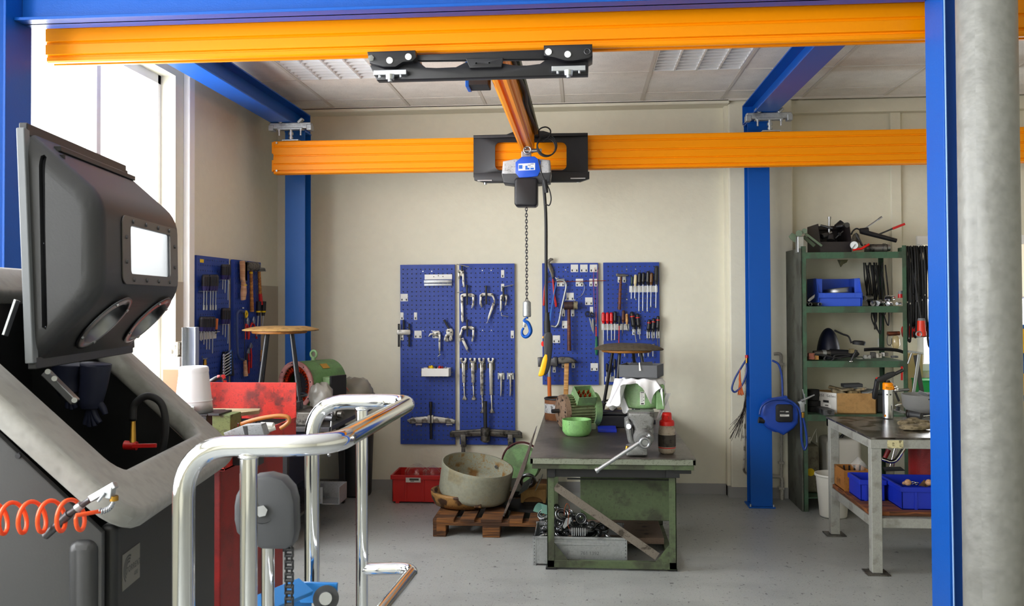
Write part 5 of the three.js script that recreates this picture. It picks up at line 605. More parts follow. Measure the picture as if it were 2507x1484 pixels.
// ---------------------------------------------------------------- pallet corner
{ const p = PY(...c3(648, 1365), 0), x0 = p.x, x1 = x0 + 0.8, z1 = p.z, z0 = -7.3, o = thing('pallet', 'worn wooden pallet under the grey tub beside the bench', 'pallet'), n = 7;
  for (const x of [x0, (x0 + x1) / 2 - 0.06, x1 - 0.1]) for (const z of [z1 - 0.14, (z0 + z1) / 2, z0]) part(o, 'block', [B(x, x + 0.12 - (x === x0 ? 0.03 : 0), 0.0, 0.078, z, z + 0.14, 0.005)], M.pallet);
  for (const z of [z1 - 0.14, (z0 + z1) / 2, z0]) part(o, 'stringer_board', [B(x0, x1, 0.078, 0.1, z, z + 0.14, 0.003)], M.pallet);
  for (let i = 0; i < 5; i++) { const w = i % 2 ? 0.1 : 0.145, c = x0 + 0.0725 + i * (0.8 - 0.145) / 4; part(o, 'deck_board', [B(c - w / 2, c + w / 2, 0.1, 0.122, z0, z1 + 0.002, 0.003)], M.pallet); }
  const T = 0.122, zc = z1 - 0.42;
  { const q = thing('ring_dish', 'rusty yellow ring-shaped casting under the grey tub', 'casting'), r = 0.235, cx = PZ(...c3(1000, 1000), -zc).x; const rust = dirty(0x9a7440, 0x3a2412, 0.25, 1, 201); part(q, 'dish', [lathe([[r * 0.5, 0], [r * 0.9, 0.005], [r, 0.05], [r * 1.03, 0.085], [r * 1.03, 0.1], [r * 0.93, 0.1], [r * 0.9, 0.06], [r * 0.55, 0.03], [r * 0.5, 0]], 0, 0, 0, 48).rotateZ(-0.03).translate(cx, T + 0.008, zc)], rust); part(q, 'clamp_lug', [box(0.05, 0.05, 0.03, cx + 0.13, T + 0.06, zc + r * 0.95, 0.004)], rust); for (let i = 0; i < 5; i++) solo('steel_ball', 'bright steel ball lying in the rusty ring casting', 'ball', [new THREE.SphereGeometry(0.012, 16, 12).translate(cx - 0.15 + i * 0.045, T + 0.082 + 0.004 * (i % 2), zc + 0.13)], M.chrome, 'steel balls in the casting'); }
  { const q = thing('grey_tub', 'large tilted grey steel tub on the rusty casting', 'tub'), r = 0.258, h = 0.235, c = PZ(...c3(1135, 720), -zc); const gm = dirty(0x8f907e, 0x7d7050, 0.5, 0.55, 202, 0.5), inn = dirty(0x8f907e, 0x7d5a2a, 0.3, 1, 203, 0.6);
    const place = (g) => g.rotateZ(-0.165).rotateX(0.13).translate(c.x - 0.008, c.y - 0.045, zc);
    part(q, 'wall', [place(lathe([[0, -0.07], [r * 0.88, -0.07], [r * 0.96, -0.055], [r, -0.03], [r, 0.05], [r * 1.004, 0.052], [r * 1.004, 0.13], [r * 1.012, 0.132], [r * 1.014, h - 0.07], [r * 0.985, h - 0.07]], 0, 0, 0, 56))], gm);
    part(q, 'lining', [place(lathe([[r * 0.985, h - 0.07], [r * 0.98, 0.02], [r * 0.93, 0.018], [r * 0.92, -0.05], [0, -0.05]], 0, 0, 0, 56))], inn); part(q, 'bolt', [place(cyl(V(r * 0.5, 0.1, -r * 0.83), V(r * 0.47, 0.1, -r * 0.78), 0.012))], M.zinc); }
  { const q = thing('thin_sheet', 'thin dark steel sheet leaning on the bench, edge towards the room', 'steel sheet'), a = PZ(...c3(1440, 1160), 6.03), b = PZ(...c3(1795, 218), 6.0), d = b.clone().sub(a), n2 = d.clone().normalize(); a.y = Math.max(a.y, T); part(q, 'sheet', [ext([[0, 0], [0.012, 0], [0.03, d.length() * 0.55], [0.004, d.length()], [0, d.length() * 0.98]], 0.35, 0.001).translate(0, 0, -0.35).rotateZ(Math.atan2(-d.x, d.y)).translate(a.x, a.y, a.z)], dirty(0x6c615a, 0x3a332f, 0.2, 0.7, 204, 0.45, { metalness: 0.5 })); }
  { const c = PZ(...c3(1640, 575), 6.95), q = thing('round_cover', 'green round motor cover leaning in the corner behind the thin sheet', 'cover'); part(q, 'disc', [cyl(V(c.x, c.y, -7.1), V(c.x, c.y, -7.04), 0.155, 0.14, 40)], M.greenM); part(q, 'red_ring', [new THREE.TorusGeometry(0.158, 0.008, 8, 44).translate(c.x + 0.0, c.y + 0.012, -7.12)], paint(0x4a1216, 0.5)); part(q, 'hub', [cyl(V(c.x, c.y, -7.04), V(c.x, c.y, -7.02), 0.04)], M.greenM); part(q, 'stand', [B(c.x - 0.1, c.x + 0.1, T, c.y - 0.12, -7.14, -7.05, 0.01)], M.blackM); }
  { const x = PZ(...c3(1788, 930), 6.35).x, q = thing('cardboard_box', 'small brown carton with a scooped front on the pallet', 'carton'), w = 0.09, y0 = T + 0.02, y1 = PZ(...c3(1788, 828), 6.35).y; part(q, 'front', [ext([[-w, 0], [-w * 0.8, 0], ...Array.from({ length: 9 }, (_, i) => [-w * 0.8 * Math.cos(i / 8 * Math.PI), 0.045 * Math.sin(i / 8 * Math.PI)]), [w, 0], [w, y1 - y0], [-w, y1 - y0]], 0.004).translate(x, y0, -6.35)], M.card); part(q, 'carton_body', [B(x - w, x + w, y0, y1, -6.55, -6.546), B(x - w, x - w + 0.004, y0, y1, -6.55, -6.35), B(x + w - 0.004, x + w, y0, y1, -6.55, -6.35), B(x - w, x + w, y0, y0 + 0.004, -6.55, -6.38)], M.card); part(q, 'flap', [bar(V(x - w, y1 + 0.0, -6.36), V(x - w * 0.2, y1 + 0.06, -6.3), 0.004, 0.12), bar(V(x + w * 0.2, y1 + 0.0, -6.36), V(x + w * 0.75, y1 + 0.1, -6.36), 0.004, 0.12)], dirty(0x9aa098, 0x7c7c62, 0.2, 0.6, 205, 0.8));
    solo('lid_ring', 'small round steel lid lying in the brown carton', 'lid', [new THREE.TorusGeometry(0.05, 0.014, 10, 30).rotateX(0.4).translate(PZ(...c3(1730, 690), 6.5).x, y1 + 0.04, -6.46)], M.steel);
    const dk = thing('iron_disc', 'flat dark iron disc lying on the pallet under the carton', 'disc'); part(dk, 'disc', [vc(x - 0.02, T, T + 0.018, -6.34, 0.2, 0.19, 40)], M.blackM); part(dk, 'boss', [vc(x - 0.02, T + 0.018, T + 0.0195, -6.34, 0.07, 0.06, 30)], M.blackM); }
  { const a = PZ(...c3(1520, 700), 6.6), q = thing('grey_folder', 'bent grey sheet standing behind the thin steel sheet', 'sheet'); part(q, 'sheet', [plate([c3(1518, 702), c3(1640, 698), c3(1650, 830), c3(1540, 850)], 6.6, 0.006, 0)], paint(0x9aa09c, 0.6)); part(q, 'stand', [B(a.x, a.x + 0.1, T, PZ(...c3(1540, 850), 6.6).y, -6.64, -6.6)], M.dark); }
}
{ // red stacking crate with clear bags
  const b = PY(...c3(450, 990), 0), a0 = PZ(...c3(172, 700), -b.z), a1 = PZ(...c3(742, 700), -b.z), x0 = a0.x, x1 = a1.x, h = PZ(...c3(450, 668), -b.z).y, z1 = b.z, z0 = z1 - 0.33, shadedCrateRed = paint(0xb00f07, 0.42), o = thing('stacking_crate', 'red plastic stacking crate with clear bags by the wall', 'crate'), t = 0.004;  // crate red darkened: the shade by the wall is put into its colour
  part(o, 'crate_body', [B(x0 + 0.012, x1 - 0.012, 0.014, 0.02, z0 + 0.01, z1 - 0.01), B(x0 + 0.01, x1 - 0.01, 0.014, h, z1 - t - 0.006, z1 - 0.006), B(x0 + 0.01, x1 - 0.01, 0.014, h, z0 + 0.006, z0 + 0.006 + t), B(x0 + 0.01, x0 + 0.01 + t, 0.014, h, z0, z1 - 0.006), B(x1 - 0.01 - t, x1 - 0.01, 0.014, h, z0, z1 - 0.006)], shadedCrateRed);
  for (const g of [B(x0, x1, h - 0.035, h, z1 - 0.008, z1 + 0.004, 0.004), B(x0, x1, h - 0.035, h, z0 - 0.004, z0 + 0.008, 0.004), B(x0 - 0.004, x0 + 0.012, h - 0.035, h, z0, z1, 0.004), B(x1 - 0.012, x1 + 0.004, h - 0.035, h, z0, z1, 0.004)]) part(o, 'rim', [g], shadedCrateRed);
  for (const x of [x0 + 0.035, x1 - 0.06]) part(o, 'foot', [B(x, x + 0.03, 0, 0.014, z1 - 0.03, z1 - 0.008)], shadedCrateRed);
  for (const [p, q] of [[x0 + 0.11, x0 + 0.125], [x1 - 0.15, x1 - 0.135]]) part(o, 'rib', [B(p, q, 0.014, h - 0.035, z1 - 0.006, z1 - 0.001, 0.002)], shadedCrateRed);
  face01(part(o, 'label', [B(x0 + 0.12, x0 + 0.24, h - 0.055, h - 0.018, z1 + 0.004, z1 + 0.0055)], MAT({ map: labelTex(96, 32, (g) => { g.fillStyle = '#c9c8c0'; g.fillRect(0, 0, 96, 32); g.fillStyle = '#3a4238'; g.fillRect(24, 5, 60, 14); g.fillRect(30, 22, 24, 4); }), roughness: 0.5 })));
  const film = MAT({ color: 0xffffff, roughness: 0.08, transmission: 1, thickness: 0, ior: 1.4, side: THREE.DoubleSide }); seed = 5;
  for (const [cx, r, lab] of [[x0 + 0.19, 0.08, 'round crumpled clear plastic bag in the red crate'], [x1 - 0.085, 0.062, 'clear plastic bag beside the tub in the red crate']]) { const g = new THREE.IcosahedronGeometry(r, 4), p = g.attributes.position, n = fbm(6, 9, 3); for (let i = 0; i < p.count; i++) { const v = V().fromBufferAttribute(p, i), k = 0.8 + 0.45 * n(v.x * 4 + 0.5, v.y * 4 + v.z * 3 + 0.5); p.setXYZ(i, v.x * k * 1.15, v.y * k * 0.85, v.z * k); } toCreasedNormals(g, 2.6); const c = thing('plastic_bag', lab, 'plastic bag'); part(c, 'film', [g.translate(cx, h - 0.0, (z0 + z1) / 2 + 0.05)], film); part(c, 'inner_film', [g.clone().scale(0.8, 0.8, 0.8).translate(cx * 0.2, (h) * 0.2, ((z0 + z1) / 2 + 0.05) * 0.2)], film); }
}

// ---------------------------------------------------------------- green shelf rack on the right
const s1 = crop(1920, 520, 6.776), s2 = crop(1960, 680, 6.745), s3 = crop(1960, 860, 6.182), s4 = crop(1980, 1050, 7.068), c6 = crop(1740, 500, 3.2267), c7 = crop(1740, 820, 2.393);
const RZ = 6.8, rx0 = PZ(1972, 900, RZ).x, rx1 = PZ(2216, 900, RZ).x, rz0 = -7.34, SH = [617, 750, 884, 1016].map((v) => PZ(2100, v, RZ).y);
{ const o = thing('shelf_rack', 'green steel shelf rack packed with tools beside the blue column', 'shelf rack'), top = PZ(1975, 603, RZ).y;
  for (const [x, s] of [[rx0, 1], [rx1, -1]]) for (const [z, q] of [[-RZ, -1], [rz0, 1]]) part(o, 'upright', [B(x - s * 0.02, x + s * 0.012, 0, top, z, z + q * 0.004, 0.001), B(x - s * 0.02, x - s * 0.016, 0, top, z, z + q * 0.035, 0.001)], M.greenS);
  SH.forEach((y) => { const sh = part(o, 'shelf', [B(rx0 - 0.01, rx1 + 0.01, y - 0.006, y, rz0 + 0.01, -RZ - 0.004)], M.greenS); part(sh, 'front_lip', [B(rx0 + 0.012, rx1 - 0.012, y - 0.048, y, -RZ - 0.006, -RZ, 0.001)], M.greenS); });
  part(o, 'shelf', [B(rx0 - 0.01, rx1 + 0.01, 0.1, 0.106, rz0 + 0.01, -RZ - 0.004)], M.greenS);
  part(o, 'side_panel', [B(rx0 - 0.035, rx0 - 0.022, 0, top - 0.015, rz0, -RZ, 0.002)], dirty(0x585b52, 0x38372f, 0.5, 0.7, 211, 0.55, { metalness: 0.3 })); }
const onShelf = (fn, x, y, z) => PZ(...fn(x, y), z);
// top shelf
const y0s = SH[0];
{ const o = thing('open_tool_box', 'black open-fronted bin of sockets on the top of the rack', 'bin'), z1 = -6.88, z0 = -7.25, a = PZ(...s1(595, 590), 6.88), b = PZ(...s1(1115, 590), 6.88), h = PZ(...s1(600, 180), 6.88).y - y0s, hf = h * 0.37, x0 = a.x, x1 = b.x, bm = paint(0x221c1e, 0.45);
  const sp = (x) => ext([[0, 0], [z1 - z0, 0], [z1 - z0, hf], [(z1 - z0) * 0.86, h], [0, h]], 0.004).rotateY(-Math.PI / 2).translate(x + 0.002, y0s, z0);
  part(o, 'side', [sp(x0)], bm); part(o, 'side', [sp(x1)], bm); part(o, 'front', [B(x0, x1, y0s, y0s + hf, z1 - 0.004, z1, 0.001)], bm); part(o, 'back', [B(x0, x1, y0s, y0s + h, z0, z0 + 0.004)], bm); part(o, 'bottom', [B(x0, x1, y0s, y0s + 0.004, z0, z1)], bm); part(o, 'divider', [B(x0, x1, y0s + h - 0.03, y0s + h, z0 + 0.05, z0 + 0.1, 0.003)], bm);
  const P = (x, y, z = 6.96) => PZ(...s1(x, y), z); const L = (lab, g, m = M.steelD) => solo('socket_tool', lab, 'socket', g, m);
  L('long upright socket extension in the black bin', [cyl(P(745, 340), P(750, 78), 0.0095, 0.0095), cyl(P(749, 110), P(750, 74), 0.0125, 0.0125)], M.steel); L('socket bar sloping out of the black bin', [cyl(P(600, 215, 6.9), P(800, 265, 6.88), 0.008, 0.01)]); L('fat socket with a round end in the black bin', [cyl(P(870, 240), P(1020, 215, 6.9), 0.012, 0.014), cyl(P(1010, 216, 6.9), P(1045, 210, 6.86), 0.02, 0.02)]); L('sliding T-bar lying in the black bin', [cyl(P(850, 430, 6.9), P(975, 310, 6.9), 0.005), cyl(P(905, 350, 6.9), P(925, 370, 6.88), 0.009)]); L('dull round socket low in the black bin', [cyl(P(625, 405, 6.93), P(720, 370, 6.95), 0.022, 0.017)]); L('wide round socket low in the black bin', [cyl(P(770, 470, 6.93), P(775, 390, 6.95), 0.028, 0.028)]); L('knurled adaptor heaped at the back of the black bin', [cyl(P(880, 250, 7.1), P(960, 160, 7.1), 0.03, 0.022)], M.black); L('universal joint below the upright extension', [cyl(P(735, 350), P(790, 330), 0.012, 0.009)], M.steel); }
{ const o = thing('stud_crimper', 'grey green lever tool with a bright metal clamp on the rack corner', 'lever tool'), m = paint(0x5d6e58, 0.5), P = (x, y, z = 6.86) => PZ(...s1(x, y), z); part(o, 'clamp_base', [B(P(200, 0).x, P(305, 0).x, y0s, P(250, 400).y, -6.9, -6.83, 0.006)], M.zinc); part(o, 'jaw', [plate([s1(78, 400), s1(130, 340), s1(200, 372), s1(182, 495), s1(105, 440)], 6.86, 0.02, 0.003)], m); part(o, 'pivot', [cyl(P(245, 350, 6.84), P(245, 350, 6.9), 0.025), cyl(P(335, 310, 6.84), P(335, 310, 6.9), 0.02)], m); part(o, 'handle', [bar(P(350, 350), P(625, 560), 0.016, 0.012)], m); part(o, 'handle', [bar(P(320, 400, 6.92), P(500, 560, 6.92), 0.026, 0.016)], m); part(o, 'link', [bar(P(200, 380), P(340, 310), 0.022, 0.02)], m); }
{ const o = thing('grease_gun', 'black lever grease gun with a bright rod on the rack top', 'grease gun'), P = (x, y, z = 6.92) => PZ(...s1(x, y), z); part(o, 'barrel', [cyl(P(1290, 320), P(1860, 470), 0.02, 0.016)], M.black); part(o, 'head', [cyl(P(1260, 310), P(1390, 300), 0.022, 0.024)], M.black); part(o, 'rod', [cyl(P(1350, 262), P(1600, 90), 0.0055), cyl(P(1560, 118), P(1620, 76), 0.008)], M.zinc); part(o, 'hose', [sweep(new THREE.CatmullRomCurve3([[1270, 300], [1200, 270], [1140, 310], [1110, 370]].map((p) => P(...p))).getPoints(14), 0.006, 8)], M.rubber); }
{ const o = thing('lever_grease_pump', 'dark lever grease pump with a bright screw cap on the rack edge', 'grease gun'), P = (x, y, z = 6.84) => PZ(...s1(x, y), z); part(o, 'cylinder', [cyl(P(1160, 540, 6.82), P(1190, 400, 7.0), 0.03, 0.026)], M.iron); part(o, 'cap', [cyl(P(1160, 545, 6.82), P(1160, 545, 6.81), 0.031, 0.029)], M.zinc); part(o, 'key', [bar(P(1180, 530, 6.8), P(1118, 612, 6.8), 0.006, 0.006)], M.zinc); part(o, 'lever', [bar(P(1195, 350, 6.9), P(1290, 550, 6.85), 0.03, 0.012)], M.dark); }
{ const o = thing('steel_cylinder', 'dull grey steel cylinder lying on the rack top', 'cylinder'), P = (x, y, z = 6.88) => PZ(...s1(x, y), z), c = P(1340, 475), d = P(1690, 525); part(o, 'barrel', [cyl(V(c.x, y0s + 0.034, -6.9), V(d.x, y0s + 0.03, -6.86), 0.03, 0.032, 20)], M.iron); part(o, 'end_cap', [cyl(V(d.x, y0s + 0.032, -6.86), V(d.x + 0.02, y0s + 0.032, -6.858), 0.028, 0.024, 20)], M.steel); for (const k of [0.82, 0.9]) part(o, 'groove_ring', [cyl(V(c.x + (d.x - c.x) * k, y0s + 0.034, -6.867), V(c.x + (d.x - c.x) * (k + 0.03), y0s + 0.034, -6.865), 0.0345)], M.steelD); }
{ const o = thing('pry_bar', 'pry bar with a red grip sticking up from the rack top', 'pry bar'), P = (x, y, z = 6.95) => PZ(...s1(x, y), z); part(o, 'bar', [bar(P(1500, 395), P(1800, 270), 0.012, 0.012)], M.dark); part(o, 'red_grip', [bar(P(1795, 272), P(2000, 192), 0.018, 0.018)], M.redT); }
solo('red_snips', 'red handled snips lying on the front edge of the rack top', 'snips', [sweep([[1140, 622], [1200, 610], [1280, 605], [1330, 575], [1410, 530]].map((p) => PZ(...s1(...p), 6.82)), 0.009, 8)], M.redP);
solo('dark_flap', 'oily dark leaf-shaped scrap hanging under the top shelf', 'scrap', [plate([s1(885, 785), s1(1060, 785), s1(1040, 830), s1(980, 860), s1(940, 908), s1(910, 840)], 7.0, 0.012, 0.002)], dirty(0x4b4a2a, 0x25251a, 0.1, 0.6, 212));
// second shelf
{ const y = SH[1], z1 = -6.86, z0 = -7.2, a = PZ(...s2(320, 450), 6.86), b = PZ(...s2(1005, 450), 6.86), o = thing('storage_bin', 'blue open-fronted storage bin with a steel ring inside', 'storage bin'), x0 = a.x, x1 = b.x, h = PZ(...s2(650, 10), 6.95).y - y, hl = PZ(...s2(650, 335), 6.86).y - y, hf = PZ(...s2(650, 250), 6.86).y - y;
  const sp = (x) => ext([[0, 0], [z1 - z0 - 0.02, 0], [z1 - z0, hl], [z1 - z0, hf], [(z1 - z0) * 0.95, hf], [(z1 - z0) * 0.8, h], [0, h]], 0.004).rotateY(-Math.PI / 2).translate(x + 0.002, y, z0);
  part(o, 'side', [sp(x0 - 0.008)], M.binB); part(o, 'side', [sp(x1 + 0.008)], M.binB); part(o, 'lower_front', [B(x0, x1, y, y + hl, z1 - 0.024, z1 - 0.016, 0.002)], M.binB); part(o, 'label_lip', [B(x0 - 0.01, x1 + 0.012, y + hl, y + hf, z1 - 0.012, z1, 0.003)], M.binB); part(o, 'back', [B(x0 - 0.008, x1 + 0.008, y, y + h, z0, z0 + 0.004)], M.binB); part(o, 'bottom', [B(x0, x1, y, y + 0.005, z0, z1 - 0.02)], M.binB);
  for (const [p, q] of [[x0 - 0.008, x0 + 0.035], [x1 - 0.03, x1 + 0.012]]) part(o, 'front_cheek', [B(p, q, y + hf, y + h - 0.004, z1 - 0.07, z1 - 0.062, 0.002)], M.binB); for (const k of [0.25, 0.7]) part(o, 'label_holder', [B(x0 + (x1 - x0) * k - 0.045, x0 + (x1 - x0) * k + 0.045, y + hl + 0.006, y + hf - 0.004, z1, z1 + 0.002, 0.001)], M.binB);
  const c = PZ(...s2(620, 230), 7.02); solo('bearing_ring', 'large bright bearing ring tilted in the blue bin', 'ring', [lathe([[0.085, -0.025], [0.105, -0.025], [0.105, 0.025], [0.085, 0.025], [0.085, -0.025]], 0, 0, 0, 44).rotateZ(0.12).translate(c.x, y + hf + 0.012, -7.03)], M.steel); }
for (const [x, yy, lab] of [[160, 432, 'open steel tube end lying beside the blue bin'], [318, 432, 'open steel tube end under the corner of the blue bin']]) { const p = PZ(...s2(x, yy), 6.84); solo('steel_tube', lab, 'tube', [lathe([[0.0105, 0], [0.015, 0], [0.015, 0.3], [0.0105, 0.3], [0.0105, 0]], 0, 0, 0, 22).rotateX(-Math.PI / 2).translate(p.x, SH[1] + 0.0155, p.z)], M.steel); }
solo('chisel_bit', 'flat pointed chisel bit leaning beside the blue bin', 'chisel', [plate([s2(118, 385), s2(140, 345), s2(240, 272), s2(228, 330), s2(150, 400)], 6.86, 0.012, 0.002)], M.steel);
[[1060, 340, 1180, 330, 0.02, M.iron, 'dull cast knob'], [1180, 400, 1330, 380, 0.011, M.steel, 'short round steel pin'], [1260, 425, 1310, 410, 0.018, M.steel, 'bright steel stub'], [1330, 420, 1440, 400, 0.012, M.chrome, 'chrome socket bar'], [1430, 340, 1530, 330, 0.021, M.chrome, 'chrome ball-ended socket'], [1440, 432, 1500, 425, 0.014, M.chrome, 'small chrome socket'], [1590, 430, 1650, 425, 0.01, M.steel, 'thin steel pin'], [1190, 430, 1240, 425, 0.016, M.iron, 'dark round stub']].forEach(([xa, ya, xb, yb, r, m, l]) => { const a = PZ(...s2(xa, ya), 6.86), b = PZ(...s2(xb, yb), 6.9); const lift = Math.max(0, SH[1] + r - Math.min(a.y, b.y)); a.y += lift; b.y += lift; solo('steel_fitting', `${l} on the shelf right of the blue bin`, 'fitting', [cyl(a, b, r, r * 0.85, 18), cyl(a, a.clone().lerp(b, 0.2), r * 1.12, r * 1.12, 18)], m); });
// third shelf: grinder, helmet, blocks
{ const y = SH[2], P = (x, yy, z = 6.92) => PZ(...s2(x, yy), z);
  { const o = thing('welding_helmet', 'dark blue curved welding shield lying on the third shelf', 'welding shield'), a = P(285, 1130), b = P(760, 1100), t = P(500, 840); const cx = (a.x + b.x) / 2 - 0.03, r = (b.x - a.x) / 2 * 0.95; part(o, 'shell', [new THREE.SphereGeometry(1, 36, 20, 0, Math.PI * 2, 0, Math.PI * 0.5).scale(r * 0.86, t.y - y - 0.004, 0.12).translate(cx + 0.045, y + 0.004, -7.08)], MAT({ color: 0x10152c, roughness: 0.45, side: THREE.DoubleSide })); part(o, 'head_strap', [sweep(new THREE.CatmullRomCurve3([[560, 870], [700, 935], [790, 970], [840, 1080]].map((p) => P(...p, 6.9))).getPoints(14), 0.007, 8)], M.black); part(o, 'brown_pad', [box(0.06, 0.03, 0.1, P(640, 1080).x, y + 0.05, -7.0, 0.008)], dirty(0x6b4524, 0x3b2512, 0.1, 0.6, 213)); }
  { const o = thing('angle_grinder', 'black angle grinder with its disc guard on the third shelf', 'angle grinder'); part(o, 'motor_body', [cyl(V(P(480, 0).x, y + 0.05, -6.93), V(P(830, 0).x, y + 0.048, -6.93), 0.034, 0.028, 22)], M.black); part(o, 'gear_head', [cyl(V(P(860, 0).x, y + 0.035, -6.93), V(P(930, 0).x, y + 0.06, -6.93), 0.03, 0.024)], M.dark); part(o, 'disc_guard', [cyl(P(960, 1110), P(965, 1060), 0.045, 0.05, 26), cyl(P(965, 1060), P(966, 1040), 0.05, 0.035, 26)], M.dark); part(o, 'rear_grip', [cyl(V(P(200, 0).x, y + 0.05, -6.93), V(P(480, 0).x, y + 0.05, -6.93), 0.02, 0.027, 18)], M.iron); part(o, 'rating_band', [cyl(V(P(350, 0).x, y + 0.05, -6.93), V(P(410, 0).x, y + 0.05, -6.93), 0.0275)], M.galv); }
  solo('power_cable', 'black power cable coiled along the front of the third shelf', 'cable', [sweep(new THREE.CatmullRomCurve3([[250, 1270], [420, 1290], [560, 1320], [700, 1310], [820, 1290], [700, 1270], [560, 1290], [540, 1350], [450, 1385], [390, 1350], [420, 1290]].map((p) => P(...p, 6.81))).getPoints(60), 0.007, 8)], M.rubber);
  { const o = thing('crank_lever', 'black crank lever with a bright tip hanging over the third shelf edge', 'lever'); part(o, 'arm', [sweep([[925, 1195], [890, 1260], [850, 1340], [835, 1375]].map((p) => P(...p, 6.78)), 0.009, 8)], M.dark); part(o, 'tip', [new THREE.SphereGeometry(0.011, 14, 10).scale(1.3, 0.8, 1).translate(...P(830, 1384, 6.776).toArray())], M.chrome); }
  { const c = [], q = (d) => sweep(new THREE.CatmullRomCurve3([[1050, 1175 + d], [1250, 1165 + d], [1450, 1170 + d], [1600, 1185 + d], [1700, 1215 + d]].map((p) => P(...p, 6.87 + d * 0.001))).getPoints(20), 0.006, 8); const o = thing('welding_leads', 'shiny black leads lying along the third shelf', 'cables'); for (const d of [0, 10, 20, 30]) part(o, 'lead', [q(d)], M.rubber); }
  [[185, 1300, 95, 100, 0x9a5a48, 'brick red block'], [245, 1320, 110, 70, 0xc08a4a, 'ochre wooden block'], [1110, 1310, 100, 60, 0xa8a8a4, 'light steel block'], [1300, 1290, 80, 70, 0xb4b0a4, 'pale steel cube'], [1375, 1270, 36, 60, 0xc4c4c0, 'slim bright block'], [1425, 1270, 50, 56, 0x6b675f, 'dull steel cube'], [1565, 1310, 95, 30, 0x5d5f60, 'flat dark block'], [1210, 1280, 70, 90, 0x4c4a48, 'dark round-edged block'], [855, 1215, 70, 70, 0x7d7150, 'yellowish block'], [980, 1335, 90, 20, 0x8c8c80, 'thin grey strip']].forEach(([x, yy, w, h, c, l], i) => { const p = P(x, yy, 6.83 + (i % 3) * 0.012), W2 = w / 6.745 * 6.8 / FOC, H2 = h / 6.745 * 6.8 / FOC, by = Math.max(y, p.y - H2 / 2); solo('steel_block', `${l} at the front of the third shelf`, 'block', [B(p.x - W2 / 2, p.x + W2 / 2, by, by + H2, p.z - 0.04, p.z, 0.002), B(p.x - W2 / 2 + 0.003, p.x + W2 / 2 - 0.003, by + H2, by + H2 + 0.001, p.z - 0.037, p.z - 0.003)], dirty(c, 0x4a4640, 0.08, 0.5, 220 + i, 0.5)); });
  solo('outlet_plate', 'white wall outlet behind the third shelf', 'outlet', [B(P(1285, 1080, 7.36).x, P(1335, 1080, 7.36).x, P(1300, 1140, 7.36).y, P(1300, 1005, 7.36).y, -BZ, -BZ + 0.02, 0.004)], M.white);
}
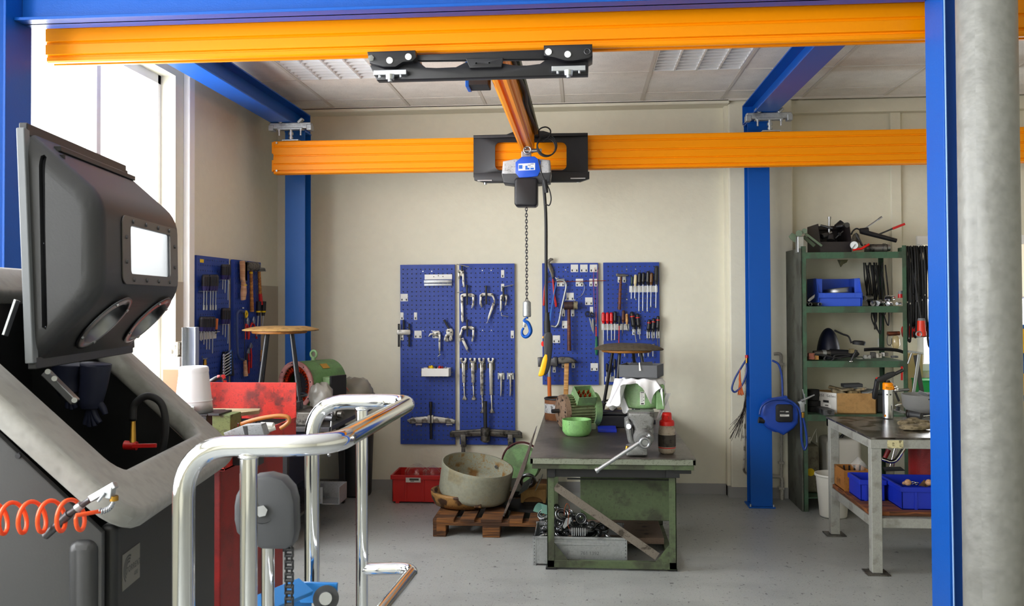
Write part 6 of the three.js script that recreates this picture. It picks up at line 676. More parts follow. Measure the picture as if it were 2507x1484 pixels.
// fourth shelf
{ const y = SH[3], P = (x, yy, z = 6.86) => PZ(...s3(x, yy), z), z1 = -6.86;
  { const o = thing('cardboard_box', 'open carton stuffed with packets on the fourth shelf', 'carton'), x0 = P(400, 0).x, xm = P(545, 0).x, x1 = P(1135, 0).x, h = P(800, 620).y - P(800, 930).y; const wp = MAT({ map: labelTex(128, 192, (g) => { g.fillStyle = '#d8d6cf'; g.fillRect(0, 0, 128, 192); g.fillStyle = '#2b2b2b'; g.font = '30px sans-serif'; g.fillText('ISI  Selec', 6, 44); g.fillRect(34, 76, 40, 22); g.beginPath(); g.arc(60, 130, 30, 0, 7); g.fillStyle = '#f0efe9'; g.fill(); g.fillStyle = '#2b2b2b'; g.fillRect(48, 120, 22, 8); g.fillRect(64, 160, 40, 14); }), roughness: 0.8 });
    part(o, 'front', [B(xm, x1, y, y + h, z1 - 0.005, z1, 0.001)], M.card); const lf = part(o, 'printed_side', [B(-0.085, 0.085, 0, h, -0.003, 0.003)], wp); face01(lf); lf.geometry.rotateY(-0.95).translate(xm - 0.052, y, z1 - 0.07); part(o, 'back', [B(x0, x1, y, y + h, z1 - 0.26, z1 - 0.255)], M.card); part(o, 'side', [B(x1 - 0.005, x1, y, y + h, z1 - 0.26, z1)], M.card); part(o, 'bottom', [B(x0 + 0.02, x1, y, y + 0.005, z1 - 0.26, z1)], M.card);
    seed = 31; for (let i = 0; i < 9; i++) { const g = box(rr(0.07, 0.11), rr(0.012, 0.03), rr(0.06, 0.1), 0, 0, 0, 0.006).rotateZ(rr(-0.35, 0.35)).rotateY(rr(-0.6, 0.6)).translate(xm + 0.03 + (x1 - xm - 0.07) * ((i % 5) / 4), y + h + 0.002 + 0.02 * Math.floor(i / 5), z1 - 0.07 - 0.09 * (i % 2)); solo('parts_packet', 'wrapped packet of parts piled in the open carton', 'packet', [g], [M.rag, M.galv, dirty(0x8d7a55, 0x4c4130, 0.08, 0.7, 240 + i)][i % 3], 'packets in the carton'); } 
    solo('grey_case', 'flat grey case lying on the packets in the carton', 'case', [bar(V(xm + 0.07, y + h + 0.05, z1 - 0.1), V(x1 - 0.08, y + h + 0.055, z1 - 0.1), 0.026, 0.1)], M.charcoal); }
  solo('steel_bar', 'square dark steel bar jutting over the fourth shelf edge', 'bar', [B(P(342, 0, 6.74).x, P(505, 0, 6.74).x, y + 0.001, y + 0.043, -7.1, -6.74, 0.002)], dirty(0x5e6062, 0x3a3a3a, 0.2, 0.6, 251, 0.5, { metalness: 0.4 }));
  { const o = thing('black_pots', 'stack of black plastic caps in the corner of the fourth shelf', 'caps'), x = P(175, 0, 7.0).x; [[0, 0.055], [0.045, 0.055], [0.09, 0.05], [0.13, 0.052]].forEach(([d, r]) => part(o, 'cap', [vc(x, y + d, y + d + 0.04, -7.0, r * 0.95, r, 26)], M.blackM)); }
  solo('dark_box', 'low black box behind the square steel bar', 'box', [B(P(250, 0, 7.0).x, P(380, 0, 7.0).x, y, y + 0.085, -7.15, -6.98, 0.004)], M.blackM);
  { const o = thing('grinder_case', 'dark round-cornered case at the right of the fourth shelf', 'case'), p = P(1190, 760, 6.95); part(o, 'case_body', [B(p.x - 0.025, p.x + 0.07, y, y + 0.14, -7.1, -6.92, 0.015)], M.charcoal); part(o, 'lid', [B(p.x - 0.025, p.x + 0.07, y + 0.142, y + 0.16, -7.1, -6.92, 0.006)], M.dark); }
}
// under the rack: canister and white bucket
{ const p = PY(...c7(705, 1052), 0).add(V(0, 0, 0.11)), r = 0.124, o = thing('bucket', 'dirty white plastic bucket standing behind the table leg', 'bucket'); part(o, 'pail', [lathe([[0, 0], [r * 0.76, 0], [r * 0.78, 0.012], [r * 0.98, 0.3], [r * 1.06, 0.302], [r * 1.06, 0.318], [r * 0.96, 0.318], [r * 0.74, 0.01], [0, 0.008]], p.x, 0, p.z - 0.05)], paint(0xd0cec4, 0.5)); part(o, 'lug', [box(0.025, 0.012, 0.01, p.x, 0.295, p.z - 0.05 + r * 0.985, 0.003)], M.plas); }
{ const p = PZ(...c7(590, 950), 6.98), o = thing('canister', 'dark translucent canister with a pale cap in the rack foot', 'canister'); part(o, 'body', [B(p.x - 0.07, p.x + 0.06, 0.106, 0.48, -7.2, -6.95, 0.03)], dirty(0x6e6a58, 0x3a382f, 0.4, 0.5, 262, 0.4)); part(o, 'cap', [vc(p.x - 0.01, 0.48, 0.53, -7.05, 0.026)], M.plas); part(o, 'yellow_label', [vc(p.x - 0.01, 0, 0.002, 0, 0.03).translate(-p.x + 0.01, 0, 0).rotateX(Math.PI / 2).translate(p.x - 0.012, 0.27, -6.95)], M.yel2); part(o, 'handle', [sweep([V(p.x - 0.01, 0.5, -6.97), V(p.x + 0.04, 0.6, -6.97), V(p.x + 0.04, 0.5, -6.96)], 0.004, 6)], M.plas); }
{ const p = PZ(...c7(770, 770), 6.95), o = thing('jerrycan', 'white plastic jerrycan with a black handle behind the table leg', 'jerrycan'); part(o, 'body', [B(p.x - 0.12, p.x + 0.14, 0.106, 0.53, -7.2, -6.9, 0.04)], paint(0xc4c1b6, 0.5)); part(o, 'handle', [sweep([V(p.x + 0.0, 0.52, -7.0), V(p.x + 0.03, 0.565, -7.0), V(p.x + 0.1, 0.56, -7.0), V(p.x + 0.13, 0.52, -7.0)], 0.012, 8)], M.black); part(o, 'red_label', [B(p.x - 0.09, p.x - 0.055, 0.4, 0.5, -6.9, -6.899)], M.redP); }
// hanging leads, plugs, G-clamps right of the rack
{ const X = rx1 + 0.1, o = thing('cable_hook_bar', 'steel bar from which the black extension leads hang', 'hook bar'); part(o, 'bar', [cyl(V(rx1 + 0.01, 1.99, -6.9), V(rx1 + 0.36, 1.99, -6.9), 0.009)], M.steelD); part(o, 'bracket', [B(rx1 + 0.008, rx1 + 0.02, 1.94, 2.0, -6.95, -6.85, 0.002)], M.greenS);
  seed = 11; for (let i = 0; i < 16; i++) { const x = rx1 + 0.045 + i * 0.0185, h = rr(0.55, 0.78), w = rr(0.04, 0.07), z = -6.9 + rr(-0.03, 0.03); solo('extension_lead', 'thick black extension lead looped over the bar beside the rack', 'cable', [sweep(new THREE.CatmullRomCurve3([V(x - 0.003, 1.99 - h * 0.6, z + w), V(x - 0.003, 1.8, z + w * 0.9), V(x, 2.003, z + 0.012), V(x + 0.002, 2.0, z - 0.014), V(x + 0.003, 1.7, z - w), V(x + 0.003, 1.99 - h, z - w * 0.4), V(x, 1.99 - h * 1.03, z + w * 0.4), V(x - 0.003, 1.99 - h * 0.62, z + w)]).getPoints(36), 0.0082, 7)], M.rubber, 'black extension leads'); }
  seed = 12; for (let i = 0; i < 9; i++) { const x = rx1 - 0.16 + i * 0.017, y1 = 1.9, z = -7.2 + rr(-0.06, 0.05), h = rr(0.35, 0.6); solo('thin_lead', 'thin dark lead hanging behind the right upright of the rack', 'cable', [sweep(new THREE.CatmullRomCurve3([V(x, y1, z), V(x + rr(-0.03, 0.03), y1 - h * 0.4, z + 0.01), V(x + rr(-0.04, 0.04), y1 - h * 0.8, z), V(x + 0.03, y1 - h, z + 0.02), V(x + 0.04, y1 - h * 0.6, z + 0.01), V(x + 0.02, y1 - 0.02, z)]).getPoints(30), 0.0055, 6)], M.rubber, 'thin leads behind the upright'); }
  { const q = thing('power_plug', 'orange red industrial plug hanging among the black leads', 'plug'), p = PZ(...s2(1995, 820), 6.75); part(q, 'housing', [vc(p.x, p.y - 0.06, p.y + 0.05, p.z, 0.032, 0.027, 24), vc(p.x, p.y - 0.065, p.y - 0.03, p.z, 0.035, 0.034, 24)], paint(0xd8321a, 0.4)); part(q, 'cable', [sweep([V(p.x, p.y + 0.06, p.z), V(p.x - 0.01, p.y + 0.25, p.z - 0.05), V(p.x - 0.02, 2.0, -6.9)], 0.008, 8)], M.rubber); part(q, 'grey_collar', [vc(p.x, p.y + 0.05, p.y + 0.068, p.z, 0.028, 0.022, 24)], M.greyP); part(q, 'latch', [new THREE.TorusGeometry(0.02, 0.005, 6, 16).translate(p.x - 0.03, p.y - 0.05, p.z + 0.03)], M.galv); }
  { const q = thing('power_plug', 'dark red industrial coupler hanging behind the rack upright', 'plug'), p = PZ(...s2(1850, 920), 6.95); part(q, 'housing', [cyl(p.clone().add(V(-0.07, 0.01, 0)), p.clone().add(V(0.08, 0.02, 0)), 0.045, 0.05, 24)], M.redT); part(q, 'lid', [cyl(p.clone().add(V(0.08, 0.02, 0)), p.clone().add(V(0.095, 0.02, 0)), 0.052, 0.05, 24)], M.redD); }
  { const q = thing('power_plug', 'small grey and red plug hanging inside the rack upright', 'plug'), p = PZ(...s2(1650, 270), 6.9); part(q, 'housing', [vc(p.x, p.y - 0.03, p.y, p.z, 0.02, 0.018)], M.redT); part(q, 'collar', [vc(p.x, p.y, p.y + 0.025, p.z, 0.018, 0.014)], M.greyP); }
  { const q = thing('inspection_lamp', 'hand lamp with a glass globe hanging inside the rack', 'hand lamp'), p = PZ(...s2(1570, 1060), 6.92); part(q, 'glass_globe', [lathe([[0, -0.055], [0.02, -0.05], [0.031, -0.02], [0.028, 0.02], [0.018, 0.045], [0, 0.05]], p.x, p.y, p.z, 24)], MAT({ color: 0xf4ead0, roughness: 0.1, transmission: 0.9, thickness: 0 })); part(q, 'wooden_neck', [cyl(p.clone().add(V(-0.06, 0.062, 0)), p.clone().add(V(0.03, 0.066, 0)), 0.018, 0.016)], M.woodD); part(q, 'guard_wire', [sweep(new THREE.CatmullRomCurve3([[1450, 930], [1430, 1010], [1445, 1110], [1490, 1110], [1510, 1000]].map((k) => PZ(...s2(...k), 6.9))).getPoints(20), 0.003, 6)], M.black); }
  { const q = thing('bar_clamp', 'bright steel bar clamp standing right of the rack', 'clamp'), P = (x, y, z = 6.6) => PZ(...s3(x, y), z); part(q, 'rail', [bar(P(1795, 45), P(1690, 760), 0.022, 0.011)], M.zinc); part(q, 'fixed_jaw', [plate([s3(1625, 0), s3(1640, -12), s3(1860, 18), s3(1860, 50), s3(1640, 18)], 6.59, 0.02, 0.003)], M.galv); part(q, 'spindle', [cyl(P(1680, 30), P(1625, 190), 0.007)], M.steel); }
  { const q = thing('bar_clamp', 'dark steel bar clamp leaning behind the bright one', 'clamp'), P = (x, y, z = 6.66) => PZ(...s3(x, y), z); part(q, 'rail', [bar(P(1740, 60), P(1850, 700), 0.03, 0.012)], M.steelD); part(q, 'foot_jaw', [bar(P(1850, 690), P(1790, 700), 0.03, 0.02)], M.steelD); }
  solo('brown_board', 'tall tan board leaning on the wall behind the clamps', 'board', [B(PZ(2200, 900, 7.33).x, PZ(2262, 900, 7.33).x, 0.1, PZ(2230, 866, 7.33).y, -7.37, -7.352, 0.002)], paint(0xc0a878, 0.7));
  solo('red_tag', 'red strip hanging behind the gas torch on the rack upright', 'tag', [plate([s3(1520, 230), s3(1550, 230), s3(1548, 440), s3(1520, 440)], 6.79, 0.004, 0)], M.redT);
}

// ---------------------------------------------------------------- grey welding table on the right
const TT = 0.8;
{ const o = thing('welding_table', 'grey steel welding table with a scorched top and a wooden lower shelf', 'table'), x0 = 1.668, x1 = 3.1, z1 = -5.27, z0 = -6.2, gm = dirty(0x9a9b94, 0x6a685f, 0.3, 0.5, 271, 0.5);
  const topM = MAT({ map: tex(512, (() => { const a = fbm(4, 273, 5), b = fbm(20, 274, 3); return (x, y) => { let k = mixc([62, 57, 52], [150, 146, 140], sm(0.42, 0.62, a(x * 2, y))); k = mixc(k, [38, 30, 24], sm(0.55, 0.75, b(x, y))); return k; }; })(), 0.9), roughness: 0.24, metalness: 0.55, bumpMap: bump2, bumpScale: 0.0003 });
  part(o, 'table_top', [B(x0, x1, TT - 0.012, TT, z0, z1, 0.002)], topM);
  for (const g of [B(x0 + 0.005, x1, TT - 0.065, TT - 0.012, z1 - 0.045, z1 - 0.003, 0.002), B(x0 + 0.005, x1, TT - 0.065, TT - 0.012, z0, z0 + 0.04, 0.002), B(x0 + 0.005, x0 + 0.045, TT - 0.065, TT - 0.012, z0, z1 - 0.045, 0.002)]) part(o, 'apron', [g], gm);
  for (const [x, z] of [[x0 + 0.01, z1 - 0.07], [x0 + 0.01, z0 + 0.01], [x1 - 0.07, z1 - 0.07], [x1 - 0.07, z0 + 0.01]]) { part(o, 'leg', [B(x, x + 0.06, 0.008, TT - 0.012, z, z + 0.06, 0.004)], gm); part(o, 'foot_plate', [B(x - 0.035, x + 0.095, 0, 0.008, z - 0.03, z + 0.09, 0.002)], M.iron); }
  for (const g of [B(x0 + 0.07, x1 - 0.07, 0.27, 0.325, z1 - 0.06, z1 - 0.02, 0.002), B(x0 + 0.015, x0 + 0.055, 0.27, 0.325, z0 + 0.07, z1 - 0.07, 0.002), B(x0 + 0.07, x1 - 0.07, 0.27, 0.325, z0 + 0.02, z0 + 0.06, 0.002)]) part(o, 'lower_rail', [g], gm);
  part(o, 'wooden_shelf', [B(x0 + 0.075, x1 - 0.08, 0.326, 0.352, z0 + 0.02, z1 - 0.075, 0.002), B(x0 + 0.02, x0 + 0.075, 0.326, 0.352, z0 + 0.08, z1 - 0.08, 0.002)], MAT({ map: woodTex(0x8f5226, 0x4c2b16, 0.6, 275), roughness: 0.7 }));
  part(o, 'sticker', [B(x0 + 0.1, x0 + 0.19, TT - 0.062, TT - 0.016, z1 - 0.003, z1 - 0.002)], dirty(0xcfc79a, 0x5a4c38, 0.06, 0.9, 276)); }
{ const p = PY(...s3(1325, 1020), TT), r = 0.0325, o = thing('gas_torch', 'gas torch on a silver cartridge with an orange band', 'gas torch'), P = (x, y) => PZ(...s3(x, y), -p.z), y1 = P(1325, 580).y, y2 = P(1325, 490).y;
  const R = (P(1402, 800).x - P(1246, 800).x) / 2; part(o, 'cartridge', [lathe([[0, 0], [R * 0.94, 0], [R, 0.006], [R, y1 - TT], [0, y1 - TT]], p.x, TT, p.z)], metal(0xc6c8ca, 0.28)); const bd = part(o, 'orange_band', [lathe([[R * 1.01, 0], [R * 1.02, 0.002], [R * 1.02, y2 - y1], [R * 0.8, y2 - y1 + 0.008], [0, y2 - y1 + 0.008]], p.x, y1, p.z)], M.orange); 
  face01(part(bd, 'band_lettering', [ext([[-R * 0.75, 0.008], [R * 0.75, 0.008], [R * 0.75, 0.024], [-R * 0.75, 0.024]], 0.001).translate(p.x, y1, p.z + R * 1.03)], MAT({ map: labelTex(160, 40, (g) => { g.fillStyle = '#ffa000'; g.fillRect(0, 0, 160, 40); g.fillStyle = '#7a4a00'; g.font = 'bold 30px sans-serif'; g.fillText('Maxi 2000', 2, 31); }), roughness: 0.4 })));
  for (const x of [1283, 1336]) part(o, 'black_mark', [cyl(P(x, 650).add(V(0, 0, R * 0.93)), P(x, 650).add(V(0, 0, R * 1.0)), 0.005)], M.black); part(o, 'warning_mark', [box(0.014, 0.014, 0.004, p.x - R * 0.75, TT + 0.022, p.z + R * 0.7, 0.001)], M.orange);
  part(o, 'neck', [vc(p.x, y2, P(0, 440).y, p.z, R * 0.75, R * 0.5)], M.black); part(o, 'burner_head', [plate([s3(1140, 430), s3(1170, 405), s3(1260, 370), s3(1330, 330), s3(1430, 310), s3(1450, 330), s3(1440, 375), s3(1370, 410), s3(1300, 445), s3(1230, 470), s3(1160, 470)], -p.z - 0.016, 0.032, 0.008)], M.dark); part(o, 'burner_tube', [cyl(P(1430, 345), P(1550, 285), 0.012, 0.011)], M.steelD); part(o, 'trigger_grip', [plate([s3(1135, 440), s3(1200, 470), s3(1190, 560), s3(1165, 720), s3(1130, 735), s3(1098, 720), s3(1095, 640), s3(1120, 540)], -p.z - 0.014, 0.028, 0.008)], M.black); part(o, 'igniter_button', [cyl(P(1145, 425), P(1170, 408), 0.009)], M.redP); }
{ const p = PY(...s3(1800, 930), TT), r = 0.155, o = thing('grey_bowl', 'deep grey metal bowl on the welding table', 'bowl'), h = 0.13, cx = PZ(...s3(1535, 800), -p.z).x + 0.158; part(o, 'bowl', [lathe([[0, 0], [r * 0.6, 0], [r * 0.8, 0.015], [r * 0.95, 0.05], [r, h], [r * 0.965, h], [r * 0.91, 0.05], [r * 0.76, 0.022], [0, 0.01]], cx, TT, p.z - 0.0, 48)], paint(0x8d8e8c, 0.5)); part(o, 'rivet', [cyl(V(cx - 0.03, TT + h - 0.02, p.z + r * 0.97), V(cx - 0.03, TT + h - 0.02, p.z + r), 0.004)], M.black); part(o, 'inner_clip', [bar(V(cx + 0.0, TT + h + 0.005, p.z - 0.12), V(cx + 0.06, TT + h - 0.02, p.z - 0.1), 0.025, 0.003)], M.galv); }
{ // work gloves and a torch tube
  const o = thing('work_gloves', 'pair of dirty leather work gloves lying on the welding table', 'gloves'), P = (x, y) => PY(...s3(x, y), TT); const blob = (x, y, sx, sy, sz, rz) => { const g = new THREE.IcosahedronGeometry(1, 4), q = g.attributes.position, n = fbm(5, 33, 3); for (let i = 0; i < q.count; i++) { const v = V().fromBufferAttribute(q, i), k = 0.82 + 0.4 * n(v.x * 0.4 + 0.5 + x * 0.01, v.z * 0.4 + v.y * 0.3 + 0.5); q.setXYZ(i, v.x * k * sx, v.y * k * sy, v.z * k * sz); } const c = P(x, y); return toCreasedNormals(g, 2.6).rotateY(rz).translate(c.x, TT + sy * 0.95, c.z); };
  part(o, 'palm', [blob(1750, 1190, 0.1, 0.017, 0.055, 0.2)], M.rag); part(o, 'cuff', [blob(1590, 1130, 0.06, 0.019, 0.04, 0.5)], M.rag); for (const [x, y, r] of [[1720, 1080, 0.3], [1820, 1100, 0.1], [1900, 1140, -0.2], [1690, 1060, 0.5]]) part(o, 'finger', [blob(x, y, 0.055, 0.013, 0.014, r)], M.rag);
  const tq = thing('torch_tube', 'dark steel tube with a flared end lying behind the gloves', 'tube'), a = PY(...s3(1640, 1010), TT), b = PY(...s3(1830, 1030), TT); part(tq, 'tube', [cyl(V(a.x, TT + 0.027, a.z), V(b.x, TT + 0.022, b.z), 0.026, 0.021, 24)], M.charcoal); part(tq, 'flare', [cyl(V(a.x - 0.012, TT + 0.029, a.z), V(a.x, TT + 0.029, a.z), 0.028, 0.026, 24)], M.steelD); solo('steel_pin', 'bright steel pin lying behind the leather gloves', 'pin', [cyl(PY(...s3(1850, 1000), TT).add(V(0, 0.006, 0)), PY(...s3(1965, 985), TT).add(V(0, 0.006, 0)), 0.006)], M.chrome); }
{ // spanner bundle behind the torch
  const P = (x, y, z = 6.1) => PZ(...s3(x, y), z); const o = thing('socket_wrench', 'chrome swivel wrench leaning behind the gas torch', 'wrench'); part(o, 'handle', [bar(P(1425, 600), P(1490, 760), 0.013, 0.009)], M.dark); part(o, 'ball_head', [new THREE.SphereGeometry(0.018, 18, 12).translate(...P(1440, 590).toArray()), new THREE.SphereGeometry(0.014, 16, 12).translate(...P(1430, 550).toArray())], M.chrome); part(o, 'cross_bar', [cyl(P(1450, 595), P(1640, 580), 0.01)], M.steel);
  const q = thing('side_cutters', 'bright cutters with dark jaws lying behind the gas torch', 'cutters'); part(q, 'jaws', [plate([s3(1430, 830), s3(1460, 800), s3(1540, 790), s3(1530, 815), s3(1470, 845)], 6.05, 0.012, 0.003)], M.chrome); part(q, 'grip', [bar(PY(1960 + 1440 / 6.182, 860 + 905 / 6.182, TT).add(V(0, 0.008, 0)), PY(1960 + 1560 / 6.182, 860 + 945 / 6.182, TT).add(V(0, 0.008, 0)), 0.03, 0.012)], M.galv); part(q, 'stand', [bar(P(1480, 835, 6.05), P(1470, 900, 6.05), 0.02, 0.02)], M.dark); }
// lower shelf
{ const y = 0.352, Pz = (x, yy, z) => PZ(...s4(x, yy), z);
  { const o = thing('wooden_box', 'open tan box of scraps on the lower shelf of the table', 'box'), x0 = Pz(570, 800, 5.95).x, x1 = Pz(1020, 800, 5.95).x, h = Pz(700, 720, 5.9).y - y; const m = M.card; for (const g of [B(x0, x1, y, y + h, -5.9, -5.895), B(x0, x1, y, y + h, -6.12, -6.115), B(x0, x0 + 0.005, y, y + h, -6.12, -5.9), B(x1 - 0.005, x1, y, y + h, -6.12, -5.9)]) part(o, 'side', [g], dirty(0xa0682a, 0x7a4a1a, 0.3, 0.4, 281)); part(o, 'bottom', [B(x0, x1, y, y + 0.005, -6.12, -5.9)], m);
    solo('clear_jar', 'clear plastic jar tipped over in the tan box', 'jar', [cyl(Pz(790, 690, 6.0), Pz(930, 570, 6.0), 0.04, 0.045, 24, true)], MAT({ color: 0xffffff, roughness: 0.1, transmission: 0.85, thickness: 0, side: THREE.DoubleSide })); for (let i = 0; i < 4; i++) solo('metal_scrap', 'small dark metal scrap sticking out of the tan box', 'scrap', [bar(V(x0 + 0.03 + i * 0.03, y + h * 0.6, -5.98), V(x0 + 0.02 + i * 0.035, y + h + 0.02, -5.97), 0.012, 0.004)], M.steelD, 'scraps in the tan box'); }
  const crate = (lab, x0, x1, z1, z0, h, m) => { const o = thing('stacking_crate', lab, 'crate'); for (const g of [B(x0, x1, y, y + h, z1 - 0.005, z1, 0.001), B(x0, x1, y, y + h, z0, z0 + 0.005, 0.001), B(x0, x0 + 0.005, y, y + h, z0, z1, 0.001), B(x1 - 0.005, x1, y, y + h, z0, z1, 0.001)]) part(o, 'wall', [g], m); part(o, 'bottom', [B(x0, x1, y, y + 0.006, z0, z1)], m); for (const g of [B(x0 - 0.01, x1 + 0.01, y + h - 0.03, y + h, z1, z1 + 0.008, 0.003), B(x0 - 0.01, x0, y + h - 0.03, y + h, z0, z1, 0.003), B(x0, x1, y + h - 0.03, y + h, z0 - 0.008, z0, 0.003)]) part(o, 'rim', [g], m); for (const k of [0.2, 0.5, 0.8]) part(o, 'rib', [B(x0 + (x1 - x0) * k - 0.008, x0 + (x1 - x0) * k + 0.008, y, y + h - 0.03, z1, z1 + 0.005, 0.001)], m); return o; };
  const xa = Pz(900, 1000, 5.62).x, xb = Pz(1560, 1100, 5.45).x; crate('blue plastic crate in the shadow behind the table leg', xa, Math.min(xa + 0.3, xb - 0.025), -5.62, -5.86, 0.13, M.crate); crate('blue plastic crate of wooden handles on the lower shelf', xb, xb + 0.4, -5.4, -5.78, 0.135, M.crate);
  for (const [x, yy] of [[1715, 930], [2080, 930]]) { const p = Pz(x, yy, 5.5); solo('wooden_pestle', 'round-ended wooden pestle lying in the blue crate', 'pestle', [new THREE.SphereGeometry(0.02, 18, 12).translate(p.x, p.y, p.z), cyl(p, p.clone().add(V(0.02, -0.03, -0.12)), 0.014, 0.012)], M.woodP, 'pestles in the blue crate'); } 
  for (const [x, yy, l] of [[1800, 935, 'chrome ring lying in the blue crate'], [1860, 950, 'small steel washer lying in the blue crate']]) solo('steel_washer', l, 'ring', [new THREE.TorusGeometry(0.012, 0.004, 8, 20).rotateX(0.8).translate(...Pz(x, yy, 5.5).toArray())], M.chrome);
  solo('wedge', 'rusty pyramid-shaped wedge lying in the blue crate', 'wedge', [new THREE.ConeGeometry(0.035, 0.04, 4).translate(...Pz(2000, 930, 5.56).toArray())], dirty(0x6b5138, 0x3d2c1d, 0.06, 0.6, 283));
  { const o = thing('bent_tube_lever', 'bent chrome tube lever hanging below the table top', 'lever'), P = (x, yy) => PZ(...s4(x, yy), 5.75); part(o, 'tube', [bendTube([P(1690, 270), P(1480, 605), P(1270, 520)], 0.0125, 0.05, 14)], M.chrome); part(o, 'tip', [cyl(P(1275, 522), P(1225, 480), 0.008, 0.005)], M.steel); }
  { const o = thing('screwdriver', 'large screwdriver with a red handle hanging behind the table leg', 'screwdriver'), P = (x, yy) => PZ(...s4(x, yy), 6.05); part(o, 'handle', [cyl(P(1385, 360), P(1310, 520), 0.016, 0.013)], M.redD); part(o, 'shank', [cyl(P(1365, 340), P(1400, 250), 0.007)], M.zinc); }
  for (const [x0, y0, x1, y1] of [[1500, 290, 1410, 650], [1530, 290, 1470, 650]]) solo('steel_rod', 'slim bright steel rod standing behind the bent chrome lever', 'rod', [cyl(PZ(...s4(x0, y0), 6.12), PZ(...s4(x1, y1), 6.12), 0.004)], M.chrome, 'slim rods behind the lever');
  { const p = Pz(2050, 560, 6.0), o = thing('red_drum', 'dark red round drum behind the blue crates', 'drum'); part(o, 'drum', [lathe([[0, 0], [0.15, 0], [0.155, 0.02], [0.155, 0.3], [0.145, 0.305], [0.14, 0.29], [0, 0.285]], p.x + 0.05, y, -6.02)], M.redD); part(o, 'rim', [new THREE.TorusGeometry(0.152, 0.008, 8, 40).rotateX(Math.PI / 2).translate(p.x + 0.05, y + 0.305, -6.02)], M.dark); }
  solo('black_sheet', 'black slanted tray edge behind the blue crates', 'tray', [plate([s4(1290, 670), s4(1600, 665), s4(1680, 730), s4(1330, 740)], 5.82, 0.02, 0.003)], M.dark);
}
{ // yellow and green bins beyond the pipe
  const bins = [[2500, 805, 865, M.yellow, 'yellow storage bin in the rack under the rear window, top row'], [2500, 915, 968, M.yellow, 'yellow storage bin in the rack under the rear window, middle row'], [2500, 985, 1060, M.yellow, 'yellow storage bin in the rack under the rear window, bottom row']];
  const x0 = PZ(2484, 850, 6.9).x; for (const [u, v0, v1, m, l] of bins) { const o = thing('storage_bin', l, 'storage bin'), a = PZ(u, v0, 6.9).y, b = PZ(u, v1, 6.9).y; part(o, 'front', [B(x0, x0 + 0.3, b, a, -6.91, -6.9, 0.003)], m); part(o, 'body', [B(x0, x0 + 0.3, b, a - 0.02, -7.15, -6.91, 0.003)], m); }
  const r = thing('bin_rack', 'blue louvred rack carrying the yellow bins', 'rack'); part(r, 'back_panel', [B(x0 - 0.02, x0 + 0.9, 0.3, PZ(2500, 795, 7.18).y, -7.2, -7.17, 0.003)], M.blueB); part(r, 'foot', [B(x0 - 0.02, x0 + 0.02, 0, 0.3, -7.25, -7.1, 0.003)], M.blueB); part(r, 'foot', [B(x0 + 0.86, x0 + 0.9, 0, 0.3, -7.25, -7.1, 0.003)], M.blueB);
  const g = thing('storage_bin', 'green storage bin seen between the clamp and the blue column', 'storage bin'), p = PZ(2258, 930, 7.2), q = PZ(2258, 978, 7.2); part(g, 'body', [B(p.x - 0.03, p.x + 0.32, q.y, p.y, -7.34, -7.12, 0.006)], paint(0x0f9a4a, 0.4)); part(g, 'rim', [B(p.x - 0.035, p.x + 0.325, p.y - 0.01, p.y + 0.004, -7.345, -7.115, 0.003)], paint(0x0f9a4a, 0.4)); const sh = thing('bin_table', 'dark blue low cabinet under the green bin by the window', 'cabinet'); part(sh, 'body', [B(p.x - 0.06, p.x + 0.5, 0, q.y, -7.35, -7.1, 0.004)], M.navy); part(sh, 'door', [B(p.x - 0.05, p.x + 0.49, 0.05, q.y - 0.02, -7.1, -7.095, 0.002)], M.navy);
}
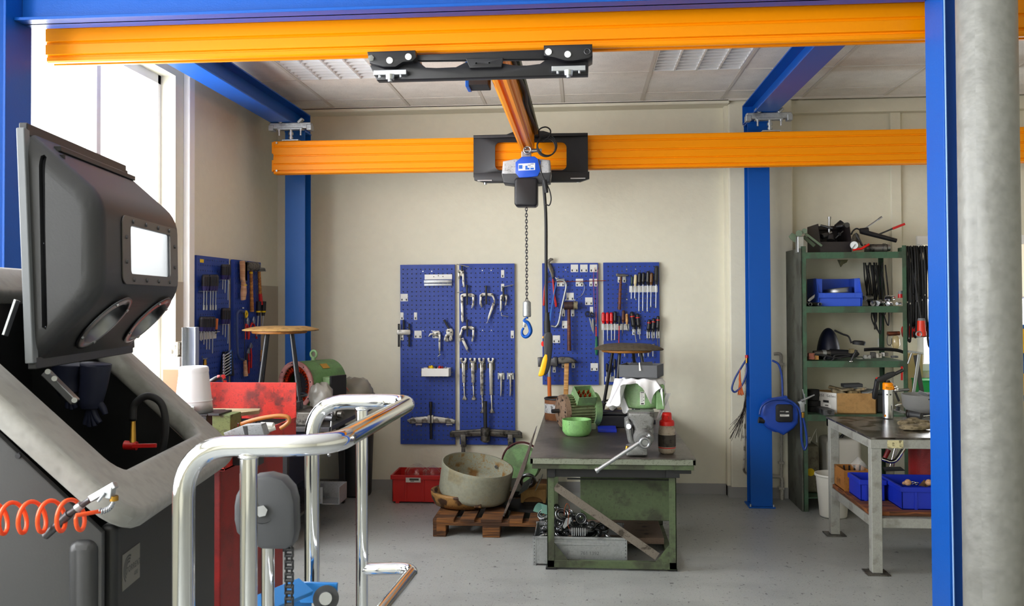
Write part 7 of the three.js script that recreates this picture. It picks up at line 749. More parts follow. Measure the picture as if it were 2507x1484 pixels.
{ // hose reel, pipes, hanging bundles on the column
  const P = (x, y, z = 6.78) => PZ(...c7(x, y), z), o = thing('hose_reel', 'blue hose reel with a black centre plate on the blue column', 'hose reel'), c = P(408, 475);
  part(o, 'drum', [plate([[300, 450], [312, 405], [345, 380], [430, 365], [450, 360], [465, 385], [500, 410], [520, 460], [515, 520], [490, 550], [455, 575], [430, 590], [400, 575], [330, 545], [305, 510]].map(([x, y]) => c7(x, y)), 6.76, 0.1, 0.022)], paint(0x1440a0, 0.42)); part(o, 'flange', [cyl(V(c.x, c.y, -6.87), V(c.x, c.y, -6.85), 0.13, 0.135, 40)], paint(0x12389a, 0.42));
  const fp = part(o, 'centre_plate', [plate(rrect(...c7(382, 408), ...c7(482, 512), 7), 6.745, 0.03, 0.004)], M.black); face01(part(fp, 'label', [plate([c7(402, 445), c7(466, 442), c7(466, 482), c7(402, 485)], 6.742, 0.003, 0)], MAT({ map: labelTex(96, 60, (g) => { g.fillStyle = '#2a2a2c'; g.fillRect(0, 0, 96, 60); g.fillStyle = '#d8d8d2'; g.fillRect(6, 34, 80, 16); g.fillRect(6, 8, 40, 3); g.fillRect(56, 8, 26, 8); g.fillStyle = '#444'; g.fillRect(10, 38, 60, 2); g.fillRect(10, 43, 44, 2); }), roughness: 0.5 })));
  part(o, 'side_knob', [cyl(P(280, 498), P(315, 505), 0.024, 0.02)], M.black); part(o, 'wall_bracket', [B(c.x - 0.03, c.x + 0.03, c.y - 0.04, c.y + 0.04, -6.9, -6.87, 0.002)], M.dark);
  part(o, 'hose', [sweep(new THREE.CatmullRomCurve3([[360, 150], [395, 170], [415, 230], [420, 300], [422, 380]].map((p) => P(...p, 6.84))).getPoints(24), 0.008, 8), sweep(new THREE.CatmullRomCurve3([[430, 372], [480, 395], [520, 440], [530, 520], [532, 600], [540, 650], [550, 672], [562, 650], [560, 580], [545, 500], [538, 480]].map((p) => P(...p, 6.72))).getPoints(60), 0.009, 8), sweep(new THREE.CatmullRomCurve3([[285, 470], [300, 420], [350, 385], [420, 378], [470, 395]].map((p) => P(...p, 6.735))).getPoints(24), 0.008, 8)], M.hose);
  const g = thing('blow_gun', 'silver air blow gun clipped at the end of the blue hose', 'blow gun'), z = 6.7; part(g, 'grip', [plate([[512, 395], [545, 380], [552, 400], [552, 450], [530, 455], [522, 410]].map((p) => c7(...p)), z, 0.028, 0.005)], M.galv); part(g, 'nozzle', [cyl(P(530, 388, z - 0.014), P(608, 352, z - 0.014), 0.011, 0.007)], M.zinc); part(g, 'trigger', [bar(P(548, 345, z - 0.02), P(555, 405, z - 0.02), 0.006, 0.012)], M.zinc); part(g, 'coupling', [cyl(P(540, 455, z - 0.014), P(540, 485, z - 0.014), 0.012, 0.01)], M.brass); part(g, 'hook', [cyl(P(538, 318, z - 0.01), P(548, 370, z - 0.01), 0.003)], M.zinc);
  // copper-coloured bundle, blue loop and dark strands on the left of the column
  const b = thing('cable_loop', 'blue hose loop hanging at the left of the hose reel column', 'hose'), Q = (x, y, z = 7.0) => PZ(...c7(x, y), z); part(b, 'loop', [sweep(new THREE.CatmullRomCurve3([[205, 150], [180, 190], [140, 260], [125, 320], [140, 335], [180, 300], [212, 210], [208, 150]].map((p) => Q(...p))).getPoints(50), 0.0075, 8)], M.hose); part(b, 'red_knob', [cyl(Q(210, 118), Q(212, 135), 0.012, 0.014)], M.redT); part(b, 'valve', [cyl(Q(211, 135), Q(210, 165), 0.011)], M.brass);
  seed = 21; const br = thing('fibre_bundle', 'orange fibre bundle hanging inside the blue loop', 'fibre bundle'); const g1 = []; for (let i = 0; i < 26; i++) g1.push(sweep([[172, 200], [170 + rr(-6, 6), 260], [176 + rr(-20, 22), 352 + rr(-8, 6)]].map((p) => Q(...p, 6.99 + rr(0, 0.02))), 0.0022, 5)); part(br, 'strands', g1, paint(0xd8692a, 0.6)).userData.kind = 'stuff';
  const bl = thing('dark_strands', 'long thin dark strands hanging against the pier', 'strands'); const g2 = []; for (let i = 0; i < 30; i++) { const e = [150 + rr(-45, 40), 560 + rr(-40, 70)]; g2.push(sweep(new THREE.CatmullRomCurve3([[212, 160], [215 + rr(-4, 4), 300], [200 + rr(-10, 8), 430], e].map((p) => Q(...p, 7.05 + rr(0, 0.03)))).getPoints(10), 0.0013, 4)); } part(bl, 'strands', g2, paint(0x2a201c, 0.7)).userData.kind = 'stuff';
  const pm = dirty(0xbdb9ae, 0x8f8a7e, 0.2, 0.3, 291, 0.55);
  const w1 = thing('wall_pipe', 'grey pipe with elbows running down the pier right of the column', 'pipe'); part(w1, 'pipe', [bendTube([Q(370, 112, 7.2), Q(412, 108, 7.2), Q(414, 300, 7.2), Q(414, 700, 7.2), Q(414, 830, 7.2)], 0.013, 0.03, 12)], pm); part(w1, 'pipe', [bendTube([Q(360, 830, 7.2), Q(418, 832, 7.2), Q(416, 990, 7.2)], 0.015, 0.03, 12)], pm); for (const y of [172, 750, 900]) part(w1, 'pipe_clip', [box(0.045, 0.02, 0.05, Q(414, y, 7.2).x, Q(414, y, 7.2).y, -7.21, 0.004)], pm);
  const w2 = thing('wall_pipe', 'thin grey pipe running down the pier left of the column', 'pipe'); part(w2, 'pipe', [bendTube([Q(205, 165, 7.22), Q(200, 500, 7.22), Q(196, 770, 7.22), Q(190, 800, 7.22), Q(230, 828, 7.22)], 0.0095, 0.03, 10)], pm); part(w2, 'pipe_clip', [box(0.03, 0.02, 0.03, Q(198, 600, 7.22).x, Q(198, 600, 7.22).y, -7.235, 0.003)], pm);
}

// ---------------------------------------------------------------- red bench with tray, dark table in the corner
const rb = crop(400, 780, 4.639), dk = crop(680, 850, 3.618);
const fwd = new THREE.Vector3(); camera.getWorldDirection(fwd);
const PD = (u, v, d) => { const r = ray(u, v); return camera.position.clone().addScaledVector(r, d / r.dot(fwd)); };   // at a given distance from the lens plane
const RT = (() => PZ(725, 1021, 4.3).y)();                                                                            // tray floor height
{ const z0 = -4.3, z1 = -3.42, x1 = PZ(725, 980, 4.3).x, x0 = x1 - 0.62, yt = PZ(725, 937, 4.3).y, o = thing('red_bench', 'red steel machine bench with a tray top and a stained splash panel', 'bench');
  part(o, 'splash_panel', [B(x0, x1, RT - 0.01, yt, z0 - 0.008, z0, 0.002)], M.red);
  part(o, 'tray_floor', [B(x0, x1, RT - 0.1, RT - 0.092, z0, z1)], M.redD); part(o, 'tray_lip', [B(x1 - 0.006, x1, RT - 0.1, RT, z0, z1, 0.002)], M.red); part(o, 'tray_lip', [B(x0, x0 + 0.006, RT - 0.1, RT, z0, z1, 0.002)], M.red); part(o, 'tray_lip', [B(x0, x1, RT - 0.1, RT, z1 - 0.006, z1, 0.002)], M.red);
  part(o, 'slide_rail', [B(x0 + 0.02, x1 - 0.01, RT - 0.07, RT - 0.03, z0 + 0.02, z0 + 0.07, 0.004)], M.iron);
  const px1 = x1 - 0.06; part(o, 'pedestal', [B(x0 + 0.05, px1, 0.04, RT - 0.1, z0 + 0.02, z1 - 0.1, 0.006)], M.redD); part(o, 'plinth', [B(x0 + 0.07, px1 - 0.02, 0, 0.04, z0 + 0.04, z1 - 0.12)], M.black);
  part(o, 'door', [B(px1 - 0.32, px1 - 0.03, 0.1, RT - 0.16, z1 - 0.1, z1 - 0.092, 0.003)], M.redD); part(o, 'door_knob', [cyl(V(px1 - 0.3, RT - 0.2, z1 - 0.092), V(px1 - 0.3, RT - 0.2, z1 - 0.075), 0.012)], M.black);
  face01(part(o, 'notice', [B(px1, px1 + 0.0015, RT - 0.27, RT - 0.17, z1 - 0.42, z1 - 0.3)], MAT({ map: labelTex(48, 64, (g) => { g.fillStyle = '#d9d6cc'; g.fillRect(0, 0, 48, 64); g.fillStyle = '#b0302a'; g.fillRect(4, 6, 10, 10); g.fillRect(4, 26, 10, 10); g.fillRect(4, 46, 10, 10); g.fillStyle = '#3a4a8a'; for (let i = 0; i < 9; i++) g.fillRect(18, 6 + i * 6, 24, 2); }), roughness: 0.6 })), 'x');
  // things in the tray
  const TY = RT - 0.092, P = (x, y, z) => PZ(...rb(x, y), z);
  { const q = thing('white_pail', 'white plastic pail turned upside down on the red bench', 'pail'), c = P(345, 1030, 3.85), s = 3.95 / FOC / 4.639, yb = P(385, 1060, 3.85).y, H2 = 520 * s, r0 = 212 * s, r1 = 158 * s; part(q, 'pail', [lathe([[0, H2], [r1 * 0.9, H2], [r1, H2 - 0.004], [r1 * 1.03, H2 - 0.012], [r1 * 1.05, H2 * 0.88], [r1 * 1.02, H2 * 0.87], [r0 * 0.93, H2 * 0.27], [r0 * 0.97, H2 * 0.265], [r0 * 0.97, H2 * 0.24], [r0 * 0.94, H2 * 0.235], [r0, 0], [0, 0]], c.x, yb, c.z, 44)], paint(0xd9dadb, 0.4)); part(q, 'clip', [box(0.025, 0.03, 0.012, c.x + 0.03, yb + 0.02, c.z + r0, 0.003)], M.chrome);
    const st = thing('wooden_chest', 'dark box under the white pail on the red bench', 'box'); part(st, 'body', [B(c.x - 0.13, c.x + 0.1, TY, yb - 0.006, c.z - 0.1, c.z + 0.09, 0.004)], M.dark); part(st, 'lid', [B(c.x - 0.135, c.x + 0.105, yb - 0.006, yb, c.z - 0.105, c.z + 0.095, 0.002)], M.black);
    const g = thing('channel_post', 'upright galvanised steel channel behind the white pail', 'steel channel'), a = P(218, 550, 4.2), b = P(365, 100, 4.2); part(g, 'side_flange', [B(a.x, a.x + 0.004, TY, b.y, -4.235, -4.19, 0.001)], M.galv); part(g, 'face', [B(a.x, b.x, TY, b.y, -4.24, -4.235, 0.001)], M.zinc); part(g, 'side_flange', [B(b.x - 0.004, b.x, TY, b.y, -4.235, -4.2, 0.001)], M.zinc); }
  { const q = thing('plywood_offcut', 'oily pale plywood offcut lying in the red tray', 'board'); part(q, 'board', [ext([[-0.14, -0.07], [0.1, -0.09], [0.17, 0.02], [0.15, 0.09], [-0.13, 0.08]], 0.018, 0.002).rotateX(-Math.PI / 2).translate(P(740, 1080, 4.0).x - 0.03, P(740, 1060, 4.0).y - 0.012, -4.0)], MAT({ map: woodTex(0xb5a684, 0x7d6c4d, 0.3, 297), roughness: 0.8 })); part(q, 'prop', [B(P(700, 1080, 4.0).x - 0.1, P(700, 1080, 4.0).x + 0.06, TY, P(740, 1060, 4.0).y - 0.013, -4.05, -3.97)], M.blackM); }
  { const q = thing('green_box', 'olive green steel box in the red tray', 'box'), a = P(605, 1110, 3.72), b = P(762, 1280, 3.72), t = P(762, 1070, 3.72).y; part(q, 'box_body', [B(a.x - 0.02, b.x, TY, t - 0.01, -3.84, -3.72, 0.003)], dirty(0x5f6e3a, 0x33381f, 0.2, 0.5, 298)); part(q, 'lid', [B(a.x - 0.03, a.x + 0.02, t - 0.012, t - 0.002, -3.84, -3.7, 0.002)], M.black); }
  { const q = thing('grey_box', 'grey folded steel box leaning at the front of the red tray', 'metal box'); part(q, 'panel', [plate([rb(680, 1300), rb(905, 1212), rb(1110, 1202), rb(1150, 1330), rb(1000, 1345), rb(700, 1345)], 3.5, 0.06, 0.004)], dirty(0x8a8c8e, 0x5c5e60, 0.2, 0.5, 299, 0.5)); part(q, 'notch', [plate([rb(900, 1225), rb(950, 1222), rb(960, 1330), rb(925, 1330)], 3.498, 0.004, 0)], M.dark); part(q, 'prop', [B(P(800, 1340, 3.52).x, P(1100, 1340, 3.52).x, TY, P(900, 1344, 3.52).y, -3.56, -3.5)], M.dark); }
  solo('brown_hose', 'stiff brown hose bent in a loop over the red tray', 'hose', [sweep(new THREE.CatmullRomCurve3([[880, 1200], [1000, 1160], [1180, 1120], [1340, 1105], [1420, 1125], [1430, 1165], [1390, 1210], [1330, 1250]].map((p) => P(...p, 3.75))).getPoints(50), 0.009, 10)], paint(0xa8682a, 0.4));
  solo('marker_pen', 'thick cream plastic pen lying in the red tray', 'pen', [cyl(P(1110, 1225, 3.6), P(1250, 1225, 3.6), 0.018, 0.016), cyl(P(1150, 1280, 3.58), P(1270, 1240, 3.6), 0.011, 0.01)], M.plas);
  solo('steel_angle', 'short bright steel angle lying in the red tray', 'steel piece', [bar(P(790, 1190, 3.8), P(850, 1215, 3.8), 0.02, 0.012)], M.zinc);
  solo('grip_lever', 'black lever grip with a bright end behind the red splash panel', 'lever', [sweep([[540, 715], [600, 680], [660, 660], [690, 690], [695, 760]].map((p) => P(...p, 4.325)), 0.012, 8)], M.black);
  solo('pliers', 'pliers with a red grip showing above the red splash panel', 'pliers', [sweep([P(620, 668, 4.325), P(680, 655, 4.325), P(700, 740, 4.325)], 0.012, 8)], M.redT);
  solo('tan_board', 'tan cardboard sheet standing behind the white pail', 'cardboard', [B(P(0, 600, 4.34).x, P(180, 600, 4.34).x, TY - 0.0, P(0, 580, 4.34).y, -4.345, -4.335)], paint(0xb98a6a, 0.8)); }
{ // dark steel table in the corner with the stator, machine parts below
  const T = 0.8, x0 = -2.58, x1 = -1.62, z1 = -5.5, z0 = -6.9, o = thing('machine_table', 'dark steel table crowded with machine parts in the corner', 'table');
  part(o, 'table_top', [B(x0, x1, T - 0.03, T, z0, z1, 0.003)], M.steelD); for (const [x, z] of [[x1 - 0.32, z1 - 0.05], [x1 - 0.32, z0 + 0.01], [x0 + 0.01, z1 - 0.05], [x0 + 0.01, z0 + 0.01]]) part(o, 'leg', [B(x, x + 0.04, 0, T - 0.03, z, z + 0.04, 0.002)], M.dark);
  part(o, 'lower_shelf', [B(x0, x1 - 0.28, 0.16, 0.18, z0, z1 - 0.06, 0.002)], M.iron); part(o, 'drawer_unit', [B(x0 + 0.05, x1 - 0.42, 0.3, T - 0.03, z0 + 0.3, z1 - 0.02, 0.004)], M.navy);
  { const p = PZ(...dk(440, 1190), 6.1), q = thing('parts_bin', 'small grey steel bin on the lower shelf of the dark table', 'bin'); part(q, 'bin', [B(p.x - 0.1, p.x + 0.1, 0.18, 0.3, -6.25, -6.246), B(p.x - 0.1, p.x - 0.096, 0.18, 0.3, -6.25, -6.05), B(p.x + 0.096, p.x + 0.1, 0.18, 0.3, -6.25, -6.05), B(p.x - 0.1, p.x + 0.1, 0.18, 0.184, -6.25, -6.05), B(p.x - 0.1, p.x - 0.02, 0.18, 0.3, -6.054, -6.05)], M.galv); }
  { const q = thing('drill_vice', 'dark machine vice with a cross handle on the dark table', 'vice'), p = PZ(...dk(480, 640), 5.62); part(q, 'body', [B(p.x - 0.3, p.x - 0.1, T, T + 0.085, -5.8, -5.58, 0.008)], M.iron); part(q, 'spindle', [cyl(V(p.x - 0.1, T - 0.02 + 0.07, -5.62), V(p.x + 0.03, T + 0.05, -5.56), 0.02, 0.022)], M.steelD); part(q, 'handle', [cyl(V(p.x + 0.015, T + 0.08, -5.57), V(p.x + 0.015, T - 0.17, -5.5), 0.006)], M.steel); for (const y of [T + 0.085, T - 0.175]) part(q, 'ball_end', [new THREE.SphereGeometry(0.013, 14, 10).translate(p.x + 0.015, y, y > T ? -5.57 : -5.5)], M.steel); part(q, 'jaw', [B(p.x - 0.3, p.x - 0.25, T + 0.085, T + 0.14, -5.8, -5.58, 0.004)], M.iron); }
  { // stator with copper winding
    const c = PZ(768, 950, 6.4), r = 0.172, q = thing('motor_stator', 'large green motor stator with red copper windings and a lifting eye', 'motor stator'), cy = T + r + 0.025, TR = (g) => [].concat(g).map((k) => k.rotateY(-0.5).translate(c.x, cy, -6.4)), Z = (a, b, ra, rb2 = ra, op = false) => cyl(V(0, 0, a), V(0, 0, b), ra, rb2, 44, op);
    part(q, 'shell', TR(lathe([[r * 0.86, -0.17], [r, -0.17], [r, 0.15], [r * 0.97, 0.165], [r * 0.86, 0.165]], 0, 0, 0, 44).rotateX(Math.PI / 2)), dirty(0x5e8a52, 0x4a5c3c, 0.3, 0.4, 301, 0.5)); part(q, 'front_ring', TR(lathe([[r * 0.84, 0.165], [r * 1.02, 0.165], [r * 1.02, 0.185], [r * 0.84, 0.185], [r * 0.84, 0.165]], 0, 0, 0, 44).rotateX(Math.PI / 2)), dirty(0xa5706a, 0x6b4440, 0.1, 0.5, 302)); part(q, 'rear_cap', TR(Z(-0.2, -0.17, r * 0.6, r)), M.greenM);
    part(q, 'winding', TR(new THREE.TorusGeometry(r * 0.7, r * 0.12, 12, 44).translate(0, 0, 0.15)), metal(0x9a2a12, 0.45)); for (let i = 0; i < 30; i++) { const a = i / 30 * Math.PI * 2; part(q, 'winding_coil', TR(bar(V(Math.cos(a) * r * 0.58, Math.sin(a) * r * 0.58, 0.168), V(Math.cos(a + 0.12) * r * 0.81, Math.sin(a + 0.12) * r * 0.81, 0.168), 0.008, 0.012)), metal(0xb03a18, 0.4)); } part(q, 'core', TR(Z(-0.17, 0.1, r * 0.62, r * 0.62)), M.black);
    part(q, 'lifting_eye', [new THREE.TorusGeometry(0.026, 0.009, 10, 26).rotateY(-0.3).translate(c.x, cy + r + 0.045, -6.4), vc(c.x, cy + r - 0.005, cy + r + 0.025, -6.4, 0.014)], M.greenM); part(q, 'foot', TR(B(-r * 0.9, r * 0.9, -r - 0.022, -r * 0.75, -0.12, 0.12, 0.006)), M.greenM); part(q, 'terminal_box', TR(B(r * 0.75, r * 1.35, -0.09, 0.06, -0.09, 0.07, 0.01)), M.greenM); part(q, 'terminal_cover', TR(B(r * 1.35, r * 1.45, -0.1, 0.07, -0.09, 0.07, 0.006)), M.black); part(q, 'rating_plate', TR(B(-0.025, 0.025, 0, 0.002, -0.04, 0.03).translate(0, r, 0).rotateZ(-0.7)), M.brass);
    for (let i = 0; i < 8; i++) { const a = i / 8 * Math.PI * 2 + 0.2; part(q, 'ring_hole', TR(cyl(V(Math.cos(a) * r * 0.94, Math.sin(a) * r * 0.94, 0.18), V(Math.cos(a) * r * 0.94, Math.sin(a) * r * 0.94, 0.187), 0.005)), M.black); } }
  const film = MAT({ color: 0xb4b0a6, roughness: 0.3, transmission: 0.5, thickness: 0, side: THREE.DoubleSide }); const crump = (cx, cy, cz, sx, sy, sz, s) => { const g = new THREE.IcosahedronGeometry(1, 5), p = g.attributes.position, n = fbm(5, s, 4); for (let i = 0; i < p.count; i++) { const v = V().fromBufferAttribute(p, i), k = 0.5 + 1.0 * n(v.x * 0.4 + 0.5, v.y * 0.45 + v.z * 0.3 + 0.5); p.setXYZ(i, v.x * k * sx, v.y * k * sy, v.z * k * sz); } return toCreasedNormals(g, 2.6).translate(cx, cy, cz); };
  { const p = PZ(...dk(280, 400), 5.8); solo('plastic_wrap', 'crumpled grey plastic wrap in front of the stator', 'plastic wrap', [crump(p.x - 0.02, T + 0.1, -6.12, 0.085, 0.13, 0.04, 311)], film); const q = PZ(...dk(660, 410), 6.6); const sk = thing('plastic_sack', 'pale sack with a red stripe behind the stator', 'sack'); part(sk, 'sack_body', [crump(q.x, T + 0.085, -6.75, 0.15, 0.12, 0.1, 312)], film); part(sk, 'red_stripe', [new THREE.TorusGeometry(0.105, 0.012, 6, 24, 2.2).scale(0.3, 1, 1).rotateZ(0.45).translate(q.x - 0.04, T + 0.05, -6.66)], paint(0xb06a60, 0.6)); }
  for (const [x, y, r, l] of [[160, 620, 0.05, 'round dark machine part behind the red bench edge'], [420, 560, 0.04, 'small dark casting on the table beside the stator']]) { const p = PZ(...dk(x, y), 5.7); solo('machine_part', l, 'machine part', [cyl(V(p.x - 0.05, T + r, -5.9), V(p.x + 0.05, T + r, -5.85), r, r * 0.9, 20), cyl(V(p.x + 0.05, T + r, -5.85), V(p.x + 0.08, T + r, -5.84), r * 0.6, r * 0.55, 20)], M.iron); }
  { const c = PZ(668, 818, 5.72); stool('wooden stool with a flat cork cushion standing on the dark table', c.x, -5.85, T, c.y, 0.185, M.cork, [0.255, 0.014, 0.03], paint(0x1c1e22, 0.3)); }
  { const p = PY(905, 1215, 0), q = thing('waste_bin', 'dark tall waste bin against the rear wall', 'bin'); part(q, 'bin', [lathe([[0, 0], [0.12, 0], [0.13, 0.02], [0.15, 0.55], [0.14, 0.55], [0, 0.5]], p.x - 0.13, 0, p.z - 0.05)], M.dark); part(q, 'rim', [new THREE.TorusGeometry(0.152, 0.012, 8, 40).rotateX(Math.PI / 2).translate(p.x - 0.13, 0.55, p.z - 0.05)], M.black); const k = PZ(925, 1075, 7.1); solo('paper_scrap', 'crumpled paper sticking out of the dark waste bin', 'paper', [crump(p.x - 0.04, 0.6, p.z - 0.02, 0.06, 0.06, 0.03, 313)], M.rag); }
}

// ---------------------------------------------------------------- blasting cabinet with its lid thrown open
{ const th = 4.6 * RAD, turn = (px, pz, a) => (g) => [].concat(g).flat().map((k) => k.translate(-px, 0, pz).rotateY(a).translate(px, 0, -pz).rotateY(th)), RB = turn(-0.885, 2.0, 0.055), CF = (u, v, d) => [(u - 1253.5) / FOC * d, 1.61 + (735 - v) / FOC * d];
  const o = thing('blasting_cabinet', 'black and grey plastic blasting cabinet with a sloping open front', 'blasting cabinet'), grey = MAT({ map: grime(0x8e8d88, 0x74726d, 0.5, 0.35, 321), roughness: 0.55, bumpMap: bump2, bumpScale: 0.0002 }), blk = MAT({ color: 0x151617, roughness: 0.5, bumpMap: bump2, bumpScale: 0.00012 });
  const dN = 2.0, dF = 2.86, xf = -0.885, y1 = 1.115, ang = 43 * RAD, len = 0.86, xb = xf - Math.cos(ang) * len, yb = y1 + Math.sin(ang) * len;
  const tilt = (g) => { const m = new THREE.Matrix4().makeBasis(V(0, 0, -1), V(-Math.cos(ang), Math.sin(ang), 0), V(Math.sin(ang), Math.cos(ang), 0)); m.setPosition(xf, y1, -dN); return g.applyMatrix4(m); };
  const D = dF - dN;
  part(o, 'sloping_rim', RB(tilt(ext(rrect(-0.03, -0.03, D + 0.03, len, 0.1), 0.06, 0.02, [rrect(0.12, 0.1, D - 0.1, len - 0.12, 0.05)]).translate(0, 0, -0.03))), grey);
  part(o, 'near_side', RB(ext([[xf - 0.05, 0.05], [xf - 0.05, y1 - 0.03], [xb, yb - 0.05], [xb, 0.05]], 0.02, 0.004).translate(0, 0, -dN - 0.02)), MAT({ color: 0x3a3b3c, roughness: 0.5, bumpMap: bump2, bumpScale: 0.00012 }));
  part(o, 'far_side', RB(ext([[xf - 0.05, 0.05], [xf - 0.05, y1 - 0.03], [xb, yb - 0.05], [xb, 0.05]], 0.02).translate(0, 0, -dF)), blk);
  part(o, 'front_panel', RB(B(xf - 0.07, xf - 0.03, 0.05, y1 - 0.02, -dF + 0.02, -dN - 0.03, 0.015)), blk); part(o, 'rear_panel', RB(B(xb, xb + 0.02, 0.05, yb - 0.05, -dF, -dN)), blk);
  part(o, 'corner_pillar', RB(ext(rrect(...[-1.008, 0.05, -0.942, 1.072], 0.025), 0.06, 0.02).translate(0, 0, -dN - 0.045)), MAT({ color: 0x232425, roughness: 0.45 }));
  part(o, 'tub_floor', RB(B(xb + 0.05, xf - 0.04, 0.82, 0.84, -dF + 0.02, -dN - 0.03)), blk); part(o, 'plinth', RB(B(xb + 0.05, xf - 0.1, 0, 0.05, -dF + 0.05, -dN - 0.05)), M.black);
  part(o, 'side_screw', RB(cyl(V(...CF(54, 1107, dN - 0.001), -dN - 0.002), V(...CF(54, 1107, dN - 0.001), -dN + 0.004), 0.007, 0.006, 12)), M.black);
  { const a = CF(303, 1345, 2.13), sp = RB(B(xf - 0.03, xf - 0.0285, 0.93, 1.015, -2.175, -2.065)); const pm = part(o, 'name_plate', sp, MAT({ map: labelTex(256, 192, (g) => { g.fillStyle = '#6e6c64'; g.fillRect(0, 0, 256, 192); g.strokeStyle = '#1d1d1d'; g.lineWidth = 10; for (const [r, s] of [[70, 2.2], [54, 2.3], [38, 2.4]]) { g.beginPath(); g.arc(88, 96, r, s, 5.2); g.stroke(); } g.fillStyle = '#1d1d1d'; g.font = 'bold 46px sans-serif'; g.fillText('TORRENT', 58, 116); g.font = 'bold 34px sans-serif'; g.fillText('400', 168, 158); }), roughness: 0.4, metalness: 0.3 })); face01(pm, 'x'); }
  // inside: hose, valve, gloves, hinge plate
  part(o, 'inner_hose', [sweep(new THREE.CatmullRomCurve3([[325, 1030], [330, 990], [360, 970], [392, 985], [405, 1030], [400, 1090], [378, 1160]].map(([u, v]) => PD(u, v, 2.62))).getPoints(40), 0.011, 8)], M.rubber);
  const vb = part(o, 'red_valve', [cyl(PD(305, 1090, 2.6), PD(335, 1092, 2.6), 0.014, 0.013), bar(PD(325, 1092, 2.58), PD(383, 1091, 2.58), 0.012, 0.01)], M.redT); part(vb, 'valve_stem', [cyl(PD(325, 1085, 2.6), PD(326, 1030, 2.62), 0.01, 0.007)], M.brass);
  part(o, 'support_rail', [bar(PD(112, 912, 2.3), PD(185, 985, 2.3), 0.02, 0.03)], M.steel); for (const [u, v] of [[117, 910], [133, 927], [182, 980]]) part(o, 'rail_screw', [cyl(PD(u, v, 2.28), PD(u, v, 2.268), 0.007)], M.zinc);
  const glove = (pts, r) => sweep(new THREE.CatmullRomCurve3(pts.map(([u, v]) => PD(u, v, 2.66))).getPoints(24), (t) => r * (1 - 0.35 * t), 12);
  part(o, 'rubber_glove', [glove([[235, 890], [230, 940], [222, 985], [222, 1000]], 0.045), ...[[208, 1040], [220, 1046], [232, 1044], [245, 1036]].map(([u, v]) => glove([[222, 990], [(u + 222) / 2, 1020], [u, v]], 0.013)), glove([[235, 980], [252, 1000], [258, 1015]], 0.013)], M.navy);
  part(o, 'rubber_glove', [glove([[170, 890], [165, 930], [172, 965]], 0.05), ...[[165, 1000], [176, 1004], [187, 1000]].map(([u, v]) => glove([[172, 955], [(u + 172) / 2, 980], [u, v]], 0.013))], M.navy);
  // lid
  const L = thing('cabinet_lid', 'open black lid with a framed viewing window and two arm ports', 'lid'), d1 = 2.12, dep = 0.68;
  const R = turn((60 - 1253.5) / FOC * d1, d1, 0.085);
  const lidM = MAT({ color: 0x2b2c2e, roughness: 0.48, bumpMap: bump2, bumpScale: 0.00012 }), A = CF(60, 312, d1), F1 = CF(236, 470, d1), F2 = CF(240, 712, d1), E = CF(84, 880, d1);
  const slot = [[92, 374], [98, 370], [104, 376], [106, 560], [112, 790], [108, 802], [99, 796], [95, 620], [90, 400]].map(([u, v]) => CF(u + 2, v, d1));
  // hood cut from one rounded prism: hollow, open behind, with window, arm ports and slot
  const rp = (pts, r) => { const o2 = []; pts.forEach((p, i) => { const a = pts[(i + pts.length - 1) % pts.length], b = pts[(i + 1) % pts.length], la = Math.hypot(a[0] - p[0], a[1] - p[1]), lb = Math.hypot(b[0] - p[0], b[1] - p[1]), q = [p[0] + (a[0] - p[0]) / la * r, p[1] + (a[1] - p[1]) / la * r], s = [p[0] + (b[0] - p[0]) / lb * r, p[1] + (b[1] - p[1]) / lb * r]; for (let k = 0; k <= 5; k++) { const t = k / 5; o2.push([(1 - t) ** 2 * q[0] + 2 * t * (1 - t) * p[0] + t * t * s[0], (1 - t) ** 2 * q[1] + 2 * t * (1 - t) * p[1] + t * t * s[1]]); } }); return o2; };
  const pt = (p, d) => V(p[0], p[1], -d), G0 = [A, F1, F2, E], ctr = [0, 1].map((k) => G0.reduce((q, p) => q + p[k], 0) / 4), inn = G0.map((p, i) => [ctr[0] + (p[0] - ctr[0]) * 0.94, ctr[1] + (p[1] - ctr[1]) * 0.94]);
  const toC = (p, q, t) => [p[0] + (q[0] - p[0]) * t, p[1] + (q[1] - p[1]) * t], inPoly = [[inn[0][0] - 0.15, inn[0][1] - 0.04], toC(inn[0], inn[3], 0.07), toC(inn[0], ctr, 0.5), toC(inn[3], ctr, 0.5), toC(inn[3], inn[0], 0.07), [inn[3][0] - 0.15, inn[3][1] + 0.04]];
  const axes = (p, q) => { const ux = q[0] - p[0], uy = q[1] - p[1], l = Math.hypot(ux, uy), m = new THREE.Matrix4().makeBasis(V(0, 0, -1), V(ux / l, uy / l, 0), V(uy / l, -ux / l, 0)); m.setPosition(p[0], p[1], -d1 - 0.004); return [m, l]; };
  const [pm, lp] = axes(F2, F1), [pm2, le] = axes(E, F2), onP = (m, g) => g.applyMatrix4(m), win = rrect(0.2, lp * 0.22, 0.55, lp * 0.76, 0.012);
  const br = (g) => { const q = g.index ? g.toNonIndexed() : g; const b2 = new Brush(q); b2.updateMatrixWorld(); return b2; }, ev = new Evaluator(); ev.useGroups = false; ev.attributes = ['position', 'normal', 'uv'];
  const bk = (p, q) => [p[0] + (p[0] - q[0]) * 0.7, p[1] + (p[1] - q[1]) * 0.7], big = new THREE.ExtrudeGeometry(shapeOf(rp([bk(A, F1), F1, F2, bk(E, F2)], 0.05)), { depth: dep - 0.09, bevelEnabled: true, bevelThickness: 0.045, bevelSize: 0.045, bevelOffset: -0.045, bevelSegments: 8 }).translate(0, 0, -d1 - dep + 0.045);
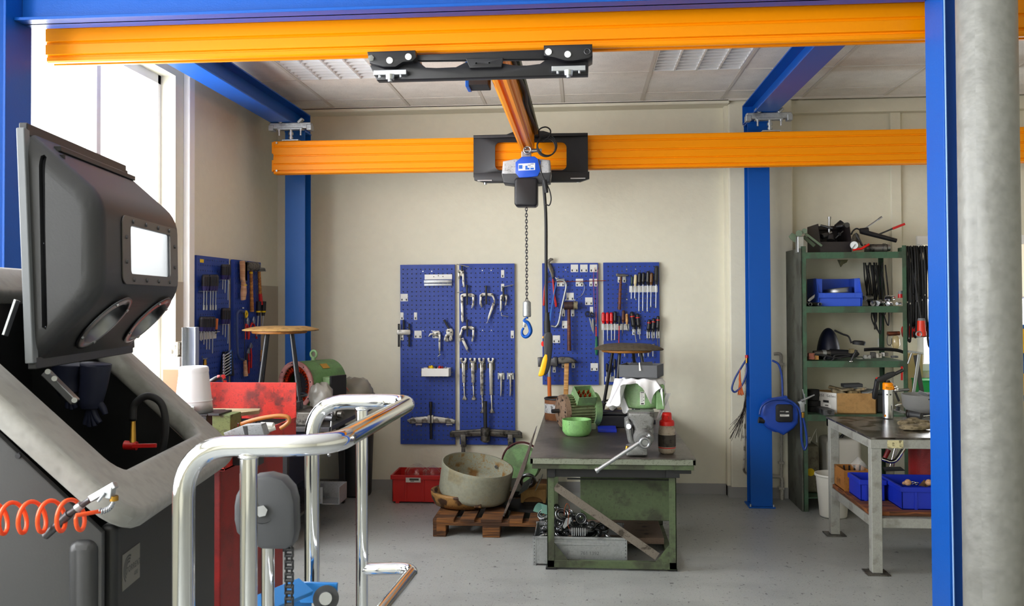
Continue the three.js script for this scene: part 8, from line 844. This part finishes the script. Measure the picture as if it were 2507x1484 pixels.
  let hood = ev.evaluate(br(big), br(new THREE.ExtrudeGeometry(shapeOf(rp(inn, 0.05)), { depth: dep - 0.12, bevelEnabled: true, bevelThickness: 0.045, bevelSize: 0.045, bevelOffset: -0.045, bevelSegments: 6 }).translate(0, 0, -d1 - dep + 0.06)), SUBTRACTION);
  hood = ev.evaluate(hood, br(new THREE.ExtrudeGeometry(shapeOf(inPoly), { depth: dep - 0.1, bevelEnabled: false }).translate(0, 0, -d1 - dep + 0.05)), SUBTRACTION);
  { const e = (t) => [A[0] + (E[0] - A[0]) * t, A[1] + (E[1] - A[1]) * t], p = e(-0.5), q = e(1.5); hood = ev.evaluate(hood, br(ext([p, q, [q[0] - 0.4, q[1]], [p[0] - 0.4, p[1]]], 2).translate(0, 0, -4)), SUBTRACTION); }
  for (const cut of [onP(pm, ext(win, 0.2).translate(0, 0, -0.1)), onP(pm2, ext(circ(0.2, le * 0.55, 0.076, 36), 0.2).translate(0, 0, -0.1)), onP(pm2, ext(circ(0.55, le * 0.55, 0.076, 36), 0.2).translate(0, 0, -0.1)), ext(slot, 0.1).translate(0, 0, -d1 - 0.05)]) hood = ev.evaluate(hood, br(cut), SUBTRACTION);
  part(L, 'hood', R(toCreasedNormals(hood.geometry, 0.6)), lidM);
  const rim = [[A[0] - 0.006, A[1] + 0.004, d1 + 0.0], [E[0] - 0.006, E[1] - 0.004, d1 + 0.0], [E[0] - 0.006, E[1] - 0.004, d1 + dep], [A[0] - 0.006, A[1] + 0.004, d1 + dep]].map(([x, y, d]) => V(x, y, -d));
  for (let i = 0; i < 4; i++) part(L, 'seal_rim', R(bar(rim[i], rim[(i + 1) % 4], 0.02, 0.03)), i === 0 ? paint(0x6c7074, 0.45) : lidM);
  const tl = (t) => [A[0] + (F1[0] - A[0]) * t, A[1] + (F1[1] - A[1]) * t]; part(L, 'top_ridge', R(bar(V(tl(0.2)[0] + 0.002, tl(0.2)[1] + 0.003, -d1 - 0.09), V(tl(0.2)[0] + 0.002, tl(0.2)[1] + 0.003, -d1 - dep + 0.04), 0.018, 0.014)), lidM);
  // window frame, glass, rivets
  const fr = part(L, 'window_frame', R(onP(pm, ext(rrect(0.14, lp * 0.1, 0.62, lp * 0.86, 0.025), 0.004, 0.001, [win]).translate(0, 0, 0.0005))), metal(0x6e6a66, 0.45));
  for (let i = 0; i < 4; i++) for (const y of [0.155, 0.81]) part(fr, 'rivet', R(onP(pm, cyl(V(0.22 + i * 0.105, lp * y, 0.003), V(0.22 + i * 0.105, lp * y, 0.008), 0.006, 0.005, 10))), M.steelD); for (const x of [0.167, 0.59]) for (const y of [0.35, 0.62]) part(fr, 'rivet', R(onP(pm, cyl(V(x, lp * y, 0.003), V(x, lp * y, 0.008), 0.006, 0.005, 10))), M.steelD);
  part(fr, 'glass_pane', R(onP(pm, B(0.19, 0.56, lp * 0.21, lp * 0.77, -0.012, -0.009))), MAT({ color: 0xfafcfd, roughness: 0.5, transmission: 0.97, thickness: 0 }), 'clouded viewing glass');
  for (const x of [0.2, 0.55]) { const pr = part(L, 'arm_port', R(onP(pm2, lathe([[0.068, -0.04], [0.074, -0.04], [0.074, 0.002], [0.092, 0.002], [0.092, 0.008], [0.07, 0.009], [0.068, -0.04]], 0, 0, 0, 40).rotateX(Math.PI / 2).translate(x, le * 0.55, 0))), metal(0x85878a, 0.3)); for (let i = 0; i < 4; i++) { const a = i * Math.PI / 2 + 0.6; part(pr, 'screw', R(onP(pm2, cyl(V(x + 0.083 * Math.cos(a), le * 0.55 + 0.083 * Math.sin(a), 0.008), V(x + 0.083 * Math.cos(a), le * 0.55 + 0.083 * Math.sin(a), 0.012), 0.0045))), M.zinc); } }
  part(L, 'slot_liner', R(B(CF(46, 0, d1)[0], CF(128, 0, d1)[0], CF(0, 815, d1)[1], CF(0, 362, d1)[1], -d1 - 0.065, -d1 - 0.055)), M.blackM); part(L, 'gas_strut', R(cyl(V(...CF(99, 598, d1 + 0.04), -d1 - 0.04), V(...CF(106, 800, d1 + 0.04), -d1 - 0.04), 0.006, 0.006, 10)), M.zinc); for (const v of [590, 798]) part(L, 'strut_ball', R(new THREE.SphereGeometry(0.008, 12, 8).translate(...CF(v < 700 ? 100 : 106, v, d1 + 0.02), -d1 - 0.02)), M.chrome);
  part(L, 'stay_bar', [bar(PD(42, 735, 2.12), PD(12, 822, 2.1), 0.022, 0.006)], M.steel);
}
{ // coiled orange air hose with its blow gun
  const o = thing('coil_hose', 'orange coiled air hose in front of the blasting cabinet', 'air hose'), pts = []; const n = 5.3; for (let i = 0; i <= 150; i++) { const t = i / 150, a = t * n * Math.PI * 2 + 1.2, u = -42 + t * 250 + Math.cos(a) * 21, v = 1272 + Math.sin(a) * 38 - t * 12; pts.push(PD(u, v, 1.83 + 0.03 * Math.cos(a))); } pts.push(PD(245, 1252, 1.84)); part(o, 'coil', [sweep(pts, 0.0045, 8)], M.orangeH);
  const sp = []; for (let i = 0; i <= 70; i++) { const t = i / 70, a = t * 18 * Math.PI * 2 / 2, c = new THREE.QuadraticBezierCurve3(PD(245, 1252, 1.84), PD(278, 1250, 1.84), PD(281, 1218, 1.84)).getPoint(t); c.y += Math.sin(a) * 0.005; c.z += Math.cos(a) * 0.005; sp.push(c); } part(o, 'kink_spring', [sweep(sp, 0.0022, 5)], M.zinc);
  const g = thing('blow_gun', 'silver air gun with a long nozzle hanging on the orange hose', 'blow gun'); part(g, 'head', [bar(PD(222, 1222, 1.83), PD(284, 1186, 1.83), 0.014, 0.016)], M.zinc); part(g, 'grip', [bar(PD(272, 1190, 1.83), PD(268, 1220, 1.83), 0.016, 0.018)], M.galv); part(g, 'inlet_nut', [cyl(PD(279, 1214, 1.83), PD(279, 1226, 1.83), 0.0095, 0.0095, 6)], M.brass); part(g, 'trigger', [sweep([PD(240, 1228, 1.82), PD(248, 1218, 1.82), PD(256, 1208, 1.82)], 0.003, 6)], M.zinc); part(g, 'nozzle', [cyl(PD(222, 1222, 1.83), PD(170, 1258, 1.85), 0.006, 0.007), cyl(PD(170, 1258, 1.85), PD(112, 1312, 1.87), 0.0095, 0.0085)], M.steelD); part(g, 'sleeve', [cyl(PD(200, 1236, 1.84), PD(188, 1246, 1.84), 0.009)], M.galv);
}

// ---------------------------------------------------------------- chrome lifting trolley in the foreground
{ const o = thing('lifting_trolley', 'chrome tube lifting trolley with a blue carriage and chain drive', 'trolley'), dn = 1.45, df = 2.08, r = 0.018;
  const base = (p) => V(p.x, 0.1, p.z), N0 = PD(450, 1090, dn), N1 = PD(812, 1103, dn), F1 = PD(1012, 992, df), F0 = PD(764, 986, df); const yT = (N0.y + F0.y) / 2; for (const p of [N0, N1, F0, F1]) p.y = yT;
  part(o, 'handle_frame', [bendTube([base(N0), N0, N1, F1, F0, base(F0)], r, 0.085, 20)], M.chrome);
  const n2 = PD(609, 1130, dn), f2 = PD(886, 1010, df); for (const [p, rr2] of [[n2, 0.0142], [f2, 0.0142]]) { part(o, 'inner_post', [cyl(V(p.x, 0.1, p.z), V(p.x, yT - 0.004, p.z), rr2, rr2, 20)], M.chrome); part(o, 'weld_collar', [new THREE.TorusGeometry(rr2 * 1.02, 0.003, 6, 24).rotateX(Math.PI / 2).translate(p.x, yT - 0.0175, p.z)], M.chrome); }
  const g0 = PD(892, 1392, df), g1 = PD(1018, 1394, df), yl = g0.y; g1.y = yl; const h1 = V(N1.x - 0.02, yl, N1.z), h0 = V(n2.x, yl, n2.z); part(o, 'lower_handle', [bendTube([V(f2.x, yl, f2.z), g1, h1, h0], 0.0142, 0.05, 18)], M.chrome);
  const dm = 1.78, c = PD(652, 1250, dm), P = (u, v, d = dm) => { const p = PD(u, v, d); return p; };
  const fl = (px, d, t, bev, m, nm) => { const q = px.map(([u, v]) => [(u - 1253.5) / FOC * d, 1.61 + (735 - v) / FOC * d]); return part(o, nm, [ext(q, t, bev).translate(0, 0, -d - t).rotateY(4.6 * RAD)], m); };
  const cov = fl([[572, 1235], [572, 1270], [578, 1300], [600, 1322], [640, 1340], [700, 1341], [716, 1330], [722, 1300], [720, 1225], [712, 1195], [690, 1170], [655, 1160], [620, 1164], [590, 1185], [576, 1210]], dm, 0.055, 0.008, paint(0x3a3c3f, 0.5), 'chain_cover');
  part(cov, 'axle_washer', [cyl(P(645, 1250, dm - 0.001), P(645, 1250, dm - 0.008), 0.027, 0.025, 28)], M.charcoal); part(cov, 'axle_bolt', [cyl(P(640, 1252, dm - 0.008), P(640, 1252, dm - 0.02), 0.012, 0.012, 6)], M.zinc); part(cov, 'cover_screw', [cyl(P(641, 1330, dm - 0.001), P(641, 1330, dm - 0.005), 0.006)], M.zinc);
  const rdp = P(656, 1345, dm + 0.02); part(o, 'mast_rod', [cyl(V(rdp.x, 0.1, rdp.z), V(rdp.x, rdp.y + 0.01, rdp.z), 0.0135, 0.0135, 20)], M.chrome);
  const ch = P(708, 1330, dm + 0.03), links = []; for (let i = 0; i < 40; i++) { const y = ch.y - i * 0.0127; links.push(cyl(V(ch.x - 0.009, y, ch.z), V(ch.x + 0.009, y, ch.z), 0.0045, 0.0045, 8)); for (const s of [-1, 1]) links.push(box(0.0025, 0.012, 0.01, ch.x + s * (i % 2 ? 0.0075 : 0.0055), y - 0.0063, ch.z, 0.001)); } part(o, 'roller_chain', links, M.dark).userData.kind = 'stuff';
  const bl = paint(0x2478c0, 0.4), q0 = P(640, 1475, 1.85), q1 = P(812, 1455, 1.95);
  part(o, 'blue_carriage', [bar(P(620, 1490, 1.82), P(748, 1436, 1.95), 0.05, 0.012), bar(P(735, 1450, 1.97), P(826, 1452, 1.97), 0.045, 0.012), bar(P(738, 1468, 1.97), P(738, 1530, 1.97), 0.045, 0.012)], bl); part(o, 'guide_roller', [cyl(P(798, 1466, 1.94), P(798, 1466, 1.99), 0.0285, 0.0285, 28)], M.charcoal); part(o, 'roller_hub', [cyl(P(797, 1466, 1.93), P(797, 1466, 1.94), 0.014, 0.016, 20)], M.zinc);
  // chassis and castors below the picture
  part(o, 'chassis', [bar(base(N0), base(F0), 0.04, 0.04), bar(V(n2.x, 0.1, n2.z), V(f2.x, 0.1, f2.z), 0.04, 0.04), bar(base(N0), V(n2.x, 0.1, n2.z), 0.04, 0.04), bar(base(F0), V(f2.x, 0.1, f2.z), 0.04, 0.04), bar(V(rdp.x, 0.1, rdp.z), V((n2.x + f2.x) / 2, 0.1, (n2.z + f2.z) / 2), 0.05, 0.04)], bl);
  for (const p of [N0, F0, n2, f2]) part(o, 'castor', [cyl(V(p.x - 0.015, 0.05, p.z), V(p.x + 0.015, 0.05, p.z), 0.05, 0.05, 24)], M.black);
}

// ---------------------------------------------------------------- bases: every thing's own origin at its foot
scene.updateMatrixWorld(true);
for (const o of [...scene.children]) {
  if (!(o.isGroup || o.isMesh) || o.position.lengthSq() > 0 || o.userData.kind === 'structure') continue;
  const b = new THREE.Box3().setFromObject(o), c = V((b.min.x + b.max.x) / 2, b.min.y, (b.min.z + b.max.z) / 2);
  if (o.isMesh) o.geometry.translate(-c.x, -c.y, -c.z); 
  for (const k of o.children) k.position.sub(c);
  o.position.copy(c);
}
renderer.render(scene, camera);
